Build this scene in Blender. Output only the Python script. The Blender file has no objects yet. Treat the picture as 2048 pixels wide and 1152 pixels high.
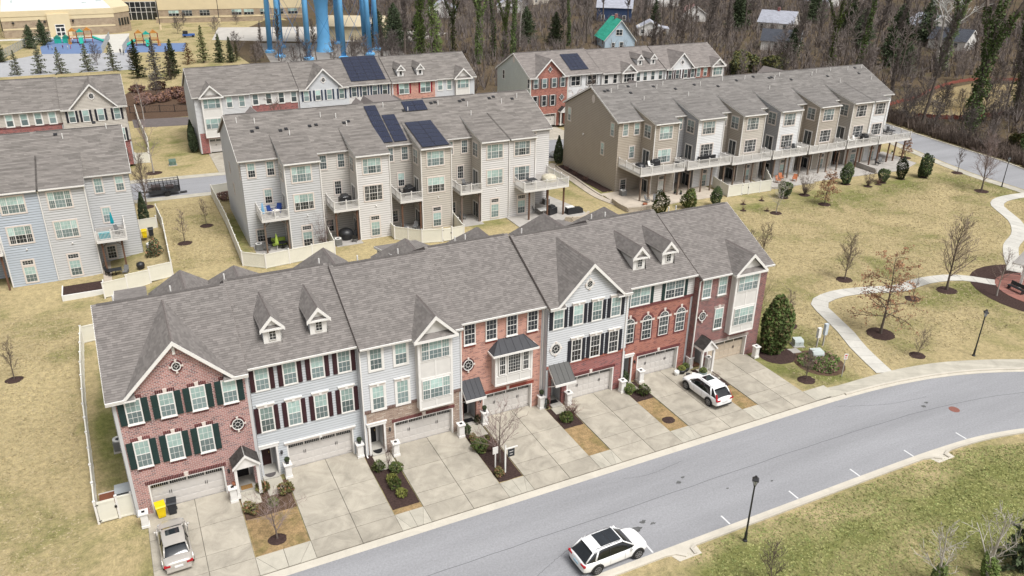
import bpy, math, random
from mathutils import Vector, Matrix
R=math.radians
sc=bpy.context.scene
COL=sc.collection
# ---------------------------------------------------------------- camera
cam=bpy.data.objects.new('camera',bpy.data.cameras.new('camera')); COL.objects.link(cam)
cam.data.sensor_width=36; cam.data.lens=1600/2048*36
cam.data.clip_end=5000; cam.data.clip_start=.5
yaw,pit,rol=R(26.66),R(24.97),R(-.89)
f=Vector((math.sin(yaw)*math.cos(pit),math.cos(yaw)*math.cos(pit),-math.sin(pit)))
r=Vector((math.cos(yaw),-math.sin(yaw),0)); d=f.cross(r)
r2=r*math.cos(rol)+d*math.sin(rol); d2=-r*math.sin(rol)+d*math.cos(rol)
cam.matrix_world=Matrix(((r2.x,-d2.x,-f.x,3.3045),(r2.y,-d2.y,-f.y,-47.3636),(r2.z,-d2.z,-f.z,36),(0,0,0,1)))
sc.camera=cam
# ---------------------------------------------------------------- sky, sun, exposure
SUN_AZ=R(162); SUN_EL=R(60)      # azimuth clockwise from +y
w=bpy.data.worlds.new('World'); sc.world=w; w.use_nodes=True
nt=w.node_tree; nt.nodes.clear()
sk=nt.nodes.new('ShaderNodeTexSky'); sk.sky_type='NISHITA'; sk.sun_disc=False
sk.sun_elevation=SUN_EL; sk.sun_rotation=SUN_AZ; sk.air_density=1.2; sk.dust_density=4; sk.ozone_density=1
hs=nt.nodes.new('ShaderNodeHueSaturation'); hs.inputs['Saturation'].default_value=.16
bg=nt.nodes.new('ShaderNodeBackground'); bg.inputs[1].default_value=.09
ou=nt.nodes.new('ShaderNodeOutputWorld')
nt.links.new(sk.outputs[0],hs.inputs['Color']); nt.links.new(hs.outputs[0],bg.inputs[0]); nt.links.new(bg.outputs[0],ou.inputs[0])
sl=bpy.data.lights.new('sun','SUN'); sl.energy=2.0; sl.angle=R(24); sl.color=(1,.985,.955)
so=bpy.data.objects.new('sun',sl); COL.objects.link(so)
sd=Vector((math.sin(SUN_AZ)*math.cos(SUN_EL),math.cos(SUN_AZ)*math.cos(SUN_EL),math.sin(SUN_EL)))
so.rotation_euler=sd.to_track_quat('Z','Y').to_euler(); so.location=(60,-60,120)
sc.view_settings.view_transform='Standard'; sc.view_settings.look='None'
sc.view_settings.exposure=0.70; sc.view_settings.gamma=1; sc.view_settings.use_curve_mapping=False

# ---------------------------------------------------------------- materials
MATS={}
def nodes(name):
    m=bpy.data.materials.new(name); m.use_nodes=True; t=m.node_tree
    return m,t,t.nodes['Principled BSDF']
def N(t,k,**kw):
    n=t.nodes.new(k)
    for a,b in kw.items():
        if a.startswith('i_'):
            key=a[2:]; key=int(key) if key.isdigit() else key.replace('_',' ')
            n.inputs[key].default_value=b
        else: setattr(n,a,b)
    return n
def L(t,a,b): t.links.new(a,b)
def c4(c): return (c[0],c[1],c[2],1)
def ramp(t,stops,interp='LINEAR'):
    n=t.nodes.new('ShaderNodeValToRGB'); cr=n.color_ramp; cr.interpolation=interp
    while len(cr.elements)<len(stops): cr.elements.new(.5)
    for e,(p,c) in zip(cr.elements,stops): e.position=p; e.color=c4(c)
    return n
def plain(name,c,rough=.7,var=.12,scale=1.5,metal=0,spec=.3,bump=0,bscale=30,objvar=0):
    if name in MATS: return MATS[name]
    m,t,b=nodes(name)
    b.inputs['Roughness'].default_value=rough; b.inputs['Metallic'].default_value=metal
    b.inputs['Specular IOR Level'].default_value=spec
    tc=N(t,'ShaderNodeTexCoord'); no=N(t,'ShaderNodeTexNoise',i_Scale=scale,i_Detail=6,i_Roughness=.65)
    L(t,tc.outputs['Object'],no.inputs['Vector'])
    a=tuple(x*(1-var) for x in c); e=tuple(min(1,x*(1+var)) for x in c)
    rp=ramp(t,[(.3,a),(.7,e)]); L(t,no.outputs['Fac'],rp.inputs[0])
    out=rp.outputs[0]
    if objvar:
        oi=N(t,'ShaderNodeObjectInfo'); mr=N(t,'ShaderNodeMapRange',i_3=1-objvar,i_4=1+objvar); L(t,oi.outputs['Random'],mr.inputs[0])
        mx=N(t,'ShaderNodeVectorMath',operation='SCALE'); L(t,out,mx.inputs[0]); L(t,mr.outputs[0],mx.inputs['Scale']); out=mx.outputs[0]
    L(t,out,b.inputs['Base Color'])
    if bump:
        n2=N(t,'ShaderNodeTexNoise',i_Scale=bscale,i_Detail=4); L(t,tc.outputs['Object'],n2.inputs['Vector'])
        bp=N(t,'ShaderNodeBump',i_Strength=bump,i_Distance=.02); L(t,n2.outputs['Fac'],bp.inputs['Height']); L(t,bp.outputs[0],b.inputs['Normal'])
    MATS[name]=m; return m
def brick(name,c1,c2,cd,mort,bw=.27,bh=.095,ms=.014):
    if name in MATS: return MATS[name]
    m,t,b=nodes(name); b.inputs['Roughness'].default_value=.85; b.inputs['Specular IOR Level'].default_value=.2
    tc=N(t,'ShaderNodeTexCoord'); sp=N(t,'ShaderNodeSeparateXYZ'); L(t,tc.outputs['Object'],sp.inputs[0])
    ad=N(t,'ShaderNodeMath',operation='ADD'); L(t,sp.outputs[0],ad.inputs[0]); L(t,sp.outputs[1],ad.inputs[1])
    cb=N(t,'ShaderNodeCombineXYZ'); L(t,ad.outputs[0],cb.inputs[0]); L(t,sp.outputs[2],cb.inputs[1])
    def bt(ca,cc,bias):
        n=N(t,'ShaderNodeTexBrick',i_Scale=1.0,i_Mortar_Size=ms,i_Mortar_Smooth=.3,i_Bias=bias,i_Brick_Width=bw,i_Row_Height=bh)
        n.inputs['Color1'].default_value=c4(ca); n.inputs['Color2'].default_value=c4(cc); n.inputs['Mortar'].default_value=c4(mort)
        L(t,cb.outputs[0],n.inputs['Vector']); return n
    a=bt(c1,c2,0)
    # per brick darkness: brick-cell sized white noise
    dv=N(t,'ShaderNodeVectorMath',operation='DIVIDE'); dv.inputs[1].default_value=(bw,bh,1); L(t,cb.outputs[0],dv.inputs[0])
    sp2=N(t,'ShaderNodeSeparateXYZ'); L(t,dv.outputs[0],sp2.inputs[0])
    fy=N(t,'ShaderNodeMath',operation='FLOOR'); L(t,sp2.outputs[1],fy.inputs[0])
    mo=N(t,'ShaderNodeMath',operation='MODULO'); mo.inputs[1].default_value=2; L(t,fy.outputs[0],mo.inputs[0])
    hf=N(t,'ShaderNodeMath',operation='MULTIPLY'); hf.inputs[1].default_value=.5; L(t,mo.outputs[0],hf.inputs[0])
    sx=N(t,'ShaderNodeMath',operation='ADD'); L(t,sp2.outputs[0],sx.inputs[0]); L(t,hf.outputs[0],sx.inputs[1])
    fx=N(t,'ShaderNodeMath',operation='FLOOR'); L(t,sx.outputs[0],fx.inputs[0])
    cc=N(t,'ShaderNodeCombineXYZ'); L(t,fx.outputs[0],cc.inputs[0]); L(t,fy.outputs[0],cc.inputs[1])
    wn=N(t,'ShaderNodeTexWhiteNoise'); L(t,cc.outputs[0],wn.inputs['Vector'])
    rp=ramp(t,[(0,(0,0,0)),(.80,(0,0,0)),(.83,(1,1,1)),(1,(1,1,1))]); L(t,wn.outputs['Value'],rp.inputs[0])
    inv=N(t,'ShaderNodeMath',operation='SUBTRACT'); inv.inputs[0].default_value=1; L(t,a.outputs['Fac'],inv.inputs[1])
    mm=N(t,'ShaderNodeMath',operation='MULTIPLY'); L(t,rp.outputs[0],mm.inputs[0]); L(t,inv.outputs[0],mm.inputs[1])
    mx=N(t,'ShaderNodeMixRGB'); mx.inputs[2].default_value=c4(cd); L(t,mm.outputs[0],mx.inputs[0]); L(t,a.outputs['Color'],mx.inputs[1])
    no=N(t,'ShaderNodeTexNoise',i_Scale=.7,i_Detail=5); L(t,tc.outputs['Object'],no.inputs['Vector'])
    r3=ramp(t,[(.3,(.88,.88,.88)),(.7,(1.1,1.1,1.1))]); L(t,no.outputs['Fac'],r3.inputs[0])
    m2=N(t,'ShaderNodeMixRGB',blend_type='MULTIPLY'); m2.inputs[0].default_value=1; L(t,mx.outputs[0],m2.inputs[1]); L(t,r3.outputs[0],m2.inputs[2])
    L(t,m2.outputs[0],b.inputs['Base Color'])
    bp=N(t,'ShaderNodeBump',i_Strength=.6,i_Distance=.012,invert=True); L(t,a.outputs['Fac'],bp.inputs['Height']); L(t,bp.outputs[0],b.inputs['Normal'])
    MATS[name]=m; return m
def shingle(name,c,contrast=.16,tw=.34,th=.19,warm=0,streak=1):
    if name in MATS: return MATS[name]
    m,t,b=nodes(name); b.inputs['Roughness'].default_value=.95; b.inputs['Specular IOR Level'].default_value=.1
    uv=N(t,'ShaderNodeUVMap'); 
    dv=N(t,'ShaderNodeVectorMath',operation='DIVIDE'); dv.inputs[1].default_value=(tw,th,1); L(t,uv.outputs[0],dv.inputs[0])
    sp=N(t,'ShaderNodeSeparateXYZ'); L(t,dv.outputs[0],sp.inputs[0])
    fy=N(t,'ShaderNodeMath',operation='FLOOR'); L(t,sp.outputs[1],fy.inputs[0])
    of=N(t,'ShaderNodeMath',operation='MULTIPLY'); of.inputs[1].default_value=.37; L(t,fy.outputs[0],of.inputs[0])
    w0=N(t,'ShaderNodeCombineXYZ'); L(t,fy.outputs[0],w0.inputs[0]); 
    wnr=N(t,'ShaderNodeTexWhiteNoise'); L(t,w0.outputs[0],wnr.inputs['Vector'])
    o2=N(t,'ShaderNodeMath',operation='ADD'); L(t,of.outputs[0],o2.inputs[0]); L(t,wnr.outputs['Value'],o2.inputs[1])
    sx=N(t,'ShaderNodeMath',operation='ADD'); L(t,sp.outputs[0],sx.inputs[0]); L(t,o2.outputs[0],sx.inputs[1])
    fx=N(t,'ShaderNodeMath',operation='FLOOR'); L(t,sx.outputs[0],fx.inputs[0])
    cb=N(t,'ShaderNodeCombineXYZ'); L(t,fx.outputs[0],cb.inputs[0]); L(t,fy.outputs[0],cb.inputs[1])
    wn=N(t,'ShaderNodeTexWhiteNoise'); L(t,cb.outputs[0],wn.inputs['Vector'])
    lo=tuple(x*(1-contrast) for x in c); hi=tuple(x*(1+contrast) for x in c); md=c
    rp=ramp(t,[(0,tuple(x*(1-contrast*1.6) for x in c)),(.25,lo),(.5,md),(.8,hi),(1,tuple(x*(1+contrast*1.5) for x in c))]); L(t,wn.outputs['Value'],rp.inputs[0])
    # soft blended colour drift between bundles
    mp=N(t,'ShaderNodeMapping'); mp.inputs['Scale'].default_value=(.55,1.6,1); L(t,uv.outputs[0],mp.inputs[0])
    no=N(t,'ShaderNodeTexNoise',i_Scale=1.1,i_Detail=5,i_Roughness=.7); L(t,mp.outputs[0],no.inputs['Vector'])
    s=.14*streak
    r2_=ramp(t,[(.3,(1-s,1-s,1-s*1.05)),(.7,(1+s,1+s*.97,1+s*.95))]); L(t,no.outputs['Fac'],r2_.inputs[0])
    m2=N(t,'ShaderNodeMixRGB',blend_type='MULTIPLY'); m2.inputs[0].default_value=1; L(t,rp.outputs[0],m2.inputs[1]); L(t,r2_.outputs[0],m2.inputs[2])
    n3=N(t,'ShaderNodeTexNoise',i_Scale=60,i_Detail=3); L(t,uv.outputs[0],n3.inputs['Vector'])
    r4=ramp(t,[(.2,(.8,.8,.8)),(.8,(1.2,1.2,1.2))]); L(t,n3.outputs['Fac'],r4.inputs[0])
    m3=N(t,'ShaderNodeMixRGB',blend_type='MULTIPLY'); m3.inputs[0].default_value=1; L(t,m2.outputs[0],m3.inputs[1]); L(t,r4.outputs[0],m3.inputs[2])
    L(t,m3.outputs[0],b.inputs['Base Color'])
    MATS[name]=m; return m
def glass(name,c,rough=.12,spec=.5,grid=None,gc=(.5,.55,.53)):
    """window pane: what stands behind the glass (blind, curtain, dark room) under a glossy coat"""
    if name in MATS: return MATS[name]
    m,t,b=nodes(name); b.inputs['Roughness'].default_value=rough; b.inputs['Specular IOR Level'].default_value=spec
    tc=N(t,'ShaderNodeTexCoord'); geo=N(t,'ShaderNodeObjectInfo')
    no=N(t,'ShaderNodeTexNoise',i_Scale=1.2,i_Detail=3); L(t,tc.outputs['Object'],no.inputs['Vector'])
    rp=ramp(t,[(.3,tuple(x*.75 for x in c)),(.7,tuple(x*1.2 for x in c))]); L(t,no.outputs['Fac'],rp.inputs[0])
    mr=N(t,'ShaderNodeMapRange',i_3=.5,i_4=1.3); L(t,geo.outputs['Random'],mr.inputs[0])
    mx=N(t,'ShaderNodeVectorMath',operation='SCALE'); L(t,rp.outputs[0],mx.inputs[0]); L(t,mr.outputs[0],mx.inputs['Scale'])
    L(t,mx.outputs[0],b.inputs['Base Color'])
    MATS[name]=m; return m
WHITE=plain('white_trim',(.72,.70,.67),.5,.05,3)
CREAMV=plain('vinyl_fence_white',(.68,.66,.58),.5,.05,.8)
GROOVE=plain('groove_grey',(.3,.3,.29),.8)
PANEL_W=plain('panel_board_white',(.62,.60,.57),.6,.05,2)
GDOOR=plain('garage_door_beige_white',(.56,.53,.50),.55,.06,1)
GDOOR2=plain('garage_door_beige',(.50,.42,.33),.55,.06,1)
BLACK=plain('black_metal',(.018,.018,.02),.45,.2,5,spec=.5)
DOORB=plain('black_door',(.02,.02,.022),.35,.2)
DOORM=plain('dark_maroon_door',(.045,.015,.016),.4,.2)
GLASS_T=glass('pane_over_pale_blind',(.34,.46,.43))
GLASS_L=glass('pane_over_grey_blind',(.17,.22,.22))
GLASS_D=glass('pane_dark_room',(.028,.032,.036),.06,.6)
GLASS_G=glass('pane_grey_room',(.07,.085,.09),.08,.6)
CAR_GLASS=glass('car_glass',(.015,.018,.022),.05,.8)
METALR=plain('standing_seam_metal',(.055,.056,.062),.65,.1,2,spec=.25)
SHUT={'green':plain('shutter_dark_green',(.018,.038,.036),.6,.15),'maroon':plain('shutter_maroon',(.042,.016,.02),.6,.15),
 'black':plain('shutter_black',(.022,.023,.03),.6,.15),'navy':plain('shutter_navy',(.035,.05,.08),.6,.15),'red':plain('shutter_red',(.24,.02,.03),.6,.1),
 'brown':plain('shutter_taupe',(.13,.11,.105),.6,.1),'grey':plain('shutter_grey',(.3,.3,.3),.6,.1)}
BR_PINK=brick('brick_pink_red',(.40,.16,.14),(.31,.115,.105),(.13,.05,.06),(.52,.44,.41),ms=.02)
BR_SALM=brick('brick_salmon',(.53,.27,.21),(.47,.235,.185),(.30,.15,.13),(.58,.44,.37),ms=.009)
BR_ORNG=brick('brick_orange_red',(.38,.14,.10),(.31,.11,.085),(.20,.065,.06),(.43,.30,.25),ms=.010)
BR_RED=brick('brick_deep_red',(.31,.085,.075),(.25,.065,.06),(.12,.035,.045),(.42,.32,.30),ms=.012)
BR_PLUM=brick('brick_plum',(.24,.085,.075),(.18,.065,.06),(.10,.045,.05),(.42,.34,.32),ms=.012)
BR_TAN=brick('brick_tan_mixed',(.36,.26,.20),(.24,.16,.125),(.46,.38,.31),(.42,.36,.31))
BR_CAP=plain('soldier_brick_dark_red',(.13,.045,.045),.85,.35,9,objvar=.3)
BR_CAPB=plain('soldier_brick_brown',(.17,.10,.08),.85,.35,9)
STONE_W=plain('keystone_white',(.62,.55,.50),.7,.08)
ROOF_H=shingle('shingle_warm_grey',(.195,.178,.168),.10,tw=.30,streak=.7)
ROOF_M=shingle('shingle_brown_grey',(.20,.183,.170),.11,tw=1.3,th=.27,streak=1.6)
ROOF_B=shingle('shingle_mid_grey',(.19,.178,.169),.09,tw=1.1,th=.27,streak=1.5)
ROOF_D=shingle('shingle_taupe',(.22,.198,.186),.08,tw=.8,th=.27,streak=1.2)
CAPR=plain('ridge_cap_dark',(.10,.09,.085),.9)
CAPL=plain('ridge_cap_shingle',(.20,.175,.165),.9,.15,4)
SID={}
def siding(name,c):
    """painted lap siding; the shadow line under each lap is put into the board colour"""
    m,t,b=nodes('siding_'+name); b.inputs['Roughness'].default_value=.6; b.inputs['Specular IOR Level'].default_value=.3
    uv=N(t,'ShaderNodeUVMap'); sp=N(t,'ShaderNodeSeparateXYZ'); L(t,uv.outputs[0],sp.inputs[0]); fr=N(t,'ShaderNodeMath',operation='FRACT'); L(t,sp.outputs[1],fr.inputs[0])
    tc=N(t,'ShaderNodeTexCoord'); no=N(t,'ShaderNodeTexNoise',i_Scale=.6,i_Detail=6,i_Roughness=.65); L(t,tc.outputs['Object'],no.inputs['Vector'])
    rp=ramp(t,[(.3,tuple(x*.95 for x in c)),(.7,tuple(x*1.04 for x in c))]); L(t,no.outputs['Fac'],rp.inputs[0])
    r2_=ramp(t,[(0,(1,1,1)),(.70,(1,1,1)),(.84,(.52,.51,.50)),(1,(.48,.47,.46))]); L(t,fr.outputs[0],r2_.inputs[0])  # painted lap shadow: top of each board darkened below the next lip
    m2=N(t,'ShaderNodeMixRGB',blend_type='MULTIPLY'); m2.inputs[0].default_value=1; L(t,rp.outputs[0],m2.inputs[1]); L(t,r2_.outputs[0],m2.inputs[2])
    L(t,m2.outputs[0],b.inputs['Base Color']); SID[name]=m; return m
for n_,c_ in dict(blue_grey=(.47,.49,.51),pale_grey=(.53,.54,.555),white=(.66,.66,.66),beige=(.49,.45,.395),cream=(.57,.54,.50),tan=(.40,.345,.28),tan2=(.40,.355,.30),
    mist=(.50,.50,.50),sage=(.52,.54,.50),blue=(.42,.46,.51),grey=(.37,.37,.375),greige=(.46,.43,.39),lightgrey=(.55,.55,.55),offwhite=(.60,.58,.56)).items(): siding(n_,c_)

# ---------------------------------------------------------------- mesh helper
class MB:
    def __init__(s): s.v=[]; s.f=[]; s.m=[]; s.uv=[]; s.mats=[]
    def mi(s,mat):
        if mat is None: return 0
        if mat not in s.mats: s.mats.append(mat)
        return s.mats.index(mat)
    def poly(s,pts,mat=None,uv=None):
        b=len(s.v); s.v.extend([tuple(p) for p in pts]); s.f.append(tuple(range(b,b+len(pts)))); s.m.append(s.mi(mat)); s.uv.append(uv)
    def box(s,x0,x1,y0,y1,z0,z1,mat=None):
        if x0>x1:x0,x1=x1,x0
        if y0>y1:y0,y1=y1,y0
        if z0>z1:z0,z1=z1,z0
        b=len(s.v); s.v+= [(x,y,z) for z in(z0,z1) for x,y in((x0,y0),(x1,y0),(x1,y1),(x0,y1))]
        k=s.mi(mat)
        for q in((3,2,1,0),(4,5,6,7),(0,1,5,4),(1,2,6,5),(2,3,7,6),(3,0,4,7)):
            s.f.append(tuple(b+i for i in q)); s.m.append(k); s.uv.append(None)
        return s
    def prism(s,pts,vec,mat=None):
        """closed prism: polygon pts swept along vec"""
        n=len(pts); b=len(s.v); vec=Vector(vec)
        s.v+= [tuple(p) for p in pts]+[tuple(Vector(p)+vec) for p in pts]; k=s.mi(mat)
        fs=[tuple(range(b+n-1,b-1,-1)),tuple(range(b+n,b+2*n))]+[(b+i,b+(i+1)%n,b+n+(i+1)%n,b+n+i) for i in range(n)]
        for q in fs: s.f.append(q); s.m.append(k); s.uv.append(None)
        return s
    def tube(s,a,b_,r0,r1=None,n=6,mat=None,cap=True):
        a=Vector(a); b_=Vector(b_); r1=r0 if r1 is None else r1
        d=(b_-a); 
        if d.length<1e-6: return s
        d.normalize(); u=d.orthogonal().normalized(); v=d.cross(u); b=len(s.v); k=s.mi(mat)
        for P,rr in((a,r0),(b_,r1)):
            for i in range(n):
                t=2*math.pi*i/n; s.v.append(tuple(P+(u*math.cos(t)+v*math.sin(t))*rr))
        for i in range(n):
            j=(i+1)%n; s.f.append((b+i,b+j,b+n+j,b+n+i)); s.m.append(k); s.uv.append(None)
        if cap:
            s.f.append(tuple(range(b+n-1,b-1,-1))); s.m.append(k); s.uv.append(None)
            s.f.append(tuple(range(b+n,b+2*n))); s.m.append(k); s.uv.append(None)
        return s
    def lathe(s,cx,cy,prof,n=12,mat=None):
        b=len(s.v); k=s.mi(mat)
        for r_,z in prof:
            for i in range(n):
                t=2*math.pi*i/n; s.v.append((cx+r_*math.cos(t),cy+r_*math.sin(t),z))
        for j in range(len(prof)-1):
            for i in range(n):
                i2=(i+1)%n; s.f.append((b+j*n+i,b+j*n+i2,b+(j+1)*n+i2,b+(j+1)*n+i)); s.m.append(k); s.uv.append(None)
        s.f.append(tuple(b+(len(prof)-1)*n+i for i in range(n))); s.m.append(k); s.uv.append(None)
        return s
    def mesh(s,name,mat=None,smooth=False):
        me=bpy.data.meshes.new(name); me.from_pydata(s.v,[],s.f)
        mats=s.mats if s.mats else [mat or WHITE]
        for m in mats: me.materials.append(m)
        if len(mats)>1: me.polygons.foreach_set('material_index',s.m)
        if any(u for u in s.uv):
            ul=me.uv_layers.new(name='UVMap'); dat=[]
            for fce,u in zip(s.f,s.uv):
                if u is None: dat+= [0.0,0.0]*len(fce)
                else:
                    for p in u: dat+= [p[0],p[1]]
            ul.data.foreach_set('uv',dat)
        if smooth: me.polygons.foreach_set('use_smooth',[True]*len(me.polygons))
        me.update(); return me
    def build(s,name,mat=None,parent=None,smooth=False,kind=None,loc=None):
        return link(name,s.mesh(name,mat,smooth),parent,loc,kind=kind)
def link(name,data,parent=None,loc=None,rz=0,kind=None,scale=None):
    o=bpy.data.objects.new(name,data); COL.objects.link(o)
    if parent is not None: o.parent=parent
    if loc is not None: o.location=loc
    if rz: o.rotation_euler=(0,0,rz)
    if scale is not None: o.scale=scale
    if kind: o['kind']=kind
    return o
def thing(name,label,cat,loc=(0,0,0),rz=0,group=None):
    o=link(name,None,None,loc,rz); o['label']=label; o['category']=cat
    if group: o['group']=group
    return o
def tag(o,label,cat,group=None):
    o['label']=label; o['category']=cat
    if group: o['group']=group
    return o
def struct(name,mb,mat=None,smooth=False):
    return mb.build(name,mat,None,smooth,'structure')
def dup(root,loc,rz=0,label=None,group=None,scale=None):
    c=root.copy(); COL.objects.link(c); c.location=loc; c.rotation_euler=(0,0,rz)
    if label: c['label']=label
    if group: c['group']=group
    if scale is not None: c.scale=scale if hasattr(scale,'__len__') else (scale,)*3
    for ch in list(root.children):
        k=ch.copy(); COL.objects.link(k); k.parent=c
        for g in list(ch.children):
            q=g.copy(); COL.objects.link(q); q.parent=k
    return c
def clip(poly,v0,v1):
    def half(P,val,keep):
        out=[]
        for i in range(len(P)):
            a=P[i]; b=P[(i+1)%len(P)]
            ia=keep(a[1],val); ib=keep(b[1],val)
            if ia: out.append(a)
            if ia!=ib:
                t=(val-a[1])/(b[1]-a[1]); out.append((a[0]+(b[0]-a[0])*t,val))
        return out
    P=half(poly,v0,lambda y,c:y>=c-1e-9)
    if len(P)>2: P=half(P,v1,lambda y,c:y<=c+1e-9)
    return P if len(P)>2 else []
def courses(mb,O,U,V,poly,step,lift,mat=None,uvo=(0,0)):
    """overlapping courses (shingles or lap boards): each band tilts out at its lower edge and has a real butt edge"""
    O=Vector(O);U=Vector(U).normalized();V=Vector(V).normalized();n=U.cross(V).normalized()
    vmin=min(p[1] for p in poly); vmax=max(p[1] for p in poly)
    k=math.floor(vmin/step+1e-6)
    while k*step<vmax-1e-6:
        a=k*step; b=a+step; P=clip(poly,max(a,vmin),min(b,vmax)); k+=1
        if not P: continue
        def lf(v): return lift*(1-(v-a)/step)+.003
        if lift>=.04: UV=[(p[0],k-1+min(.999,(p[1]-a)/step)) for p in P]
        else: UV=[(p[0]+uvo[0],p[1]+uvo[1]+.001) for p in P]
        mb.poly([O+U*p[0]+V*p[1]+n*lf(p[1]) for p in P],mat,UV)
        lo=max(a,vmin); us=[p[0] for p in P if abs(p[1]-lo)<1e-6]
        if len(us)>=2:
            u0,u1=min(us),max(us); h=lf(lo)
            mb.poly([O+U*u0+V*lo+n*0,O+U*u1+V*lo+n*0,O+U*u1+V*lo+n*h,O+U*u0+V*lo+n*h],mat,[(u0+uvo[0],lo+uvo[1]+.001),(u1+uvo[0],lo+uvo[1]+.001),(u1+uvo[0],lo+uvo[1]+.002),(u0+uvo[0],lo+uvo[1]+.002)])
# ---------------------------------------------------------------- windows, shutters, doors
CACHE={}
def cached(key,fn):
    if key not in CACHE: CACHE[key]=fn()
    return CACHE[key]
def pane_mesh(mat):
    return cached(('pane',mat.name),lambda:MB().box(0,1,-.012,.0,0,1).mesh('pane',mat))
def frame_mesh(w,h,cols,trim,sill,grid,tmat,top_gap):
    def mk():
        m=MB()
        if trim>0:
            m.box(-trim,0,-.045,.06,-trim,h+trim,tmat); m.box(w,w+trim,-.045,.06,-trim,h+trim,tmat)
            m.box(0,w,-.043,.06,h,h+trim,tmat); m.box(0,w,-.043,.06,-trim,0,tmat)
        if sill: m.box(-trim-.03,w+trim+.03,-.09,.06,-trim-.06,-trim,tmat)
        fr=.034; x=0
        for c in cols:
            cw=w*c
            m.box(x,x+fr,-.034,.06,0,h,WHITE); m.box(x+cw-fr,x+cw,-.034,.06,0,h,WHITE)
            m.box(x+fr,x+cw-fr,-.032,.06,h-fr,h,WHITE); m.box(x+fr,x+cw-fr,-.032,.06,0,fr,WHITE)
            if top_gap: 
                m.box(x+fr,x+cw-fr,-.036,.06,h*.5-.022,h*.5+.022,WHITE)
            if grid:
                nx,ny=grid; t=.009
                for i in range(1,nx): xx=x+cw*i/nx; m.box(xx-t,xx+t,-.022,.03,fr,h-fr,WHITE)
                for j in range(1,ny):
                    zz=h*j/ny
                    if top_gap and abs(zz-h*.5)<.05: continue
                    m.box(x+fr,x+cw-fr,-.021,.03,zz-t,zz+t,WHITE)
            x+=cw
        return m.mesh('window')
    return cached(('fr',round(w,2),round(h,2),tuple(cols),trim,sill,grid,tmat.name,top_gap),mk)
KIND={'blind':(GLASS_T,GLASS_L),'dark':(GLASS_D,GLASS_D),'mix':(GLASS_T,GLASS_D),'grey':(GLASS_L,GLASS_G),'dim':(GLASS_G,GLASS_D)}
FD={0:0,'L':-math.pi/2,'R':math.pi/2,'B':math.pi}
def window(par,x,z,w,h,y=0,face=0,cols=(1,),kind='blind',trim=.09,sill=False,grid=(3,4),tmat=None,dh=True,lod=0):
    """x,z lower-left corner as seen from outside; face 'L'/'R': x is the wall plane and y the start"""
    if lod: grid=None
    if face==0: y-=.05
    elif face=='L': x-=.05
    elif face=='R': x+=.05
    fm=frame_mesh(w,h,cols,trim,sill,grid,tmat or WHITE,dh)
    o=link('window',fm,par,(x,y,z),FD[face])
    up,lo=KIND[kind]; xx=0; fr=.04
    if lod>=2:
        link('pane',pane_mesh(up),o,(fr,-.004,h*.5),0,scale=(w-2*fr,1,h*.5-fr)); link('pane',pane_mesh(lo),o,(fr,-.004,fr),0,scale=(w-2*fr,1,h*.5-fr)); return o
    for c in cols:
        cw=w*c
        if dh:
            link('pane',pane_mesh(up),o,(xx+fr,-.004,h*.5),0,scale=(cw-2*fr,1,h*.5-fr))
            link('pane',pane_mesh(lo),o,(xx+fr,-.004,fr),0,scale=(cw-2*fr,1,h*.5-fr))
        else: link('pane',pane_mesh(up),o,(xx+fr,-.004,fr),0,scale=(cw-2*fr,1,h-2*fr))
        xx+=cw
    return o
def shutter(par,x,z,w,h,color,y=0):
    def mk():
        m=MB(); m.box(0,w,-.05,.05,0,h)
        for a,b in((.06,h*.47),(h*.53,h-.06)):
            m.box(.04,w-.04,-.062,-.05,a,b)
            n=int((b-a)/.07)
            for i in range(n): m.box(.06,w-.06,-.07,-.062,a+(b-a)*i/n+.01,a+(b-a)*(i+.6)/n)
        return m.mesh('shutter',SHUT[color])
    return link('shutter',cached(('sh',w,round(h,2),color),mk),par,(x,y-.05,z))
def lintel(par,x,z,w,mat=None,key=True,h=.22,y=0,sill=False):
    mat=mat or BR_CAP
    def mk():
        m=MB(); n=max(4,int((w+.3)/.105)); dx=(w+.3)/n
        for i in range(n):
            if key and abs((i+.5)*dx-(w+.3)/2)<.11: continue
            m.box(-.15+i*dx+.012,-.15+(i+1)*dx-.012,-.03,.02,0,h,mat)
        if key: m.prism([(w/2-.09,-.06,-.02),(w/2+.09,-.06,-.02),(w/2+.13,-.06,h+.05),(w/2-.13,-.06,h+.05)],(0,.08,0),STONE_W)
        return m.mesh('lintel')
    return link('lintel',cached(('li',round(w,2),mat.name,key,h),mk),par,(x,y,z))
def cornice(par,x,z,w,y=0,wide=.12):
    def mk():
        m=MB(); m.box(-wide,w+wide,-.11,0,0,.16,STONE_W); m.box(-wide-.06,w+wide+.06,-.18,0,.16,.24,WHITE)
        m.prism([(w/2-.08,-.17,-.03),(w/2+.08,-.17,-.03),(w/2+.12,-.17,.27),(w/2-.12,-.17,.27)],(0,.16,0),WHITE)
        return m.mesh('window_head')
    return link('window_head',cached(('co',round(w,2),wide),mk),par,(x,y,z))
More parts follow.
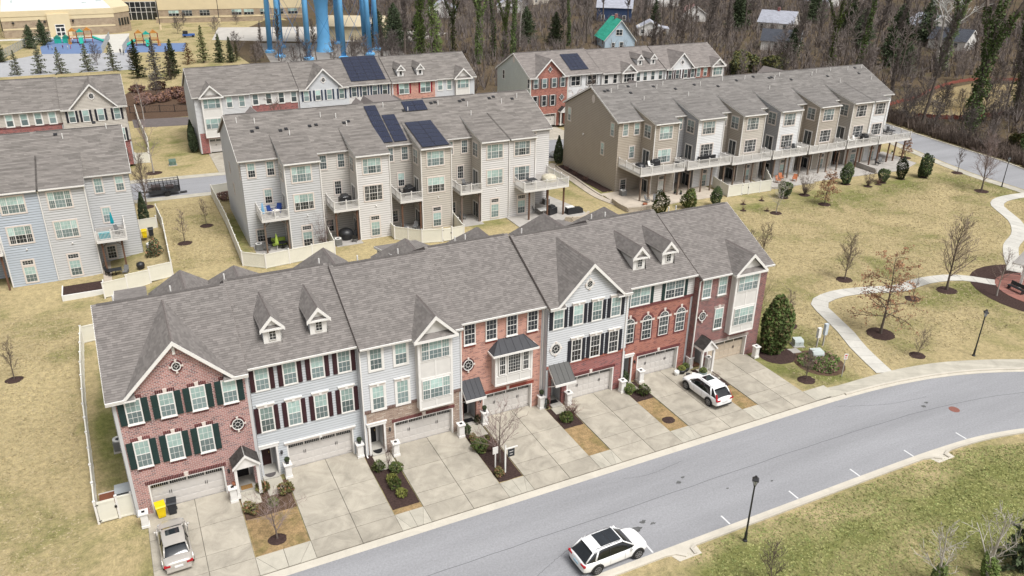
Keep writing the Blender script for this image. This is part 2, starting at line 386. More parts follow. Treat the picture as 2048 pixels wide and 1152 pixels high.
def round_window(par,x,z,r,y=0,ring=WHITE,keys=True,oval=1.15):
    def mk():
        m=MB(); n=20
        def ringp(r0,r1,ya,yb,mat):
            for i in range(n):
                t0,t1=2*math.pi*i/n,2*math.pi*(i+1)/n
                P=lambda r_,t,yy:(r_*math.cos(t),yy,r_*oval*math.sin(t))
                m.poly([P(r0,t0,ya),P(r0,t1,ya),P(r1,t1,ya),P(r1,t0,ya)][::-1],mat)
                m.poly([P(r1,t0,ya),P(r1,t1,ya),P(r1,t1,yb),P(r1,t0,yb)][::-1],mat)
                m.poly([P(r0,t0,yb),P(r0,t1,yb),P(r0,t1,ya),P(r0,t0,ya)][::-1],mat)
        ringp(r,r+.05,-.05,.0,WHITE); ringp(r+.07,r+.15,-.035,.0,ring); ringp(r*.40,r*.46,-.03,.0,WHITE)
        for i in range(8 if r>.3 else 4):
            t=2*math.pi*i/(8 if r>.3 else 4)
            c,s_=math.cos(t),math.sin(t)
            a=Vector((c*r*.42,-.03,s_*r*.42*oval)); b=Vector((c*r,-.03,s_*r*oval)); m.tube(a,b,.008,n=4,mat=WHITE)
        if keys:
            for i in range(4):
                t=math.pi/2*i; c,s_=math.cos(t),math.sin(t); ra=r+.05; rb=r+.19
                tx,tz=-s_*.08,c*.08
                m.prism([(c*ra-tx*.6,-.07,(s_*ra)*oval-tz*.6),(c*rb-tx,-.07,s_*rb*oval-tz),(c*rb+tx,-.07,s_*rb*oval+tz),(c*ra+tx*.6,-.07,s_*ra*oval+tz*.6)],(0,.07,0),STONE_W)
        return m.mesh('round_window')
    o=link('round_window',cached(('rw',r,ring.name,keys,oval),mk),par,(x,y-.05,z))
    pm=cached(('rp',r,oval),lambda:MB().prism([(r*math.cos(2*math.pi*i/20),-.012,r*oval*math.sin(2*math.pi*i/20)) for i in range(20)],(0,.012,0)).mesh('pane',GLASS_D))
    link('pane',pm,o,(0,0,0))
    return o
def arch_window(par,x,z,w,h,y=0,ring=BR_CAP):
    """h = springing height; half round on top"""
    def mk():
        m=MB(); n=10; rr=w/2
        m.box(0,.05,-.04,.01,0,h,WHITE); m.box(w-.05,w,-.04,.01,0,h,WHITE); m.box(0,w,-.042,.01,0,.05,WHITE); m.box(-.02,w+.02,-.05,.01,h-.03,h+.05,WHITE); m.box(0,w,-.041,.01,h*.5-.025,h*.5+.025,WHITE)
        for i in(1,2): m.box(w*i/3-.009,w*i/3+.009,-.025,.0,0,h,WHITE)
        for i in(1,3): m.box(0,w,-.024,.0,h*i/4-.009,h*i/4+.009,WHITE)
        for i in range(n):
            t0,t1=math.pi*i/n,math.pi*(i+1)/n
            for r0,r1,yy,mt in((rr-.05,rr,-.04,WHITE),(rr+.01,rr+.2,-.03,ring)):
                if mt is ring: t0b,t1b=t0+.03,t1-.03
                else: t0b,t1b=t0,t1
                P=lambda r_,t:(rr+r_*math.cos(t),yy,h+.04+r_*math.sin(t))
                m.prism([P(r0,t0b),P(r1,t0b),P(r1,t1b),P(r0,t1b)],(0,-yy,0),mt)
        for t in(math.pi/4,math.pi/2,3*math.pi/4): m.tube((rr,-.03,h+.04),(rr+rr*math.cos(t),-.03,h+.04+rr*math.sin(t)),.011,n=4,mat=WHITE)
        for sx in(-1,1): m.box(rr+sx*(rr+.13)-.12,rr+sx*(rr+.13)+.12,-.06,.01,h-.08,h+.10,STONE_W)
        m.prism([(rr-.07,-.07,h+rr),(rr+.07,-.07,h+rr),(rr+.11,-.07,h+rr+.33),(rr-.11,-.07,h+rr+.33)],(0,.07,0),STONE_W)
        for i in range(9): m.box(-.12+(w+.24)*i/9+.012,-.12+(w+.24)*(i+1)/9-.012,-.05,.01,-.14,-.02,ring)
        for sx,xa in((0,-.13),(1,w+.03)):
            for i in range(int(h/.1)): m.box(xa,xa+.10,-.028,.01,i*.1+.01,i*.1+.09,ring)
        return m.mesh('arched_window')
    o=link('arched_window',cached(('aw',w,h,ring.name),mk),par,(x,y,z))
    def pk():
        n=10; rr=w/2; return MB().prism([(.02,-.012,.03),(w-.02,-.012,.03)]+[(rr+(rr-.02)*math.cos(math.pi*i/n),-.012,h+.04+(rr-.02)*math.sin(math.pi*i/n)) for i in range(n+1)],(0,.012,0)).mesh('pane',GLASS_G)
    link('pane',cached(('ap',w,h),pk),o,(0,0,0)); return o
def garage_door(par,x0,x1,y,top=2.3,mat=None,lod=0):
    mat=mat or GDOOR; w=x1-x0; m=MB(); nc=8
    m.box(0,w,0,.05,0.03,top,mat)
    for j in range(1,4): m.box(0,w,-.004,.0,top*j/4-.012,top*j/4+.0,GROOVE)
    m.box(0,w,-.02,.05,0,.03,BLACK)
    o=m.build('garage_door',mat,par,loc=(x0,y,0))
    if lod>1: 
        q=MB()
        for i in range(4): q.box(w*(i+.12)/4,w*(i+.88)/4,-.015,0,top*.82,top*.94)
        q.build('door_window',GLASS_D,o); return o
    pw=w/nc; ph=top/4
    def pk():
        q=MB(); a=.07
        q.prism([(a,0,a),(pw-a,0,a),(pw-a,0,ph-a),(a,0,ph-a)],(0,-.012,0),mat)
        q.box(a+.05,pw-a-.05,-.02,-.012,a+.05,ph-a-.05,mat)
        return q.mesh('door_panel')
    pm=cached(('gp',round(pw,2),mat.name),pk)
    for i in range(nc):
        for j in range(3): link('door_panel',pm,o,(i*pw,0,j*ph))
    def wk():
        q=MB(); W_=2*pw-.12
        q.box(0,W_,-.006,0,0,ph*.62,GLASS_D)
        for k in range(1,8): q.box(W_*k/8-.01,W_*k/8+.01,-.012,0,0,ph*.62,mat)
        return q.mesh('door_window')
    wm=cached(('gw',round(pw,2),mat.name),wk)
    for i in range(4): link('door_window',wm,o,(i*2*pw+.06,0,3*ph+.08))
    for xc in(w*.25,w*.75):
        for s in(-.07,.05): link('handle',cached('ghandle',lambda:MB().box(0,.03,-.05,0,0,.24).mesh('handle',BLACK)),o,(xc+s,0,ph*1.9))
    for xx,s in((0.0,1),(w,-1)):
        for zz in(ph*.35,ph*3.2): link('hinge_strap',cached(('gh',s),lambda:MB().box(0,s*.38,-.02,0,0,.035).mesh('hinge_strap',BLACK)),o,(xx+s*.02,0,zz))
    return o
def entry_door(par,x0,x1,y,top,mat):
    m=MB(); w=x1-x0; h=top-.18
    m.box(0,.09,-.05,.05,0,h,WHITE); m.box(w-.09,w,-.05,.05,0,h,WHITE); m.box(.09,w-.09,-.05,.05,h-.1,h,WHITE)
    o=m.build('door',WHITE,par,loc=(x0,y,.18))
    q=MB(); q.box(.09,w-.09,-.01,.05,0,h-.1,mat)
    for i in(0,1):
        for a,b in((.1,.35),(.42,.85)): 
            xa=.16+i*(w-.18)/2; q.box(xa,xa+(w-.18)/2-.14,-.025,-.01,(h-.1)*a,(h-.1)*b,mat)
    q.build('door_leaf',mat,o); MB().tube((w-.2,-.07,1),(w-.2,-.07,1.15),.025,mat=plain('brass',(.5,.35,.12),.3,metal=1)).build('handle',None,o)
    return o
def lamp(par,x,z,y=0):
    def mk():
        m=MB(); m.box(-.04,.04,-.04,0,-.1,.1,BLACK); m.tube((0,-.02,.1),(0,-.14,.16),.012,n=4,mat=BLACK)
        m.lathe(0,-.16,[(.03,-.16),(.06,-.12),(.085,.06),(.1,.08),(.02,.17)],6,BLACK); m.lathe(0,-.16,[(.055,-.11),(.075,.05)],6,GLASS_T); return m.mesh('wall_lamp')
    return link('wall_lamp',cached('wl',mk),par,(x,y,z))
DKSHING=shingle('porch_shingle_dark',(.06,.055,.052),.15,tw=.3,th=.14)
def slope(mb,A,B,Cc,Dd=None,step=.19,lift=.022,mat=None,uvo=None):
    """roof plane through A (low left), B (low right) and the rest; A-B is the eave line direction"""
    A=Vector(A);B=Vector(B); pts=[A,B]+[Vector(p) for p in (Cc,Dd) if p is not None]
    U=(B-A).normalized(); nrm=U.cross(pts[2]-A).normalized()
    if nrm.z<0: nrm=-nrm
    V=nrm.cross(U).normalized()
    poly=[((p-A).dot(U),(p-A).dot(V)) for p in pts]
    courses(mb,A,U,V,poly,step,lift,mat,uvo or (A.x*1.7+A.y*.9,0))
    # slab underneath
    mb.poly([p-nrm*.004 for p in pts],mat,[(q[0]+A.x*1.7,q[1]) for q in poly])
def rake(mb,a,b,w=.22,t=.05,y0=None):
    """sloping board between a and b (front face at y=a.y)"""
    a=Vector(a);b=Vector(b); mb.prism([a,b,b-Vector((0,0,w)),a-Vector((0,0,w))],(0,t,0))
# ---------------------------------------------------------------- street-front townhouse
EZ=9.1; SL=.5; RY=6.6; DEP=13.2
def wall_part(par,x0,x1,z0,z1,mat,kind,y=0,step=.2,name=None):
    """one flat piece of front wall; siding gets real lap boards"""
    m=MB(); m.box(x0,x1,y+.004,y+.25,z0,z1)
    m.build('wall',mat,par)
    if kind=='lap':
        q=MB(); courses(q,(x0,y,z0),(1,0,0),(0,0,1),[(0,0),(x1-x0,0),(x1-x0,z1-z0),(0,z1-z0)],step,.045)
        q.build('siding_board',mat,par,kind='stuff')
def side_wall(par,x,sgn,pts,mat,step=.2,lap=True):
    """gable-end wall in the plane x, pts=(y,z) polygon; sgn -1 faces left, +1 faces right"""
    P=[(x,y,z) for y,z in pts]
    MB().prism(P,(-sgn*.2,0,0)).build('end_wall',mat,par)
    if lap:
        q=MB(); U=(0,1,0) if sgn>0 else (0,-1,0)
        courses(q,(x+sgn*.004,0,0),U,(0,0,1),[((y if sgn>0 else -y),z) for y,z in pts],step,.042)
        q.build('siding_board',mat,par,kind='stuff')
def downpipe(par,x,y,z0,z1,side=0):
    m=MB(); m.box(x-.045,x+.045,y-.11,y-.02,z0,z1-.35); m.prism([(x-.045,y-.11,z1-.35),(x-.045,y-.02,z1-.35),(x-.045,y-.26,z1),(x-.045,y-.36,z1)],(.09,0,0))
    m.prism([(x-.045,y-.11,z0),(x-.045,y-.02,z0+.06),(x-.045,y-.3,z0-.08),(x-.045,y-.36,z0-.02)],(.09,0,0))
    return m.build('downpipe',WHITE,par)
def main_roof(par,W,o0,o1,mat,front=True,ze=EZ,ry=RY,sl=SL,dep=DEP,step=.19,cap=CAPR,ef=.35,eb=.35,gab=None):
    zr=ze+sl*(ry+ef); zb=zr-sl*(dep+eb-ry)
    x0,x1=-o0,W+o1
    m=MB(); t=.2; q=MB(); g=MB()
    Z=lambda y:ze+sl*(y+ef)
    if gab:
        cx,hw,apex=gab; vy=(apex-ze)/sl-ef
        fronts=[[(x0,-ef),(cx-hw,-ef),(cx,vy),(cx,ry),(x0,ry)],[(cx+hw,-ef),(x1,-ef),(x1,ry),(cx,ry),(cx,vy)]]
        runs=[(x0,cx-hw),(cx+hw,x1)]
    else: fronts=[[(x0,-ef),(x1,-ef),(x1,ry),(x0,ry)]]; runs=[(x0,x1)]
    V=Vector((0,1,sl)).normalized(); sec=math.sqrt(1+sl*sl)
    for P in fronts:
        O=Vector((0,-ef,ze)); poly=[(x,(y+ef)*sec) for x,y in P]
        courses(m,O,(1,0,0),V,poly,step,.024,None,(par.location.x,0))
        q.prism([(x,y,Z(y)-.012) for x,y in P],(0,0,-t))
    slope(m,(x1,dep+eb,zb),(x0,dep+eb,zb),(x0,ry,zr),(x1,ry,zr),step,.024)
    m.build('roof_shingles',mat,par,kind='stuff')
    q.prism([(x0,ry,zr-.012),(x0,dep+eb,zb-.012),(x0,dep+eb,zb-t),(x0,ry,zr-t*1.1)],(x1-x0,0,0))
    q.build('roof_deck',CAPL,par)
    c=MB(); n=max(2,int((x1-x0)/.33)); s=(x1-x0-.6)/n
    for i in range(n):
        a=x0+.3+i*s
        c.prism([(a,ry-.16,zr-.03),(a,ry,zr+.055),(a,ry+.16,zr-.03),(a,ry+.14,zr-.06),(a,ry,zr+.02),(a,ry-.14,zr-.06)],(s-.012,0,0))
    c.build('ridge_cap',cap,par)
    for a,b in runs:
        g=MB(); g.prism([(a,-ef-.13,ze+.0),(a,-ef-.01,ze+.0),(a,-ef-.01,ze-.14),(a,-ef-.1,ze-.14)],(b-a,0,0))
        g.build('gutter',WHITE,par)
    return zr
def cross_gable(par,cx,hw,apex,ze,mat,y0=-.35,ridge_y=None,eave_y=-.35,sl=SL,capm=None,step=.19,tri=None,thick=.16,name='gable_roof'):
    """gable roof running back from a front face at y0 until it dies into the main slope"""
    ry=ridge_y if ridge_y is not None else (apex-ze)/sl+eave_y
    A=(cx,y0,apex); Lf=(cx-hw,y0,ze); Rt=(cx+hw,y0,ze); V=(cx,ry,apex)
    m=MB(); e=.03
    if abs(y0-eave_y)<.01:
        # triangles; eave lines run back
        for sgn,P in((-1,Lf),(1,Rt)):
            n=Vector((sgn*(apex-ze),0,hw)).normalized()
            pts=[Vector(P),Vector(A),Vector(V)]
            U=Vector((0,-sgn,0)) ; U=Vector((0,-1,0)) if sgn<0 else Vector((0,1,0))
            Vv=n.cross(U).normalized(); O=Vector(P)
            poly=[((p-O).dot(U),(p-O).dot(Vv)) for p in pts]
            if sgn<0: poly=poly
            courses(m,O+n*e,U,Vv,poly,step,.022,mat,(2.3,.0))
            m.poly([p+n*(e-.004) for p in pts],mat,[(q[0]+2.3,q[1]) for q in poly])
    else:
        for sgn,P in((-1,Lf),(1,Rt)):
            n=Vector((sgn*(apex-ze),0,hw)).normalized()
            pts=[Vector(P),Vector(A),Vector(V),Vector((P[0],eave_y,ze))]
            U=Vector((0,-1,0)) if sgn<0 else Vector((0,1,0))
            Vv=n.cross(U).normalized(); O=Vector(P)
            poly=[((p-O).dot(U),(p-O).dot(Vv)) for p in pts]
            courses(m,O+n*e,U,Vv,poly,step,.022,mat,(2.3,.0))
            m.poly([p+n*(e-.004) for p in pts],mat,[(q[0]+2.3,q[1]) for q in poly])
    m.build(name+'_shingles',mat,par,kind='stuff')
    q=MB(); yt=y0+.0
    q.prism([(cx-hw-.08,yt-.05,ze-.02),(cx,yt-.05,apex+.06),(cx,yt-.05,apex-.24),(cx-hw-.08,yt-.05,ze-.28)],(0,.07,0))
    q.prism([(cx+hw+.08,yt-.05,ze-.02),(cx+hw+.08,yt-.05,ze-.28),(cx,yt-.05,apex-.24),(cx,yt-.05,apex+.06)],(0,.07,0))
    q.build('rake_board',WHITE,par)
    c=MB(); nn=max(2,int((ry-y0)/.33)); s=(ry-y0-.1)/nn
    for i in range(nn):
        a=y0+.06+i*s; zz=apex+e
        c.prism([(cx-.15,a,zz-.15*(apex-ze)/hw+.02),(cx,a,zz+.06),(cx+.15,a,zz-.15*(apex-ze)/hw+.02),(cx,a,zz+.0)],(0,s-.015,-.012))
    c.build('ridge_cap',capm or CAPL,par)
def gable_wall(par,cx,hw,apex,ze,mat,lap,y=0,step=.2):
    k=hw; 
    MB().prism([(cx-hw,y,ze-.3),(cx+hw,y,ze-.3),(cx+hw,y,ze),(cx,y,apex),(cx-hw,y,ze)],(0,.2,0)).build('gable_wall',mat,par)
    if lap:
        q=MB(); courses(q,(cx-hw,y-.003,ze-.3),(1,0,0),(0,0,1),[(0,0),(2*hw,0),(2*hw,.3),(hw,apex-ze+.3),(0,.3)],step,.042); q.build('siding_board',mat,par,kind='stuff')
def bay_box(par,x0,x1,z0,z1,mat_roof,y=0,dep=.6,apex=None,lod=0,kind='blind',wins=((7.3,1.5),(4.05,1.6)),hw=None):
    m=MB(); yf=y-dep
    m.box(x0,x1,yf,y+.05,z0,z1); m.build('bay_wall',PANEL_W,par)
    t=MB()
    W=x1-x0
    for xx in(x0,x1-.14): t.box(xx,xx+.14,yf-.03,yf-.001,z0,z1)
    zs=[z0]+[a for z,h in wins for a in (z-.16,z+h+.05)]+[z1-.2]
    for z in zs: t.box(x0+.14,x1-.14,yf-.028,yf-.001,z,z+.14)
    if not lod:
        t.box((x0+x1)/2-.05,(x0+x1)/2+.05,yf-.026,yf-.001,wins[1][0]+wins[1][1]+.19,wins[0][0]-.16)
        t.box((x0+x1)/2-.05,(x0+x1)/2+.05,yf-.026,yf-.001,z0+.14,wins[1][0]-.16)
    for s,xx in((-1,x0),(1,x1)): 
        xa,xb=(xx-.02,xx-.001) if s<0 else (xx+.001,xx+.02)
        t.box(xa,xb,yf-.03,yf+.12,z0,z1); t.box(xa,xb,y-.1,y,z0,z1)
    t.build('bay_trim',WHITE,par)
    for z,h in wins:
        window(par,x0+.24,z,W-.48,h,yf-.004,cols=(.27,.46,.27),kind=kind,trim=.0,lod=lod)
    if apex:
        cx=(x0+x1)/2; hw=hw or W/2+.3; ye=yf-.35
        cross_gable(par,cx,hw,apex,z1,mat_roof,y0=ye,eave_y=y-.35,ridge_y=(apex-EZ)/SL-.35)
        MB().prism([(cx-hw+.2,yf-.02,z1),(cx+hw-.2,yf-.02,z1),(cx,yf-.02,apex-.2)],(0,.2,0)).build('gable_panel',PANEL_W,par)
        b=MB(); b.box(cx-hw-.05,cx+hw+.05,ye-.06,yf+.1,z1-.22,z1-.02); b.build('gable_sill',WHITE,par)
        s=MB(); slope(s,(cx-hw+.15,ye-.02,z1-.0),(cx+hw-.15,ye-.02,z1-.0),(cx+hw-.55,yf-.03,z1+.28),(cx-hw+.55,yf-.03,z1+.28),.14,.015); s.build('pent_roof_shingles',mat_roof,par,kind='stuff')
def dormer(par,cx,y,mat,W=1.15,zb=9.86,ze=11.0,apex=11.85,lod=0):
    yb=lambda z:(z-EZ)/SL-.35
    side=MB()
    x0,x1=cx-W/2,cx+W/2
    side.prism([(x0,y,zb-.1),(x0,y,ze),(x0,yb(ze),ze),(x0,yb(zb-.1),zb-.1)],(W,0,0)); o=side.build('dormer',siding_dm,par)
    q=MB()
    for s,xx in((-1,x0-.004),(1,x1+.004)):
        U=(0,-1,0) if s<0 else (0,1,0)
        pts=[(y,zb-.1),(y,ze),(yb(ze),ze)]
        courses(q,(xx,0,0),U,(0,0,1),[((p[0] if s>0 else -p[0]),p[1]) for p in pts],.16,.02)
    q.build('siding_board',siding_dm,o,kind='stuff')
    f=MB(); f.box(x0-.03,x1+.03,y-.04,y,zb-.1,ze); f.build('dormer_face',WHITE,o)
    f=MB(); f.box(x0-.08,x1+.08,y-.12,y-.04,zb-.14,zb-.05); f.build('sill',WHITE,o)
    window(o,cx-.24,zb+.22,.48,.72,y-.045,trim=.0,kind='dark',grid=(2,3),dh=False,lod=lod)
    cross_gable(o,cx,W/2+.17,apex,ze,mat,y0=y-.25,eave_y=yb(ze),ridge_y=yb(apex),step=.16)
    t=MB(); t.box(cx-W/2-.2,cx+W/2+.2,y-.29,y-.0,ze-.17,ze-.03); t.prism([(cx-W/2,y-.05,ze-.03),(cx+W/2,y-.05,ze-.03),(cx,y-.05,apex-.15)],(0,.1,0)); t.build('pediment',WHITE,o)
    s=MB(); slope(s,(cx-.42,y-.2,ze-.01),(cx+.42,y-.2,ze-.01),(cx+.3,y-.07,ze+.13),(cx-.3,y-.07,ze+.13),.14,.012); s.build('pent_roof_shingles',mat,o,kind='stuff')
def porch_gable(par,x0,x1,y,z=2.75,top=3.55,dep=1.15,dz=0):
    """small gabled portico on posts"""
    cx=(x0+x1)/2; hw=(x1-x0)/2
    o=MB().box(x0,x1,y-dep,y,z-.22,z).build('portico',WHITE,par)
    m=MB()
    for s in(-1,1):
        P=Vector((cx+s*hw,y-dep-.1,z)); n=Vector((s*(top-z),0,hw)).normalized(); U=Vector((0,-1,0)) if s<0 else Vector((0,1,0)); V=n.cross(U)
        pts=[P,Vector((cx,y-dep-.1,top)),Vector((cx,y,top)),Vector((P.x,y,z))]
        courses(m,P+n*.05,U,V,[((p-P).dot(U),(p-P).dot(V)) for p in pts],.14,.015)
    m.build('porch_shingles',DKSHING,o,kind='stuff')
    q=MB()
    for s in(-1,1): q.prism([(cx+s*(hw+.05),y-dep-.14,z-.02),(cx,y-dep-.14,top+.06),(cx,y-dep-.14,top-.14),(cx+s*(hw+.05),y-dep-.14,z-.2)],(0,.08,0))
    q.prism([(x0+.05,y-dep,z),(x1-.05,y-dep,z),(cx,y-dep,top-.08)],(0,dep,0)); q.build('pediment',WHITE,o)
    for xx in(x0+.14,x1-.14):
        p=MB(); p.box(xx-.09,xx+.09,y-dep+.05,y-dep+.23,.18,z-.22); p.box(xx-.12,xx+.12,y-dep+.02,y-dep+.26,.18,.4); p.build('post',WHITE,o)
def awning(par,x0,x1,y,zt,zb,dep=1.25,mat=None):
    """standing seam lean-to roof over the door"""
    mat=mat or METALR; m=MB()
    m.prism([(x0,y,zt),(x0,y-dep,zb),(x0,y-dep,zb-.06),(x0,y,zt-.06)],(x1-x0,0,0)); o=m.build('awning_roof',mat,par)
    for i in range(5):
        xx=x0+.02+(x1-x0-.04)*i/4
        s=MB(); s.prism([(xx-.015,y,zt+.045),(xx-.015,y-dep,zb+.045),(xx-.015,y-dep,zb),(xx-.015,y,zt)],(.03,0,0)); s.build('seam',mat,o)
    b=MB(); b.box(x0-.04,x1+.04,y-dep-.05,y-dep+.06,zb-.2,zb-.0); b.prism([(x0-.02,y,zt-.07),(x0-.02,y-dep,zb-.07),(x0-.02,y-dep,zb-.2),(x0-.02,y,zt-.35)],(.05,0,0)); b.prism([(x1-.03,y,zt-.07),(x1-.03,y-dep,zb-.07),(x1-.03,y-dep,zb-.2),(x1-.03,y,zt-.35)],(.05,0,0))
    b.build('fascia',WHITE,o)
    for xx in(x0+.1,x1-.1):
        br=MB(); br.tube((xx,y,zb-.9),(xx,y-dep+.2,zb-.2),.05,n=4); br.build('bracket',WHITE,o)
siding_dm=SID['pale_grey']
def front_house(label,loc,W,up,low=None,split=None,garage=None,door=None,top2=(),top1=(),shut=None,gab=None,rnd=(),bay=None,dorm=(),porch=None,roof=None,
                ends=(0,0),endmat=None,lod=0,dep=DEP,group=None,kind2='blind',kind1='blind',surround=False,doormat=None,gmat=None,archs=(),ringm=None,twin=(),rear=True,band=None,lint=None,name='townhouse',ov=(.0,.0),pipes=(),dm=None,trimw=.09):
    """up/low=(material,'lap'|'brick')"""
    global siding_dm
    siding_dm=dm or (up[0] if up[1]=='lap' else SID['pale_grey'])
    h=thing(name,label,'townhouse',loc,group=group)
    low=low or up; split=split or 0
    roof=roof or ROOF_H
    gt=2.32; dt=2.5
    if split>3:
        wall_part(h,0,W,split,EZ,up[0],up[1]); 
        zc=2.62; wall_part(h,0,W,zc,split,low[0],low[1])
    else: zc=2.62; wall_part(h,0,W,zc,EZ,up[0],up[1])
    segs=[]; xs=0
    ops=sorted([o for o in(garage,door) if o])
    for a,b in ops: segs.append((xs,a)); xs=b
    segs.append((xs,W))
    lw=low if split else up
    for a,b in segs:
        if b-a>.02: wall_part(h,a,b,0,zc,lw[0],lw[1])
    if garage:
        g0,g1=garage
        MB().box(g0,g1,.001,.28,gt,zc).build('wall',lw[0],h)
        b=MB(); b.box(g0,g0+.1,-.02,.33,0,gt,WHITE); b.box(g1-.1,g1,-.02,.33,0,gt,WHITE); b.box(g0+.1,g1-.1,-.015,.33,gt-.07,gt,WHITE); b.build('door_jamb',WHITE,h)
        garage_door(h,g0+.1,g1-.1,.34,gt-.07,gmat,lod)
        if lint: lintel(h,g0,gt-.0,g1-g0,lint,h=.26)
        elif lw[1]=='lap': cornice(h,g0,gt+.02,g1-g0)
    if door:
        d0,d1=door; q=MB()
        q.box(d0,d1,.001,.28,dt,zc); q.box(d0-.1,d0-.001,.25,1.3,0,zc); q.box(d1+.001,d1+.1,.25,1.3,0,zc); q.box(d0,d1,.25,1.3,dt+.0,dt+.1); q.box(d0,d1,1.32,1.4,0,dt)
        q.build('entry_recess',SID['grey'] if lod else SID['mist'],h)
        MB().box(d0+.01,d1-.01,-.35,1.3,0,.18).build('doorstep',CONC,h)
        entry_door(h,d0+.15,d1-.15,1.28,dt-.02,doormat or DOORB)
        if surround:
            t=MB(); t.box(d0-.14,d0,-.10,.0,0,dt+.0); t.box(d1,d1+.14,-.10,.0,0,dt); t.box(d0-.2,d1+.2,-.13,0,dt,dt+.2); t.box(d0-.26,d1+.26,-.16,0,dt+.2,dt+.28); t.build('door_surround',WHITE,h)
    # windows
    W2=.85; SW=.38 if shut=='green' else .31
    for i,x in enumerate(top2):
        z,hh=7.12,1.65
        window(h,x,z,W2,hh,-.0,kind=kind2,trim=.045 if up[1]=='brick' else trimw,sill=up[1]=='brick' and not lod,lod=lod)
        if shut and i<99: shutter(h,x-.06-SW,z-.02,SW,hh+.04,shut); shutter(h,x+W2+.06,z-.02,SW,hh+.04,shut)
        if not lod:
            if up[1]=='brick': lintel(h,x,z+hh+.06,W2,lint or BR_CAP); lintel(h,x+.1,z-.32,W2-.2,lint or BR_CAP,False,.14)
            else: cornice(h,x,z+hh+.06,W2)
    for i,x in enumerate(top1):
        z,hh=3.84,1.9
        window(h,x,z,W2,hh,-.0,kind=kind1,trim=.045 if up[1]=='brick' else trimw,sill=up[1]=='brick' and not lod,lod=lod)
        if shut: shutter(h,x-.06-SW,z-.02,SW,hh+.04,shut); shutter(h,x+W2+.06,z-.02,SW,hh+.04,shut)
        if not lod:
            if up[1]=='brick' : lintel(h,x,z+hh+.06,W2,lint or BR_CAP); lintel(h,x+.1,z-.32,W2-.2,lint or BR_CAP,False,.14)
            else: cornice(h,x,z+hh+.06,W2)
    for (x,z,ww,hh,kd,sc_) in twin:
        window(h,x,z,ww,hh,0,cols=(.5,.5),kind=kd,lod=lod)
        if sc_: shutter(h,x-.06-.31,z-.02,.31,hh+.04,sc_); shutter(h,x+ww+.06,z-.02,.31,hh+.04,sc_)
        if not lod: cornice(h,x,z+hh+.06,ww)
    for x in archs: arch_window(h,x,3.85,.95,1.75,0,ringm or BR_CAP)
    for (x,z,r_) in rnd: round_window(h,x,z,r_,0,ring=(BR_CAP if up[1]=='brick' else WHITE),keys=True)
    if band:
        b=MB(); n=int(W/.11)
        for i in range(n): b.box(i*W/n+.012,(i+1)*W/n-.012,-.07,.02,band[0],band[0]+.24)
        b.build('soldier_course',band[1],h)
    zr=main_roof(h,W,ov[0],ov[1],roof,dep=dep,step=.19 if not lod else .27,gab=gab)
    if gab:
        cx,hw,apex=gab
        gable_wall(h,cx,hw-.1,apex-.12,EZ+.0,up[0],up[1]=='lap',y=-.002)
        cross_gable(h,cx,hw,apex,EZ,roof,step=.19 if not lod else .27)
        b=MB()
        for a,c in((-ov[0],cx-hw+.62),(cx+hw-.62,W+ov[1])):
            b.box(a,c,-.42,.0,EZ-.24,EZ-.13)
        b.build('eave_return',WHITE,h)
        s=MB()
        for a,c in((cx-hw-.1,cx-hw+.6),(cx+hw-.6,cx+hw+.1)): slope(s,(a,-.4,EZ-.1),(c,-.4,EZ-.1),(c,.0,EZ+.22),(a,.0,EZ+.22),.14,.015)
        s.build('eave_return_shingles',roof,h,kind='stuff')
    if bay: bay_box(h,bay[0],bay[1],bay[2],EZ,roof,apex=bay[3],lod=lod,kind=kind2,hw=bay[4] if len(bay)>4 else None)
    for x in dorm: dormer(h,x,1.18,roof,lod=lod)
    # solid body behind
    zt=EZ-.2
    MB().box(.02,W-.02,1.42,dep,0,EZ-.25).build('rear_wall',endmat or SID['pale_grey'],h)
    prof=[(0,0),(dep,0),(dep,zt+.05),(RY,zr-.28),(0,zt+.05)]
    em=endmat or SID['pale_grey']
    side_wall(h,0.0 if ends[0] else .03,-1,prof,em,lap=bool(ends[0]))
    side_wall(h,W if ends[1] else W-.03,1,prof,em,lap=bool(ends[1]) and ends[1]!='brick')
    for s_,e in((0,ends[0]),(1,ends[1])):
        if e:
            xx=-ov[0]-.02 if s_==0 else W+ov[1]-.03
            q=MB(); q.prism([(xx,-.36,EZ+.0),(xx,RY,zr+.01),(xx,RY,zr-.24),(xx,-.36,EZ-.25)],(.05,0,0)); q.prism([(xx,dep+.36,zr-SL*(dep+.36-RY)),(xx,dep+.36,zr-SL*(dep+.36-RY)-.25),(xx,RY,zr-.24),(xx,RY,zr+.01)],(.05,0,0)); q.build('rake_board',WHITE if ov[s_]>.1 else CAPL,h)
    for x in pipes: downpipe(h,x,0,.1,EZ-.1)
    return h
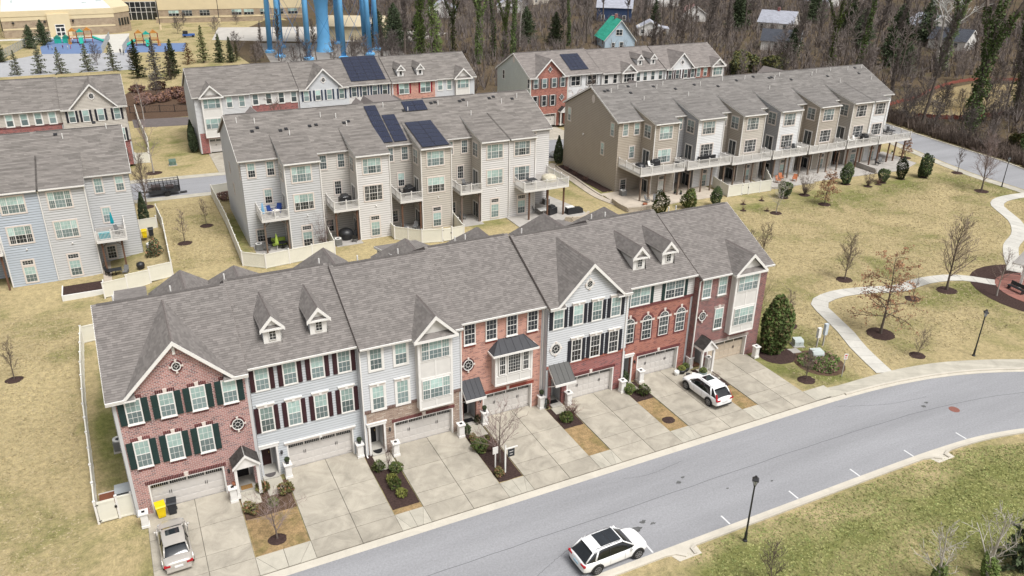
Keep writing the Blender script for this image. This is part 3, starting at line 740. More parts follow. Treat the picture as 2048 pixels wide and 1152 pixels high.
def rear_gable(h,cx,z=11.6,hw=2.5,y1=12.6,roof=None,dep=DEP):
    """hipped rear cross gable, its tip seen over the ridge"""
    m=MB(); ze=EZ; yb=y1+hw; ys=RY+(EZ+SL*(RY+.35)-z)/SL
    for s in(-1,1):
        P=Vector((cx+s*hw,yb,ze)); n=Vector((s*(z-ze),0,hw)).normalized(); U=Vector((0,-1,0)) if s<0 else Vector((0,1,0)); V=n.cross(U)
        pts=[P,Vector((cx,y1,z)),Vector((cx,ys,z)),Vector((cx+s*hw,ys+2.5,ze))]
        poly=[((p-P).dot(U),(p-P).dot(V)) for p in pts]
        courses(m,P+n*.03,U,V,poly,.19,.02,None,(1.3,.0)); m.poly([p+n*.025 for p in pts],None,[(q[0]+1.3,q[1]) for q in poly])
    slope(m,(cx+hw,yb,ze),(cx-hw,yb,ze),(cx,y1,z)); m.build('rear_gable_shingles',roof or ROOF_H,h,kind='stuff')
    c=MB()
    n=int((y1-ys)/.33)
    for i in range(n): c.prism([(cx-.14,ys+i*.33,z-.06),(cx,ys+i*.33,z+.09),(cx+.14,ys+i*.33,z-.06),(cx,ys+i*.33,z)],(0,.31,0))
    c.build('ridge_cap',CAPL,h)
    MB().box(cx-hw+.3,cx+hw-.3,DEP-.1,yb-.3,0,ze-.05).build('rear_bay_wall',SID['pale_grey'],h)
def rear_shed(h,x0,x1,roof=None,mat=None):
    """rear bay under a low shed roof that meets the back slope"""
    y1=16.6; z1=9.1; k=.22; zr=EZ+SL*(RY+.35)
    # meets: zr-SL*(y-RY)=z1+k*(y1-y)
    y0=(zr+SL*RY-z1-k*y1)/(SL-k); z0=zr-SL*(y0-RY)
    m=MB(); slope(m,(x1+.2,y1,z1),(x0-.2,y1,z1),(x0-.2,y0,z0),(x1+.2,y0,z0)); m.build('shed_roof_shingles',roof or ROOF_H,h,kind='stuff')
    MB().prism([(x0,y0+.2,z0-.3),(x0,y1-.3,z1-.0),(x0,y1-.3,0),(x0,y0+.2,0)],(x1-x0,0,0)).build('rear_bay_wall',mat or SID['pale_grey'],h)
    q=MB(); courses(q,(x0-.004,0,0),(0,-1,0),(0,0,1),[(-(y1-.3),6),(-(y0+.2),6),(-(y0+.2),z0-.1),(-(y1-.3),z1)],.2,.03); q.build('siding_board',mat or SID['pale_grey'],h,kind='stuff')
    b=MB(); b.prism([(x0-.22,y0,z0+.02),(x0-.22,y1,z1+.02),(x0-.22,y1,z1-.2),(x0-.22,y0,z0-.2)],(.05,0,0)); b.build('rake_board',WHITE,h)
def vent_pipe(h,x,y,z):
    return link('vent_pipe',cached('vp',lambda:MB().tube((0,0,-.1),(0,0,.62),.055,n=8).mesh('vent_pipe',WHITE)),h,(x,y,z))
def vent_box(h,x,y,z):
    def mk():
        m=MB(); m.box(-.16,.16,-.16,.16,-.05,.06); m.prism([(-.2,-.22,.02),(-.2,.2,.18),(-.2,.22,.13),(-.2,-.2,-.02)],(.4,0,0)); return m.mesh('roof_vent',BLACK)
    return link('roof_vent',cached('vb',mk),h,(x,y,z))
CONC=plain('concrete_step',(.42,.40,.36),.85,.1,2)
# ---------------------------------------------------------------- the near street row
H=[]
h1=front_house('pinkish red brick end townhouse with dark green shutters and brick front gable',(0,0,0),8.02,(BR_PINK,'brick'),garage=(1.0,5.7),door=(6.3,7.55),
  top2=(.71,2.62,4.48,6.38),top1=(.71,2.63,4.51),shut='green',gab=(3.95,3.2,12.33),rnd=((6.98,5.33,.33),(3.95,10.5,.23)),ends=(1,1),endmat=SID['mist'],ov=(.3,.02),lint=BR_CAP)
porch_gable(h1,6.15,7.85,0); lamp(h1,5.95,1.9)
MB().box(3.87,4.03,-.1,0,11.35,11.85).build('gable_bracket',WHITE,h1)
h2=front_house('blue-grey sided townhouse with eight maroon-shuttered windows and two dormers above',(8.03,.6,0),7.36,(SID['blue_grey'],'lap'),garage=(1.95,6.7),door=(.1,1.2),
  top2=(.48,2.32,4.17,6.02),top1=(.48,2.32,4.17,6.02),shut='maroon',dorm=(2.1,5.2),surround=True,doormat=DOORM)
lamp(h2,1.55,1.9)
h3=front_house('pale grey sided townhouse on tan brick base, white two-storey bay under its gable',(15.4,0,0),7.6,(SID['pale_grey'],'lap'),(BR_TAN,'brick'),3.72,garage=(2.2,6.85),door=(.4,1.4),
  top2=(.73,2.55),top1=(.73,2.55),bay=(4.05,6.65,3.15,10.75,1.6),surround=True,lint=BR_CAP,band=(3.62,BR_CAPB),pipes=(.02,7.55),ends=(1,1),ov=(.02,.02),trimw=.16)
lamp(h3,1.85,1.9)
h4=front_house('salmon brick townhouse with a boxed bay under a black metal roof',(23.0,.6,0),7.18,(BR_SALM,'brick'),garage=(1.98,6.3),door=(.35,1.45),
  top2=(.5,2.26,3.98,5.75),kind2='dark',rnd=((.78,5.35,.36),),lint=plain('soldier_brick_red',(.30,.07,.05),.85,.2,9),ends=(0,1),pipes=(7.1,))
awning(h4,.1,1.7,0,4.05,3.05); lamp(h4,1.75,1.95)
# boxed bay with hipped metal roof
b=MB(); b.box(2.75,5.95,-.6,.05,3.2,6.1); b.build('bay_wall',PANEL_W,h4)
t=MB()
for xx in(2.75,5.81): t.box(xx,xx+.14,-.64,-.601,3.2,6.1)
for z in(3.2,3.95,5.95): t.box(2.89,5.81,-.638,-.601,z,z+.14)
for xx in(3.75,4.85): t.box(xx,xx+.07,-.636,-.601,3.34,3.95)
t.build('bay_trim',WHITE,h4)
window(h4,3.1,4.2,.5,1.65,-.602,kind='dark',trim=.05); window(h4,3.83,4.2,1.05,1.65,-.602,kind='dark',trim=.05,grid=(5,6),dh=False); window(h4,5.1,4.2,.5,1.65,-.602,kind='mix' if 0 else 'dark',trim=.05)
m=MB(); m.poly([(2.45,-1.0,6.15),(6.25,-1.0,6.15),(5.4,0,6.95),(3.3,0,6.95)]); m.poly([(2.45,0,6.15),(2.45,-1.0,6.15),(3.3,0,6.95)]); m.poly([(6.25,-1.0,6.15),(6.25,0,6.15),(5.4,0,6.95)]); m.poly([(2.45,-1,6.15),(2.45,0,6.15),(6.25,0,6.15),(6.25,-1,6.15)])
br_=m.build('bay_roof',METALR,h4)
for i in range(7):
    xx=2.45+3.8*i/6; tx=min(max(xx,3.3),5.4); 
    if i in(0,6): ty,tz=0,6.95
    else: ty,tz=0,6.95
    MB().tube((xx,-1.0,6.18),(tx,ty,tz+.02),.022,n=4).build('seam',METALR,br_)
MB().box(2.4,6.3,-1.05,-.95,5.98,6.14).box(2.4,2.5,-.95,0,5.98,6.14).box(6.2,6.3,-.95,0,5.98,6.14).build('fascia',WHITE,br_)
h5=front_house('pale grey sided townhouse with black shutters, tall front gable and red brick base',(30.2,0,0),7.4,(SID['pale_grey'],'lap'),(BR_RED,'brick'),3.72,garage=(1.95,6.4),door=(.5,1.5),
  top2=(.48,2.23,3.95,5.7),top1=(2.23,3.96,5.7),shut='black',kind1='dark',gab=(3.72,2.98,12.12),rnd=((.76,5.35,.36),(3.55,10.4,.23)),lint=BR_CAP,band=(3.62,plain('soldier_brick_coral',(.34,.12,.09),.85,.2,8)),ends=(1,1),ov=(.02,.02),pipes=(7.2,))
awning(h5,.2,2.0,0,4.0,2.85,1.3,plain('awning_metal_grey',(.10,.098,.094),.65,.1,2,spec=.25)); lamp(h5,1.8,1.95)
MB().box(3.45,3.6,-.1,0,11.2,11.6).build('gable_bracket',WHITE,h5)
h6=front_house('orange-red brick townhouse with four arched windows, a white top storey and two dormers',(37.6,.6,0),7.0,(SID['offwhite'],'lap'),(BR_ORNG,'brick'),7.0,garage=(1.75,6.05),door=(.15,1.1),
  twin=((.55,7.25,1.85,1.55,'blind','green'),(4.0,7.25,1.85,1.55,'grey','green')),archs=(.2,1.95,3.68,5.4),dorm=(1.97,4.85),lint=BR_CAP,band=(6.95,BR_CAP),surround=True)
lamp(h6,1.45,1.9)
h7=front_house('dark plum brick end townhouse with a white two-storey bay and a small gabled porch',(44.6,0,-.22),7.5,(BR_PLUM,'brick'),garage=(1.8,6.2),door=(.45,1.4),
  top2=(.42,2.1),top1=(2.1,),rnd=((.72,5.35,.33),),bay=(3.5,6.1,3.2,10.7,1.65),gmat=GDOOR2,ends=(1,'brick'),endmat=BR_PLUM,ov=(.02,.3),lint=plain('lintel_stone',(.40,.34,.31),.85,.1),pipes=(.05,))
porch_gable(h7,.25,1.75,0,2.7,3.5,1.2); lamp(h7,1.65,1.95)
for h,cx in((h1,5.6),(h2,1.4),(h3,1.0),(h4,.3),(h4,6.9),(h5,6.3),(h6,5.3)):
    rear_gable(h,cx,11.6-(.3 if h in(h2,h4,h6) else 0),2.4,12.6-h.location.y)
rear_shed(h4,-.9+.0,2.6); rear_shed(h5,7.9-.6,10.6-.6); rear_shed(h1,1.0,2.9)
for h,xs in((h1,(1.0,4.6)),(h2,(.2,7.0)),(h3,(2.4,5.6)),(h4,(3.0,3.9)),(h5,(1.5,)),(h6,(1.2,2.6)),(h7,(2.0,2.8))):
    for x in xs: vent_pipe(h,x,7.6,12.0)
# ---------------------------------------------------------------- rows seen from the back
DECKW=plain('deck_white_vinyl',(.66,.64,.61),.5,.04,2)
WOODP=plain('stained_post',(.13,.07,.045),.8,.2,4)
WOODP2=plain('weathered_post',(.17,.125,.095),.85,.2,4)
PRIV=plain('cocoa_deck_underside',(.16,.12,.10),.85,.2)
SKY_G=None
def railing(par,P,Q,z,h=1.0,posts=True,bal=.13,dark=False):
    """one straight run of railing from P to Q (xy)"""
    P=Vector((*P,z));Q=Vector((*Q,z)); L_=(Q-P).length; u=(Q-P)/L_
    n=max(1,round(L_/1.75)); v=Vector((-u.y,u.x,0))
    rails=MB(); bals=MB()
    for zz,t in((h-.05,.05),(.12,.04)):
        a=P+Vector((0,0,zz)); rails.prism([a-v*.035-Vector((0,0,t/2)),a+v*.035-Vector((0,0,t/2)),a+v*.035+Vector((0,0,t/2)),a-v*.035+Vector((0,0,t/2))],u*L_)
    k=int(L_/bal)
    for i in range(1,k):
        a=P+u*(L_*i/k); bals.prism([a-v*.015-u*.018,a+v*.015-u*.018,a+v*.015+u*.018,a-v*.015+u*.018],(0,0,h-.06))
    o=rails.build('railing',DECKW,par); bals.build('baluster',DECKW,o,kind='stuff')
    for i in range(n+1):
        a=P+u*(L_*i/n)
        link('railing_post',cached('rpost',lambda:MB().box(-.06,.06,-.06,.06,-.25,1.08).box(-.075,.075,-.075,.075,1.08,1.13).mesh('railing_post',DECKW)),o,a)
def deck(par,x0,x1,y0,y1,z,sides='LFR',zg=0,posts=None,braces=True,pm=None):
    pm=pm or WOODP
    m=MB(); m.box(x0,x1,y0,y1,z-.12,z,PRIV); 
    o=m.build('deck',PRIV,par)
    n=int((y1-y0)/.145)
    bd=cached(('db',round(x1-x0,2)),lambda:MB().box(.02,x1-x0-.02,0,.135,0,.03).mesh('deck_board',plain('deck_board_grey',(.33,.31,.29),.8,.15,3)))
    for i in range(n): link('deck_board',bd,o,(x0,y0+i*.145,z+.002))
    f=MB(); f.box(x0-.03,x1+.03,y0-.04,y0-.001,z-.28,z+.02); f.box(x0-.04,x0-.001,y0,y1,z-.28,z+.02); f.box(x1+.001,x1+.04,y0,y1,z-.28,z+.02); f.build('fascia',DECKW,o)
    if 'F' in sides: railing(par,(x0+.05,y0+.05),(x1-.05,y0+.05),z)
    if 'L' in sides: railing(par,(x0+.05,y1-.1),(x0+.05,y0+.05),z)
    if 'R' in sides: railing(par,(x1-.05,y0+.05),(x1-.05,y1-.1),z)
    if isinstance(sides,str) and 'r' in sides: railing(par,(x1-.05,y0+.05),(x1-.05,y0+2.2),z)
    for (px,py) in (posts or [(x0+.25,y0+.35),(x1-.25,y0+.35)]):
        p=MB(); p.box(px-.09,px+.09,py-.09,py+.09,zg,z-.12); 
        q=p.build('deck_post',pm,par)
        if braces:
            b=MB(); 
            for s in(-1,1):
                if x0-.01<px+s*.9<x1+.01: b.tube((px,py,z-1.0),(px+s*.85,py,z-.2),.045,n=4)
            if b.v: b.build('brace',WOODP2,q)
def slider(par,x,y,z,w,h,face=0,fr=None,left='teal'):
    """sliding glass door, two leaves"""
    def mk():
        m=MB(); m.box(-.09,0,-.05,.01,-.02,h+.1,WHITE); m.box(w,w+.09,-.05,.01,-.02,h+.1,WHITE); m.box(0,w,-.05,.01,h,h+.1,WHITE)
        m.box(0,w,-.03,.01,0,.06,WHITE); m.box(0,w,-.03,.01,h-.06,h,WHITE); m.box(w/2-.03,w/2+.03,-.035,.01,.06,h-.06,WHITE); m.box(0,.05,-.031,.01,.06,h-.06,WHITE); m.box(w-.05,w,-.031,.01,.06,h-.06,WHITE)
        return m.mesh('sliding_door')
    o=link('sliding_door',cached(('sd',w,h),mk),par,(x-(.05 if face=='L' else 0)+(.05 if face=='R' else 0),y-(.05 if face==0 else 0),z),FD[face])
    link('pane',pane_mesh(GLASS_G),o,(.04,-.004,.05),0,scale=(w/2-.06,1,h-.1)); link('pane',pane_mesh(GLASS_D),o,(w/2+.03,-.004,.05),0,scale=(w/2-.06,1,h-.1))
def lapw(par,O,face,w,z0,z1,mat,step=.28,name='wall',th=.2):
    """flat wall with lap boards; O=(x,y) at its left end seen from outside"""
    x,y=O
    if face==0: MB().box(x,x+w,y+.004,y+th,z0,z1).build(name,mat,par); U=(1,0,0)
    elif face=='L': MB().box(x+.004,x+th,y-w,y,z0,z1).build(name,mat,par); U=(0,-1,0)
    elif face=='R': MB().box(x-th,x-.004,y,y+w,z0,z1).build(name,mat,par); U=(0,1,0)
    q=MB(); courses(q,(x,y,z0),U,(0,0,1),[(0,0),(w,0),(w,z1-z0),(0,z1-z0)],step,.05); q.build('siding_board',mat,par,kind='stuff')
RZ=10.45; RS=.475; RRY=7.4; RDEP=15
def rear_house(label,loc,rw,bw,mrec,mbay,flip=False,roof=None,ends=(0,0),ov=(0,0),top=('blind','blind'),mid=('blind','blind'),gr='blind',bd=3.2,zg=0,deckspec=None,pm=None,vents=(),mside=None,endwin=(),step=.28,mend=None,wide=False,sideslider=True,frontgable=()):
    h=thing('townhouse',label,'townhouse',loc); W=rw+bw; roof=roof or ROOF_M
    b0,b1=(rw,W) if not flip else (0,bw); r0,r1=(0,rw) if not flip else (bw,W)
    mside=mside or mrec
    # walls
    lapw(h,(r0,0),0,rw,zg,RZ,mrec,step); lapw(h,(b0,-bd),0,bw,zg,RZ,mbay,step)
    k=.26; zs=RZ; ys0=-bd-.3; sec=math.sqrt(1+RS*RS)
    yend=(k*ys0*-1+0.0); # meeting point of shed and main slope
    ym=(RS*.3-k*bd-k*.3+0)/(RS-k) if False else (k*(bd+.3)-RS*.3)/(RS-k)
    zm=RZ+k*(ym-ys0)
    for face,x in(('L',b0),('R',b1)):
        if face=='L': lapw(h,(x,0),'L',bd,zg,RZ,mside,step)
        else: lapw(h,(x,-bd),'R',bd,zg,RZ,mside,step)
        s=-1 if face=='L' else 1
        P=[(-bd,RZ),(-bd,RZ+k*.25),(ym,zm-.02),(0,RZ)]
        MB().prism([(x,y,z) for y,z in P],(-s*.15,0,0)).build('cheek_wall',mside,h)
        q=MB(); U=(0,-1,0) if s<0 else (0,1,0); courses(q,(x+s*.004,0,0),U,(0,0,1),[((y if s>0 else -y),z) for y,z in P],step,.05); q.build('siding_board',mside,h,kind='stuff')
        t=MB(); xx=x-.09 if s<0 else x+.03
        t.prism([(xx,ys0,RZ+.03),(xx,ym,zm+.03),(xx,ym,zm-.17),(xx,ys0,RZ-.2)],(.06,0,0)); t.build('rake_board',WHITE,h)
    # corner boards
    c=MB()
    for x in(b0,b1): c.box(x-.06,x+.06,-bd-.065,-bd-.0,zg,RZ); 
    c.build('corner_board',WHITE,h)
    # roofs
    zr=main_roof(h,W,ov[0],ov[1],roof,ze=RZ,ry=RRY,sl=RS,dep=RDEP,step=.27,ef=.3,eb=.3)
    m=MB(); slope(m,(b0-.1,ys0,RZ+.03),(b1+.1,ys0,RZ+.03),(b1+.1,ym,zm+.03),(b0-.1,ym,zm+.03),.27,.024); m.build('shed_roof_shingles',roof,h,kind='stuff')
    MB().prism([(b0-.02,ys0,RZ+.015),(b0-.02,ym,zm+.015),(b0-.02,ym,zm-.15),(b0-.02,ys0,RZ-.15)],(b1-b0+.04,0,0)).build('shed_deck',CAPL,h)
    g=MB(); g.box(b0-.1,b1+.1,ys0-.12,ys0,RZ-.12,RZ+.02); g.build('gutter',WHITE,h)
    dx=b1-.1 if flip is False else b0+.1
    p=MB(); p.box(b1-.05,b1+.05,-bd-.16,-bd-.07,zg+.05,RZ-.3); p.prism([(b1-.05,-bd-.16,RZ-.3),(b1-.05,-bd-.07,RZ-.3),(b1-.05,ys0-.02,RZ-.02),(b1-.05,ys0-.1,RZ-.02)],(.1,0,0)); p.build('downpipe',WHITE,h)
    # body
    prof=[(0.3,zg),(RDEP,zg),(RDEP,RZ-.25),(RRY,zr-.3),(0.3,RZ-.05)]
    prof2=[(0,zg),(RDEP,zg),(RDEP,RZ-.25),(RRY,zr-.3),(0,RZ-.15)]
    em=mend or mside
    side_wall(h,0 if ends[0] else .02,-1,prof2,em,step=step,lap=bool(ends[0])); side_wall(h,W if ends[1] else W-.02,1,prof2,em,step=step,lap=bool(ends[1]))
    MB().box(.1,W-.1,RDEP-.2,RDEP,zg,RZ-.3).build('street_wall',em,h)
    for s_,e in((0,ends[0]),(1,ends[1])):
        if e:
            xx=-ov[0]-.03 if s_==0 else W+ov[1]-.02
            q=MB(); q.prism([(xx,-.31,RZ+.0),(xx,RRY,zr+.01),(xx,RRY,zr-.24),(xx,-.31,RZ-.25)],(.05,0,0)); q.prism([(xx,RDEP+.31,RZ-.1),(xx,RDEP+.31,RZ-.35),(xx,RRY,zr-.24),(xx,RRY,zr+.01)],(.05,0,0)); q.build('rake_board',WHITE,h)
    # windows
    T=.13
    def RW(x): return r0+x
    xs=(.75,rw-1.35) if not flip else (.9,)
    for i,x in enumerate(xs):
        window(h,RW(x),8.4,.8,1.65,0,kind=top[0],trim=T,tmat=STONE_W)
    if not flip: window(h,RW(rw-1.95),5.1,.8,1.65,0,kind=mid[0],trim=T,tmat=STONE_W)
    window(h,b0+.78,8.2,2.15,1.8,-bd,cols=(.27,.46,.27),kind=top[1],trim=T,tmat=STONE_W)
    window(h,b0+.78,4.85,2.15,1.85,-bd,cols=(.27,.46,.27),kind=mid[1],trim=T,tmat=STONE_W)
    window(h,b0+1.35,zg+.35,1.05,1.75,-bd,kind=gr,trim=T,tmat=STONE_W); window(h,b0+1.35,zg+2.35,1.05,.5,-bd,kind='dark',trim=T,tmat=STONE_W,dh=False,grid=(4,2))
    if sideslider:
        window(h,b0,8.2,1.5,1.75,-.7,face='L',cols=(.5,.5),kind='grey',trim=T,tmat=STONE_W); slider(h,b0,-.75,4.3,1.5,2.1,'L'); slider(h,b0,-.75,zg+.12,1.6,2.05,'L')
    # ground floor back wall window in the shade
    window(h,RW(.9 if not flip else .8),zg+.5,.9,1.5,0,kind='dim',trim=T,tmat=STONE_W)
    if deckspec: deck(h,*deckspec[:4],4.3,deckspec[4],zg,deckspec[5] if len(deckspec)>5 else None,braces=not wide,pm=pm)
    for v in vents:
        x,y=v[:2]; z=RZ+RS*(y+.3) if y>ym or not(b0<x<b1) else RZ+k*(y-ys0)+.03
        (vent_box if v[2]=='b' else vent_pipe)(h,x,y,z)
    lk=cached('lk',lambda:MB().lathe(0,0,[(.05,-.08),(.09,-.02),(.09,.04),(.03,.1)],8,WHITE).mesh('flood_light'))
    link('flood_light',lk,h,(b0+2.1,-bd-.1,4.1))
    return h
V1=((1.0,5.9,'p'),(3.0,5.6,'p'),(2.4,4.2,'b'),(3.1,4.7,'b'),(5.6,3.9,'b'),(6.3,4.1,'b'),(6.4,2.8,'p'))
V2=((2.6,5.6,'p'),(4.4,5.2,'p'),(.9,4.2,'b'),(1.7,4.3,'b'),(5.1,4.2,'b'),(5.7,4.4,'b'),(5.3,3.7,'p'))
M=[]
M.append(rear_house('light grey sided end townhouse, left end of the middle row, blue chairs on its deck',(14.95,44.9,0),4.25,4.0,SID['lightgrey'],SID['mist'],ends=(1,0),ov=(.3,0),deckspec=(1.15,4.2,-3.55,-.02,'LF'),vents=V1,mid=('mix','mix'),top=('mix','blind'),mend=SID['lightgrey'],pm=WOODP2,gr='mix'))
M.append(rear_house('cream sided townhouse with a large black grill on its small deck',(23.2,44.9,0),4.25,4.0,SID['cream'],SID['offwhite'],deckspec=(1.15,4.2,-3.55,-.02,'LF'),vents=V2,top=('grey','blind'),mid=('dark','dark'),pm=WOODP))
M.append(rear_house('beige sided townhouse covered with solar panels on its back roof',(31.45,44.9,0),4.0,3.9,SID['greige'],SID['beige'],deckspec=(1.1,3.95,-3.55,-.02,'LF'),vents=((2.6,6.4,'p'),(5.0,5.4,'b'),(5.5,5.2,'p')),top=('grey','blind'),mid=('mix','mix'),pm=WOODP))
M.append(rear_house('cream sided townhouse fourth along the middle row with two patio chairs on deck',(39.35,44.9,0),4.1,3.85,SID['beige'],SID['offwhite'],deckspec=(1.1,4.05,-3.55,-.02,'LF'),vents=((1.2,6.3,'b'),(1.8,6.4,'b'),(2.0,5.9,'p'),(5.2,6.2,'b'),(5.8,6.4,'b'),(5.9,5.2,'p'),(5.6,3.4,'p')),top=('grey','blind'),mid=('dark','blind'),pm=PRIV))
M.append(rear_house('white sided end townhouse with a wide corner deck on the right of middle row',(47.3,44.9,0),3.8,3.75,SID['offwhite'],SID['offwhite'],flip=True,ends=(0,1),ov=(0,.3),deckspec=(.9,7.4,-5.9,-.02,'FR',[(1.9,-5.4),(4.6,-5.4),(7.0,-5.4),(4.6,-.9),(7.0,-.9)]),vents=((1.6,6.3,'b'),(2.3,6.5,'b'),(2.9,5.2,'p'),(4.8,5.8,'b'),(5.6,6,'p')),top=('dark','grey'),mid=('grey','grey'),sideslider=False,wide=True))
dk=M[4]; railing(dk,(.95,-3.25),(.95,-5.85),4.3)
slider(dk,3.95,-.0,4.3,1.6,2.1,0)
UB=[]
def DS(rw,bw,left=True,x0=.3,x1=None,y0=-5.6): 
    W=rw+bw
    return (x0,x1 or W-.15,y0,-.02,'LFr' if left else 'Fr',[(x0+.9,y0+.45),(x0+3.0,y0+.35),(W-3.1,y0+.35),(W-.8,y0+.35),(x0+1.2,-2.6)])
def bh(label,x,rw,bw,a,b,**k):
    hh=rear_house(label,(x,45.1,-.3 if x<80 else -.5),rw,bw,a,b,roof=ROOF_B,bd=3.1,wide=True,pm=k.pop('pm',WOODP2),**k); UB.append(hh); return hh
bv=((1.2,6.0,'b'),(1.8,6.1,'b'),(2.1,5.7,'p'),(3.6,6.3,'p'),(5.2,5.2,'b'),(6.4,3.5,'p'),(6.9,6.4,'p'),(5.6,6.6,'b'))
bh('tan sided end townhouse with a tall windowed side wall, left end of the right-hand row',66,4.0,4.0,SID['tan'],SID['tan2'],ends=(1,0),ov=(.3,0),deckspec=(.35,7.75,-5.6,-.02,'LFr',[(.8,-5.2),(2.3,-5.1),(4.9,-5.1),(7.3,-5.1)]),vents=bv,top=('blind','blind'),mid=('blind','blind'),mend=SID['tan'],step=.24)
bh('townhouse with a bright white bay and grey sided recess beside the tan end house',74,3.5,4.6,SID['grey'],SID['white'],deckspec=DS(3.5,4.6),vents=bv[1:6],top=('blind','grey'),mid=('grey','dark'),step=.24)
bh('beige sided townhouse whose patio is closed by a cream fence',82.1,3.6,4.1,SID['tan2'],SID['beige'],deckspec=DS(3.6,4.1),vents=bv[::2],top=('mix','grey'),mid=('dark','dark'),step=.24)
bh('white-bayed townhouse with orange chairs on the patio below its deck',89.8,3.1,4.1,SID['grey'],SID['white'],deckspec=DS(3.1,4.1),vents=bv[1::2],top=('grey','grey'),mid=('dark','dark'),step=.24)
bh('brown-grey sided townhouse with green curtains in its deck door',97.0,3.9,4.1,SID['tan'],SID['tan2'],deckspec=DS(3.9,4.1),vents=bv[:5],top=('grey','grey'),mid=('dark','dark'),step=.24)
bh('light tan sided townhouse with a covered grill and chairs on its deck',105.0,3.0,4.2,SID['greige'],SID['beige'],deckspec=DS(3.0,4.2),vents=bv[2:7],top=('dark','dark'),mid=('dark','dark'),pm=WOODP,step=.24)
bh('white sided end townhouse beside the side road, right end of its row',112.2,4.4,3.4,SID['white'],SID['white'],flip=True,ends=(0,1),ov=(0,.3),deckspec=(.15,7.4,-5.6,-.02,'LFR',[(.9,-5.2),(3.4,-5.1),(7.0,-5.1),(4.9,-5.1),(7.0,-.6)]),vents=bv[3:],top=('dark','dark'),mid=('dark','dark'),sideslider=False,pm=WOODP,step=.24)
# windows and louvre of the tan end wall
e=UB[0]
window(e,0,7.8,.8,1.9,13.9,face='L',kind='blind',trim=.13,tmat=STONE_W); window(e,0,8.2,.8,1.75,1.8,face='L',kind='blind',trim=.13,tmat=STONE_W); window(e,0,4.9,.75,1.7,4.1,face='L',kind='blind',trim=.13,tmat=STONE_W)
MB().prism([(-.06,6.9+.42*math.cos(a*math.pi/8),12.35+.62*math.sin(a*math.pi/8)) for a in range(16)],(.06,0,0)).build('gable_louvre',STONE_W,e)
MB().lathe(0,0,[(.1,-.1),(.12,.1),(.05,.16)],8,WHITE).build('side_vent',WHITE,e,loc=(-.1,9.2,6.6))
e=M[0]
window(e,0,8.2,.6,1.5,.9,face='L',kind='dark',trim=.1,tmat=STONE_W); window(e,0,4.3,.6,1.3,8.0,face='L',kind='dark',trim=.1,tmat=STONE_W); window(e,0,6.6,.5,1.3,9.5,face='L',kind='dark',trim=.1,tmat=STONE_W)
F1=rear_house('light grey sided end townhouse with a teal umbrella on its deck, left edge',(-5.4,49.5,-1.1),4.5,4.35,SID['mist'],SID['mist'],flip=True,ends=(0,1),ov=(0,.3),deckspec=(4.5,7.5,-4.4,-.02,'FR',[(6.9,-3.9),(4.9,-3.9)]),vents=((2.2,6.6,'b'),(2.9,5.9,'p'),(6.3,8,'b'),(7.5,6.9,'p')),top=('blind','blind'),mid=('blind','blind'),sideslider=False,pm=WOODP)
window(F1,7.4,8.4,.8,1.65,0,kind='blind',trim=.13,tmat=STONE_W); window(F1,5.5,4.9,.8,1.7,0,kind='blind',trim=.13,tmat=STONE_W)
F2=rear_house('pale blue sided townhouse cut by the left edge of the picture',(-13.9,49.5,-1.1),4.15,4.35,SID['blue'],SID['blue'],deckspec=(.9,4.1,-4.2,-.02,'LFR'),vents=((3.0,6.0,'b'),(3.3,5.5,'p'),(4.3,5.9,'b')),mid=('dark','mix'),sideslider=False)
# ---------------------------------------------------------------- solar panels
SOLAR=plain('solar_cells',(.018,.022,.045),.15,.15,1,spec=.7)
def solar(par,x0,y0,nx,ny,pw,ph,ze,ey,k,dx=0):
    """grid of panels standing just off a slope that starts at (ey,ze) and rises k per metre"""
    V=Vector((0,1,k)).normalized(); n=Vector((0,-k,1)).normalized()
    def mk():
        m=MB(); O=Vector((0,0,0))
        m.prism([O,O+Vector((pw-.025,0,0)),O+Vector((pw-.025,0,0))+V*(ph-.025),O+V*(ph-.025)],n*.04,BLACK)
        a=O+n*.041+Vector((.02,0,0))+V*.02; m.poly([a,a+Vector((pw-.065,0,0)),a+Vector((pw-.065,0,0))+V*(ph-.065),a+V*(ph-.065)],SOLAR)
        for i in range(1,6):
            q=a+n*.001+Vector(((pw-.065)*i/6-.004,0,0)); m.poly([q,q+Vector((.008,0,0)),q+Vector((.008,0,0))+V*(ph-.065),q+V*(ph-.065)],GLASS_G)
        return m.mesh('solar_panel')
    me=cached(('sp',pw,ph,round(k,3)),mk)
    for i in range(nx):
        for j in range(ny):
            y=y0+j*ph*V.y
            link('solar_panel',me,par,(x0+i*pw,y,ze+k*(y-ey)+.1))
s=M[2]
solar(s,.15,.1,1,7,1.55,1.05,RZ,-.3,RS); solar(s,1.85,.1,1,5,1.7,1.05,RZ,-.3,RS)
solar(s,4.2,-3.3,2,6,1.75,1.08,RZ+.03,-3.5,.26); solar(s,5.2,5.1,2,2,1.5,1.05,RZ,-.3,RS)
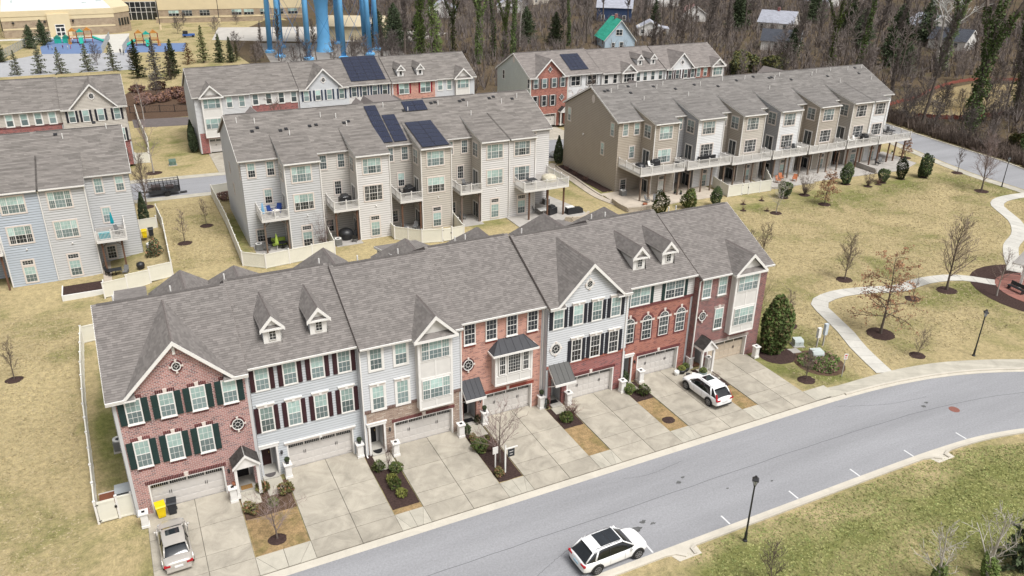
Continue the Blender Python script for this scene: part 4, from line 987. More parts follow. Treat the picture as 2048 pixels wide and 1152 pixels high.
# ---------------------------------------------------------------- far rows, street side towards us
def far_tip(h,cx,z,hw,y0,y1,roof,ze,metal=False):
    m=MB()
    if metal: m.prism([(cx-hw,y0,ze),(cx+hw,y0,ze),(cx+hw*.55,y0,z),(cx-hw*.55,y0,z)],(0,y1-y0,0))
    else: m.prism([(cx-hw,y0,ze),(cx+hw,y0,ze),(cx,y0,z)],(0,y1-y0,0))
    m.build('street_gable_roof',CAPL,h)
far_tip(M[0],4.2,13.2,2.6,9,15.4,ROOF_M,10.6); far_tip(M[2],1.6,13.25,2.4,9,15.2,ROOF_M,10.6); far_tip(M[2],4.4,13.45,3.2,9,15.2,ROOF_M,10.9,True); far_tip(M[3],-.9,13.2,1.8,9,15.4,ROOF_M,11)
far_tip(UB[5],-1.2,13.9,4.2,8,13.5,ROOF_B,10.2); far_tip(UB[1],2.2,13.4,2.2,8,13,ROOF_B,10.4)
kE=dict(roof=ROOF_M,lod=1,dep=14)
E1=front_house('beige sided end townhouse with black shutters and a wide front gable, upper left',(-3.75,86,.35),8.6,(SID['beige'],'lap'),(BR_RED,'brick'),3.72,garage=(1.2,5.9),door=(6.7,7.8),top2=(.92,2.75,4.75,6.95),top1=(.92,2.75,4.75,7.1),shut='black',gab=(4.37,3.25,12.5),rnd=((4.37,10.75,.3),),ends=(0,1),ov=(0,.3),band=(3.62,BR_CAP),**kE)
E2=front_house('cream and brick townhouse with four plain upper windows, cut by the left edge',(-13.2,86.6,.35),9.45,(SID['beige'],'lap'),(BR_RED,'brick'),6.9,garage=(2,6.5),top2=(2.35,4.2,6.0,7.8),trimw=.14,band=(6.85,BR_CAP),**kE)
kC=dict(roof=ROOF_M,lod=1,dep=14.5)
C1=front_house('pale grey sided end townhouse with a white two-storey bay and brick corner, far row',(14.8,88.5,.2),8.63,(SID['lightgrey'],'lap'),(BR_RED,'brick'),3.3,garage=(1.4,5.4),top2=(4.9,6.85),bay=(1.05,4.05,2.6,10.9,1.8),ends=(1,0),endmat=SID['lightgrey'],ov=(.3,0),**kC)
C2=front_house('white-topped townhouse with a red brick lower front behind a bare tree',(23.43,88.9,.2),7.9,(SID['offwhite'],'lap'),(BR_RED,'brick'),7.1,garage=(2,6.4),top2=(.42,2.55,4.6,6.65),kind2='grey',trimw=.14,**kC)
C3=front_house('pale grey sided townhouse with navy shutters under a wide front gable',(31.33,88.5,.2),8.4,(SID['pale_grey'],'lap'),top2=(.75,2.7,4.65,6.75),shut='navy',gab=(4.2,3.15,12.3),rnd=((4.2,10.4,.28),),garage=(2,6.4),ov=(.02,.02),**kC)
C4=front_house('white sided townhouse with navy shutters and a large roof of solar panels',(39.75,88.9,.2),7.7,(SID['offwhite'],'lap'),top2=(.6,2.45,4.3,6.1),shut='navy',kind2='grey',garage=(2,6.4),**kC)
C5=front_house('salmon brick townhouse with bright red shutters and two dormers, far row',(47.45,88.5,.2),8.3,(BR_SALM,'brick'),twin=((1.3,7.05,1.8,1.75,'blind','red'),(5.3,7.05,1.8,1.75,'blind','red')),dorm=(2.1,5.7),garage=(2,6.4),ov=(.02,.02),dm=SID['white'],**kC)
C6=front_house('pale blue-grey end townhouse with a white gabled bay, right end of the far left row',(55.75,88.9,.2),7.6,(SID['pale_grey'],'lap'),top2=(.45,2.2),bay=(3.75,6.4,3.0,10.8,1.75),garage=(2,6.4),ends=(0,1),ov=(0,.3),trimw=.14,**kC)
solar(C4,.8,.5,4,7,1.55,1.0,EZ,-.35,SL)
kD=dict(roof=ROOF_D,lod=1,dep=13.8)
D1=front_house('orange brick end townhouse with taupe shutters, front gable and a porch, far right row',(71.5,82.4,.4),8.0,(BR_ORNG,'brick'),garage=(1.6,5.6),door=(6.2,7.2),top2=(.72,2.5,4.5,6.3),top1=(.6,2.5,4.3),kind1='dark',kind2='grey',shut='brown',gab=(4.0,3.1,12.2),rnd=((6.6,5.2,.36),(4,10.4,.28)),ends=(1,0),endmat=SID['sage'],ov=(.3,.02),**kD)
porch_gable(D1,5.9,7.6,0)
D2=front_house('white sided townhouse with grey shutters, arched windows and solar panels behind brick house',(79.5,82.8,.35),7.2,(SID['white'],'lap'),twin=((.75,7.05,1.9,1.7,'dark','grey'),(4.3,7.05,1.9,1.7,'dark','grey')),archs=(.1,2.4,4.6),garage=(1.6,5.6),**kD)
D3=front_house('white sided townhouse with a small gabled bay beside two plain windows',(86.7,82.4,.2),7.6,(SID['offwhite'],'lap'),top2=(.55,2.5),kind2='dark',bay=(4.3,7.1,3,10.6,1.7),garage=(1.6,5.6),ov=(.02,.02),**kD)
D4=front_house('white sided townhouse with two dormers over four plain windows, far right row',(94.3,82.8,.15),7.0,(SID['white'],'lap'),top2=(.5,2.1,3.9,5.7),kind2='grey',dorm=(1.9,5.0),garage=(1.6,5.6),dm=SID['white'],**kD)
D5=front_house('white gabled townhouse with maroon shutters, far right row',(101.3,82.4,.1),7.5,(SID['white'],'lap'),(BR_PLUM,'brick'),6.9,top2=(.7,2.5,4.5,6.2),kind2='grey',shut='maroon',gab=(3.9,2.9,12.0),rnd=((3.9,10.2,.28),),garage=(1.6,5.6),ov=(.02,.02),dm=SID['white'],**kD)
D6=front_house('brick end townhouse with a cream gabled bay, right end of the far right row',(108.8,82.8,.05),7.4,(BR_ORNG,'brick'),top2=(.5,2.2),bay=(4.0,6.6,3,10.5,1.7),garage=(1.6,5.6),ends=(0,1),ov=(0,.3),trimw=.14,**kD)
solar(D2,1.05,.75,4,5,.97,1.0,EZ,-.35,SL)
MB().prism([(-.06,6.7+.42*math.cos(a*math.pi/8),11.4+.6*math.sin(a*math.pi/8)) for a in range(16)],(.06,0,0)).build('gable_louvre',STONE_W,D1)
window(D1,0,7.2,.8,1.6,.9,face='L',kind='dark',lod=1); window(D1,0,7.2,.8,1.6,11.3,face='L',kind='dark',lod=1)
# ---------------------------------------------------------------- ground materials
def ground_mat(name,base,green,gmix,fine=.25,scale=.16,brown=None):
    m,t,b=nodes(name); b.inputs['Roughness'].default_value=1; b.inputs['Specular IOR Level'].default_value=.05
    tc=N(t,'ShaderNodeTexCoord')
    n1=N(t,'ShaderNodeTexNoise',i_Scale=scale,i_Detail=8,i_Roughness=.62,i_Distortion=.6); L(t,tc.outputs['Object'],n1.inputs['Vector'])
    mp=N(t,'ShaderNodeMapping'); mp.inputs['Scale'].default_value=(.25,1,1); mp.inputs['Rotation'].default_value=(0,0,.12); L(t,tc.outputs['Object'],mp.inputs[0])
    n1b=N(t,'ShaderNodeTexNoise',i_Scale=.32,i_Detail=6,i_Roughness=.6); L(t,mp.outputs[0],n1b.inputs['Vector'])
    ad=N(t,'ShaderNodeMath',operation='ADD'); L(t,n1.outputs['Fac'],ad.inputs[0]); 
    hb=N(t,'ShaderNodeMath',operation='MULTIPLY_ADD'); hb.inputs[1].default_value=.35; hb.inputs[2].default_value=-.175; L(t,n1b.outputs['Fac'],hb.inputs[0]); L(t,hb.outputs[0],ad.inputs[1])
    # where the turf is greener: east slope by the rear row, strips beside paving, the near verge
    sp=N(t,'ShaderNodeSeparateXYZ'); L(t,tc.outputs['Object'],sp.inputs[0])
    def blob(cx,cy,rx,ry,amt,rot=0):
        m_=N(t,'ShaderNodeMapping'); m_.vector_type='TEXTURE'; m_.inputs['Location'].default_value=(cx,cy,0); m_.inputs['Scale'].default_value=(rx,ry,1e4); m_.inputs['Rotation'].default_value=(0,0,rot); L(t,tc.outputs['Object'],m_.inputs[0])
        ln=N(t,'ShaderNodeVectorMath',operation='LENGTH'); L(t,m_.outputs[0],ln.inputs[0])
        mr=N(t,'ShaderNodeMapRange',i_1=1.0,i_2=.35,i_3=0,i_4=amt); mr.interpolation_type='SMOOTHSTEP'; L(t,ln.outputs['Value'],mr.inputs[0]); return mr.outputs[0]
    acc=ad.outputs[0]
    if gmix:
        for q in GREENER:
            a2=N(t,'ShaderNodeMath',operation='ADD'); L(t,acc,a2.inputs[0]); L(t,blob(*q),a2.inputs[1]); acc=a2.outputs[0]
    rp=ramp(t,[(.30,tuple(x*1.12 for x in base)),(.50,base),(.62,tuple((x+y)/2 for x,y in zip(base,green))),(.76,green)]); L(t,acc,rp.inputs[0])
    n2=N(t,'ShaderNodeTexNoise',i_Scale=2.2,i_Detail=8,i_Roughness=.75); L(t,tc.outputs['Object'],n2.inputs['Vector'])
    r2_=ramp(t,[(.34,(1-fine*1.2,1-fine*1.1,1-fine*1.3)),(.66,(1+fine*1.1,1+fine,1+fine*.7))]); L(t,n2.outputs['Fac'],r2_.inputs[0])
    m2=N(t,'ShaderNodeMixRGB',blend_type='MULTIPLY'); m2.inputs[0].default_value=1; L(t,rp.outputs[0],m2.inputs[1]); L(t,r2_.outputs[0],m2.inputs[2])
    n4=N(t,'ShaderNodeTexNoise',i_Scale=9,i_Detail=6,i_Roughness=.8); L(t,tc.outputs['Object'],n4.inputs['Vector'])
    r4=ramp(t,[(.32,(.68,.68,.65)),(.5,(1,1,1)),(.68,(1.30,1.28,1.2))]); L(t,n4.outputs['Fac'],r4.inputs[0])
    m3=N(t,'ShaderNodeMixRGB',blend_type='MULTIPLY'); m3.inputs[0].default_value=1; L(t,m2.outputs[0],m3.inputs[1]); L(t,r4.outputs[0],m3.inputs[2])
    n5=N(t,'ShaderNodeTexNoise',i_Scale=.6,i_Detail=5,i_Roughness=.7); L(t,tc.outputs['Object'],n5.inputs['Vector'])
    r5=ramp(t,[(.58,(0,0,0)),(.72,(1,1,1))]); L(t,n5.outputs['Fac'],r5.inputs[0])
    m5=N(t,'ShaderNodeMixRGB'); m5.inputs[2].default_value=c4(brown or tuple(x*.72 for x in base)); mu=N(t,'ShaderNodeMath',operation='MULTIPLY'); mu.inputs[1].default_value=.45; L(t,r5.outputs[0],mu.inputs[0]); L(t,mu.outputs[0],m5.inputs[0]); L(t,m3.outputs[0],m5.inputs[1])
    L(t,m5.outputs[0],b.inputs['Base Color'])
    bp=N(t,'ShaderNodeBump',i_Strength=.7,i_Distance=.06); L(t,n4.outputs['Fac'],bp.inputs['Height']); L(t,bp.outputs[0],b.inputs['Normal'])
    return m
GREENER=[(98,31,26,4.5,.18),(75,33,14,5,.09),(64,52,3,14,.24),(14.5,50,1.4,12,.2),(-1.2,12,1.6,13,.22),(55,0,7,9,.24),(57,12,5,16,.18),(40,-24,24,7,.17,-.1),(58,-25,18,8,.17,-.25),(-7,20,4,7,-.25),(33,-20.5,5,2.2,.2,0),(44,-21,14,2,.05,0),(9.5,96,5,12,.16),(82,0,9,5,.18),(118,24,5,12,.18,.2),(27,37,14,3,-.12),(-5,-3,4,5,.06)]
GRASS=ground_mat('winter_lawn',(.355,.29,.172),(.165,.17,.065),True)
LITTER=ground_mat('leaf_litter',(.105,.078,.056),(.075,.07,.045),False,.35,.05)
STRAW=ground_mat('straw_on_bare_soil',(.26,.205,.125),(.22,.16,.085),False,.3,.1)
def concrete(name,c,var=.1,objvar=.06):
    m,t,b=nodes(name); b.inputs['Roughness'].default_value=.9; b.inputs['Specular IOR Level'].default_value=.15
    tc=N(t,'ShaderNodeTexCoord'); ob=N(t,'ShaderNodeObjectInfo')
    ad=N(t,'ShaderNodeVectorMath',operation='ADD'); L(t,tc.outputs['Object'],ad.inputs[0]); L(t,ob.outputs['Location'],ad.inputs[1])
    n1=N(t,'ShaderNodeTexNoise',i_Scale=.7,i_Detail=7,i_Roughness=.65,i_Distortion=.8); L(t,ad.outputs[0],n1.inputs['Vector'])
    r1=ramp(t,[(.3,tuple(x*(1-var*1.5) for x in c)),(.55,c),(.75,tuple(x*(1+var) for x in c))]); L(t,n1.outputs['Fac'],r1.inputs[0])
    n2=N(t,'ShaderNodeTexNoise',i_Scale=14,i_Detail=6,i_Roughness=.7); L(t,ad.outputs[0],n2.inputs['Vector'])
    r2_=ramp(t,[(.3,(.92,.92,.92)),(.7,(1.06,1.06,1.06))]); L(t,n2.outputs['Fac'],r2_.inputs[0])
    m2=N(t,'ShaderNodeMixRGB',blend_type='MULTIPLY'); m2.inputs[0].default_value=1; L(t,r1.outputs[0],m2.inputs[1]); L(t,r2_.outputs[0],m2.inputs[2])
    mr=N(t,'ShaderNodeMapRange',i_3=1-objvar,i_4=1+objvar); L(t,ob.outputs['Random'],mr.inputs[0])
    sc_=N(t,'ShaderNodeVectorMath',operation='SCALE'); L(t,m2.outputs[0],sc_.inputs[0]); L(t,mr.outputs[0],sc_.inputs['Scale'])
    L(t,sc_.outputs[0],b.inputs['Base Color']); return m
SLAB=concrete('driveway_concrete',(.39,.355,.295),.19,.09); WALK=concrete('sidewalk_concrete',(.44,.41,.345),.12,.09); GUTT=concrete('gutter_concrete',(.52,.48,.41),.07); PATH=concrete('path_concrete',(.52,.50,.455),.08)
PATIO=concrete('patio_stone',(.40,.375,.345),.14); PATIO2=concrete('patio_tan_stone',(.46,.40,.33),.12)
JOINT=plain('joint_dirt',(.12,.11,.09),.95,.2)
def asphalt():
    m,t,b=nodes('asphalt'); b.inputs['Roughness'].default_value=.9; b.inputs['Specular IOR Level'].default_value=.25
    tc=N(t,'ShaderNodeTexCoord'); mp=N(t,'ShaderNodeMapping'); mp.inputs['Scale'].default_value=(.12,1,1); L(t,tc.outputs['Object'],mp.inputs[0])
    n1=N(t,'ShaderNodeTexNoise',i_Scale=.35,i_Detail=7,i_Roughness=.62); L(t,mp.outputs[0],n1.inputs['Vector'])
    c=(.285,.285,.297)
    r1=ramp(t,[(.3,tuple(x*.85 for x in c)),(.7,tuple(x*1.1 for x in c))]); L(t,n1.outputs['Fac'],r1.inputs[0])
    n2=N(t,'ShaderNodeTexNoise',i_Scale=7,i_Detail=8,i_Roughness=.85); L(t,tc.outputs['Object'],n2.inputs['Vector'])
    r2_=ramp(t,[(.3,(.74,.74,.74)),(.7,(1.2,1.2,1.2))]); L(t,n2.outputs['Fac'],r2_.inputs[0])
    m2=N(t,'ShaderNodeMixRGB',blend_type='MULTIPLY'); m2.inputs[0].default_value=1; L(t,r1.outputs[0],m2.inputs[1]); L(t,r2_.outputs[0],m2.inputs[2])
    n3=N(t,'ShaderNodeTexNoise',i_Scale=.9,i_Detail=6,i_Roughness=.7,i_Distortion=1.2); L(t,tc.outputs['Object'],n3.inputs['Vector'])
    r3=ramp(t,[(.66,(1,1,1)),(.80,(.72,.71,.70))]); L(t,n3.outputs['Fac'],r3.inputs[0])
    m3=N(t,'ShaderNodeMixRGB',blend_type='MULTIPLY'); m3.inputs[0].default_value=1; L(t,m2.outputs[0],m3.inputs[1]); L(t,r3.outputs[0],m3.inputs[2])
    L(t,m3.outputs[0],b.inputs['Base Color'])
    bp=N(t,'ShaderNodeBump',i_Strength=.4,i_Distance=.01); L(t,n2.outputs['Fac'],bp.inputs['Height']); L(t,bp.outputs[0],b.inputs['Normal']); return m
ASPH=asphalt()
MULCH=plain('dark_mulch',(.055,.036,.032),1,.35,7,spec=.05,bump=1,bscale=25)
MULCH2=plain('brown_mulch',(.10,.065,.045),1,.35,3,spec=.05,bump=1,bscale=18)
# ---------------------------------------------------------------- terrain
def sst(a,b,x):
    t=max(0,min(1,(x-a)/(b-a))); return t*t*(3-2*t)
def gh(x,y):
    return -1.12*sst(8,-3,x)*sst(24,40,y)*(1-sst(52,64,y))
xs=[-700,-300,-120,-60]+[-40+i*2 for i in range(0,26)]+[14,18,30,60,100,160,260,420,700,1200]
ys=[-200,-80,-40,0]+[16+i*2 for i in range(0,28)]+[80,120,200,320,500,800,1500]
g=MB(); nx=len(xs)
for y in ys:
    for x in xs: g.v.append((x,y,gh(x,y)))
for j in range(len(ys)-1):
    for i in range(nx-1): g.f.append((j*nx+i,j*nx+i+1,(j+1)*nx+i+1,(j+1)*nx+i)); g.m.append(0); g.uv.append(None)
struct('lawn_ground',g,GRASS,True)
def sheet(name,pts,z,mat,th=.0,kind='structure'):
    m=MB()
    if th: m.prism([(x,y,z-th) for x,y in pts],(0,0,th))
    else: m.poly([(x,y,z) for x,y in pts])
    return m.build(name,mat,None,kind=kind)
def strip(name,Lp,Rp,z,mat,th=.0,parent=None,zz=None):
    m=MB()
    for i in range(len(Lp)-1):
        a,b,c,d_=Lp[i],Lp[i+1],Rp[i+1],Rp[i]
        q=[(*d_,z),(*c,z),(*b,z),(*a,z)]
        m.poly(q)
        if th:
            m.poly([(*a,z),(*b,z),(*b,z-th),(*a,z-th)]); m.poly([(*c,z),(*d_,z),(*d_,z-th),(*c,z-th)])
    if th:
        a,d_=Lp[0],Rp[0]; m.poly([(*a,z),(*a,z-th),(*d_,z-th),(*d_,z)]); a,d_=Lp[-1],Rp[-1]; m.poly([(*a,z),(*d_,z),(*d_,z-th),(*a,z-th)])
    return m.build(name,mat,parent,kind=None if parent else 'structure')
def smooth(P,n=6):
    out=[]
    for i in range(len(P)-1):
        p0=P[max(0,i-1)];p1=P[i];p2=P[i+1];p3=P[min(len(P)-1,i+2)]
        for k in range(n):
            t=k/n; out.append(tuple(.5*((2*p1[j])+(-p0[j]+p2[j])*t+(2*p0[j]-5*p1[j]+4*p2[j]-p3[j])*t*t+(-p0[j]+3*p1[j]-3*p2[j]+p3[j])*t**3) for j in(0,1)))
    out.append(P[-1]); return out
def offset(P,d):
    o=[]
    for i in range(len(P)):
        a=Vector(P[max(0,i-1)]);b=Vector(P[min(len(P)-1,i+1)]); t=(b-a).normalized(); o.append((P[i][0]-t.y*d,P[i][1]+t.x*d))
    return o
# near street
NE=[(-60,-9.25),(20,-9.25)]+smooth([(48,-9.25),(54,-9.3),(60,-9.75),(66,-10.9),(72,-13.1),(80,-17),(90,-24),(104,-36)],5)
SE=[(-60,-17.15),(20,-17.15)]+smooth([(46,-17.2),(54,-17.3),(60,-17.8),(66,-19.4),(74,-23),(84,-30),(94,-40),(100,-48)],5)
def resample(P,n):
    Ls=[0]
    for i in range(1,len(P)): Ls.append(Ls[-1]+math.dist(P[i],P[i-1]))
    out=[];k=0
    for j in range(n):
        s=Ls[-1]*j/(n-1)
        while k<len(P)-2 and Ls[k+1]<s: k+=1
        t=(s-Ls[k])/(Ls[k+1]-Ls[k]); out.append((P[k][0]+(P[k+1][0]-P[k][0])*t,P[k][1]+(P[k+1][1]-P[k][1])*t))
    return out
strip('road',resample(NE,60),resample(SE,60),.012,ASPH)
NEa=[p for p in NE if p[0]<54]+[(54,-9.3)]
strip('gutter_pan',offset(NEa,.62),NEa,.02,GUTT,.05)
NEb=[p for p in NE if p[0]>=54]
strip('gutter_pan',offset(NEb,.32),NEb,.02,GUTT,.05); strip('kerb',offset(NEb,.52),offset(NEb,.321),.13,GUTT,.13)
SEr=SE
strip('gutter_pan',SEr,offset(SEr,-.42),.02,GUTT,.05)
# far kerb runs with two drain inlets that bend back from the street
def kerb_run(P,name='kerb'): strip(name,offset(P,.0),offset(P,-.19),.13,GUTT,.13)
kb=offset(SE,-.425)
def between(P,a,b): 
    Q=resample(P,400); return [p for p in Q if a<=p[0]<=b]
kerb_run(between(kb,-60,29.2)+[(29.9,-17.75),(30.4,-18.2)])
kerb_run([(30.9,-18.35),(30.95,-17.85),(31.4,-17.6)]+between(kb,31.6,52.6)+[(53.2,-17.9),(53.7,-18.3)])
kerb_run([(54.2,-18.5),(54.2,-18.1),(54.8,-17.85)]+between(kb,55.2,100))
for x,y in((30.6,-18.0),(53.95,-18.15)):
    sheet('drain_apron',[(x-.9,y-.45),(x+.8,y-.45),(x+.9,y+.45),(x-1.2,y+.45)],.03,GUTT,.03)
# sidewalk slabs along the north side
NWt=smooth([(51.1,-7.05),(54,-7.55),(58,-7.65),(62,-7.9),(67,-8.9),(73.5,-11.5),(82,-16.2),(92,-24)],8)
rng=random.Random(4)
def slabs(name,Lp,Rp,z,mat,n,gap=.012,th=.05):
    root=strip(name,resample(Lp,n+1),resample(Rp,n+1),z-.02,JOINT,.02)
    A=resample(Lp,n+1);B=resample(Rp,n+1)
    for i in range(n):
        a,b,c,e=Vector(A[i]),Vector(A[i+1]),Vector(B[i+1]),Vector(B[i]); ce=(a+b+c+e)/4
        q=[ce+(p-ce)*(1-gap*2/ max(.5,(p-ce).length)) for p in(e,c,b,a)]
        m=MB(); m.prism([(*(p-ce),-th+.02) for p in q],(0,0,th)); m.build('slab',mat,root,loc=(ce.x,ce.y,z))
    return root
slabs('sidewalk',NWt,offset(resample([p for p in NE if p[0]>52.5],60),.53),.045,WALK,26)
# driveways
DW=[(.55,6.25),(9.65,15.2),(17.2,22.85),(24.75,30.15),(32.0,37.45),(39.2,44.6),(46.25,51.05)]
for i,(a,b) in enumerate(DW):
    y1=.3 if i%2==0 else .9
    mid=(a+b)/2+.15
    root=sheet('driveway',[(a,-8.62),(b,-8.62),(b,y1),(a,y1)],.022,JOINT)
    for u0,u1 in((a,mid),(mid,b)):
        for v0,v1 in((y1-.0,-2.75),(-2.75,-5.55),(-5.55,-7.0),(-7.0,-8.6)):
            m=MB(); c=((u0+u1)/2,(v0+v1)/2); w2=(u1-u0)/2-.018; h2=abs(v1-v0)/2-.018
            m.box(-w2,w2,-h2,h2,-.03,.03); m.build('slab',SLAB,root,loc=(c[0],c[1],.035))
# walk flares between the driveways
gaps=[(6.25,9.65),(15.2,17.2),(22.85,24.75),(30.15,32.0),(37.45,39.2),(44.6,46.25)]
for a,b in gaps:
    root=sheet('sidewalk',[(a,-8.62),(b,-8.62),(b,-6.95),(a,-6.95)],.020,JOINT)
    w_=b-a
    for P in([(a,-6.95),(a,-8.6),(a+w_*.3,-8.6)],[(a,-6.95),(a+w_*.3,-8.6),(a+w_*.5,-8.6),(a+w_*.5,-6.95)],[(a+w_*.5,-6.95),(a+w_*.5,-8.6),(a+w_*.7,-8.6),(b,-6.95)],[(b,-6.95),(a+w_*.7,-8.6),(b,-8.6)]):
        ce=Vector((sum(p[0] for p in P)/len(P),sum(p[1] for p in P)/len(P)))
        m=MB(); m.prism([(*((Vector(p)-ce)*.975),-.03) for p in P],(0,0,.06)); m.build('slab',WALK,root,loc=(ce.x,ce.y,.034))
root=sheet('sidewalk',[(51.05,-8.62),(54,-8.75),(54,-7.5),(51.05,-7.0)],.02,JOINT)
for u0,u1 in((51.07,52.3),(52.33,53.4)):
    m=MB(); m.box(-(u1-u0)/2,(u1-u0)/2,-.75,.75,-.03,.03); m.build('slab',WALK,root,loc=((u0+u1)/2,-7.8,.036))
sheet('sidewalk_corner',[(-2,-8.62),(.53,-8.62),(.53,-7.0),(-60,-7.0),(-60,-8.62)],.03,WALK)
# walk and steps to each door
for a,b,y0,y1 in((6.35,7.6,-1.9,0),(8.15,9.3,-1.5,.35),(15.75,17.1,-2.1,-.3),(23.3,24.6,-1.3,.3),(30.6,31.9,-1.2,-.3),(37.75,38.75,-.9,.3),(45.1,46.15,-2.4,-.3)):
    sheet('front_walk',[(a,y0),(b,y0),(b,y1),(a,y1)],.06,WALK,.06)
# beds and grass strips between the drives
def blob_pts(x0,x1,y0,y1,seed=0,n=6,j=.06):
    rg=random.Random(seed); P=[]
    for i in range(n): P.append((x0+(x1-x0)*i/n,y0+rg.uniform(-j,j)))
    for i in range(n): P.append((x1+rg.uniform(-j,j),y0+(y1-y0)*i/n))
    for i in range(n): P.append((x1-(x1-x0)*i/n,y1+rg.uniform(-j,j)))
    for i in range(n): P.append((x0+rg.uniform(-j,j),y1-(y1-y0)*i/n))
    return P
BEDS=[(6.3,9.6,-3.3,-.1,MULCH2),(15.25,17.15,-6.4,.2,MULCH),(22.9,24.7,-6.85,.2,MULCH),(30.2,31.95,-3.2,-.3,MULCH),(37.5,39.15,-2.4,.4,MULCH),(44.65,46.2,-3.6,-.2,MULCH)]
for i,(a,b,c,d_,m) in enumerate(BEDS): sheet('planting_bed',blob_pts(a,b,c,d_,i,6,.02),.03,m,.02)
STRAWG=ground_mat('dry_strip_grass',(.30,.21,.12),(.17,.15,.065),False,.3,.6)
for i,(a,b,c,d_) in enumerate([(6.3,9.6,-6.95,-3.25),(15.25,17.15,-6.95,-6.35),(30.2,31.95,-6.95,-3.15),(37.5,39.15,-6.95,-2.35),(44.65,46.2,-6.95,-3.55)]): sheet('grass_strip',[(a,c),(b,c),(b,d_),(a,d_)],.012,STRAWG)
def mulch_ring(x,y,rx,ry=None,mat=None,z=0):
    ry=ry or rx*.9; rg=random.Random(int(x*10+y)); m=MB(); n=18
    P=[(x+rx*(1+rg.uniform(-.07,.07))*math.cos(2*math.pi*i/n),y+ry*(1+rg.uniform(-.07,.07))*math.sin(2*math.pi*i/n)) for i in range(n)]
    b=len(m.v)
    for i in range(n):
        a=P[i];c=P[(i+1)%n]; m.poly([(a[0],a[1],z+.004),(c[0],c[1],z+.004),(x+(c[0]-x)*.6,y+(c[1]-y)*.6,z+.08)]) ; m.poly([(a[0],a[1],z+.004),(x+(c[0]-x)*.6,y+(c[1]-y)*.6,z+.08),(x+(a[0]-x)*.6,y+(a[1]-y)*.6,z+.08)])
        m.poly([(x+(a[0]-x)*.6,y+(a[1]-y)*.6,z+.08),(x+(c[0]-x)*.6,y+(c[1]-y)*.6,z+.08),(x,y,z+.11)])
    return m.build('mulch_ring',mat or MULCH,None,kind='structure')
# winding path
CP=smooth([(60,-7.75),(60.5,-6.2),(61.6,-3.2),(62.75,-.9),(63.95,2.35),(65.0,4.9),(66.8,5.75),(69.5,5.95),(73.3,5.1),(76,4.2),(79.9,4.45),(83.5,3.9),(85.5,2.7),(86.9,.95),(87.7,.2)],5)
slabs('footpath',offset(CP,.8),offset(CP,-.8),.035,PATH,26)
CP2=smooth([(92.0,1.8),(93.6,2.9),(95.2,4.3),(99.3,7.2),(103.8,9.2),(107.9,12.3),(110.4,15.6),(112.2,18.0),(114.8,19.35),(118,19.6),(121.2,19.3)],5)
slabs('footpath',offset(CP2,.85),offset(CP2,-.85),.035,PATH,24)
# side road at the far right
RW1=smooth([(140,66),(138.2,58.8),(136.2,47.7),(135.1,39),(134.2,32),(132.4,26),(129,17),(123,5)],4)
RW2=smooth([(130.6,66),(129.6,55),(127.4,45),(124.6,35),(123.3,28.3),(122.9,21),(121,12),(116,2)],4)
strip('side_road',resample(RW1,40)[::-1],resample(RW2,40)[::-1],.012,ASPH)
strip('kerb',resample(RW1,40),offset(resample(RW1,40),.3),.12,GUTT,.12)
SWc=offset(resample(RW2,40),-1.35)
slabs('sidewalk',offset(resample(RW2,40),-.35)[::-1],offset(resample(RW2,40),-1.95)[::-1],.03,WALK,30)
# back street between the rows
B0=[(-60,69.6),(5,68.6),(18,67.9),(45,66),(66,64.2),(95,62.6),(131,60)]; B1=[(-60,78),(5,76.6),(18,75.6),(45,75.2),(66,74.8),(95,73.5),(131,70)]
strip('back_street',B1,B0,.012,ASPH)
strip('sidewalk',[(x,y+1.6) for x,y in B1],[(x,y+.0) for x,y in B1],.05,WALK,.05)
strip('sidewalk',[(x,y-.05) for x,y in B0],[(x,y-1.5) for x,y in B0],.05,WALK,.05)
for a,b in((15.9,20.5),(25,29.5),(33,37.5),(41.5,46),(49,53.5),(57.5,62)): sheet('driveway',[(a,77.2),(b,77.2),(b,88.8),(a,88.8)],.06,SLAB,.05)
for a,b in((72.6,77.3),(80.5,85.2),(88,92.6),(95.5,100),(103,107.5),(110,114.6)): sheet('driveway',[(a,74),(b,74),(b,82.7),(a,82.7)],.06,SLAB,.05)
for a,b in((16,21),(24,29),(32,37),(40,45),(48,53),(67,72),(75,80),(83,88),(91,96)): sheet('driveway',[(a,59.8),(b,59.8),(b,67.5-(a-15)*.045),(a,67.5-(a-15)*.045)],.055,SLAB,.05)
# yards and patios
sheet('patio',[(15.2,41.6),(19.0,41.6),(19.0,44.8),(15.2,44.8)],.05,PATIO,.05)
sheet('patio',[(24.2,40.6),(27.4,40.6),(27.4,44.8),(24.2,44.8)],.05,PATIO,.05)
sheet('patio',[(32.3,41),(35.4,41),(35.4,44.8),(32.3,44.8)],.05,PATIO,.05)
sheet('patio',[(40.4,40.7),(43.4,40.7),(43.4,44.8),(40.4,44.8)],.05,PATIO,.05)
sheet('patio',[(46.9,37.2),(48.3,36.6),(53.4,37.3),(54.6,36.5),(57.4,37.6),(57.6,40.5),(56.3,47.5),(54.9,47.5),(54.9,44.8),(51,44.8),(51,41.6),(46.9,41.6)],.1,PATIO,.1)
sheet('patio',[(63.6,44.8),(63.3,41),(62.9,37),(67.4,36.9),(73.9,37.6),(73.9,44.8)],.12,PATIO2,.12)
sheet('patio',[(74.0,37.2),(79.7,37.2),(79.7,44.8),(74.0,44.8)],.09,PATIO2,.09)
sheet('patio',[(81.0,37.2),(88,37.2),(88,44.8),(81,44.8)],.07,PATIO,.07)
sheet('patio',[(88.4,36.8),(96.2,36.3),(96.2,44.8),(88.4,44.8)],.09,PATIO,.09)
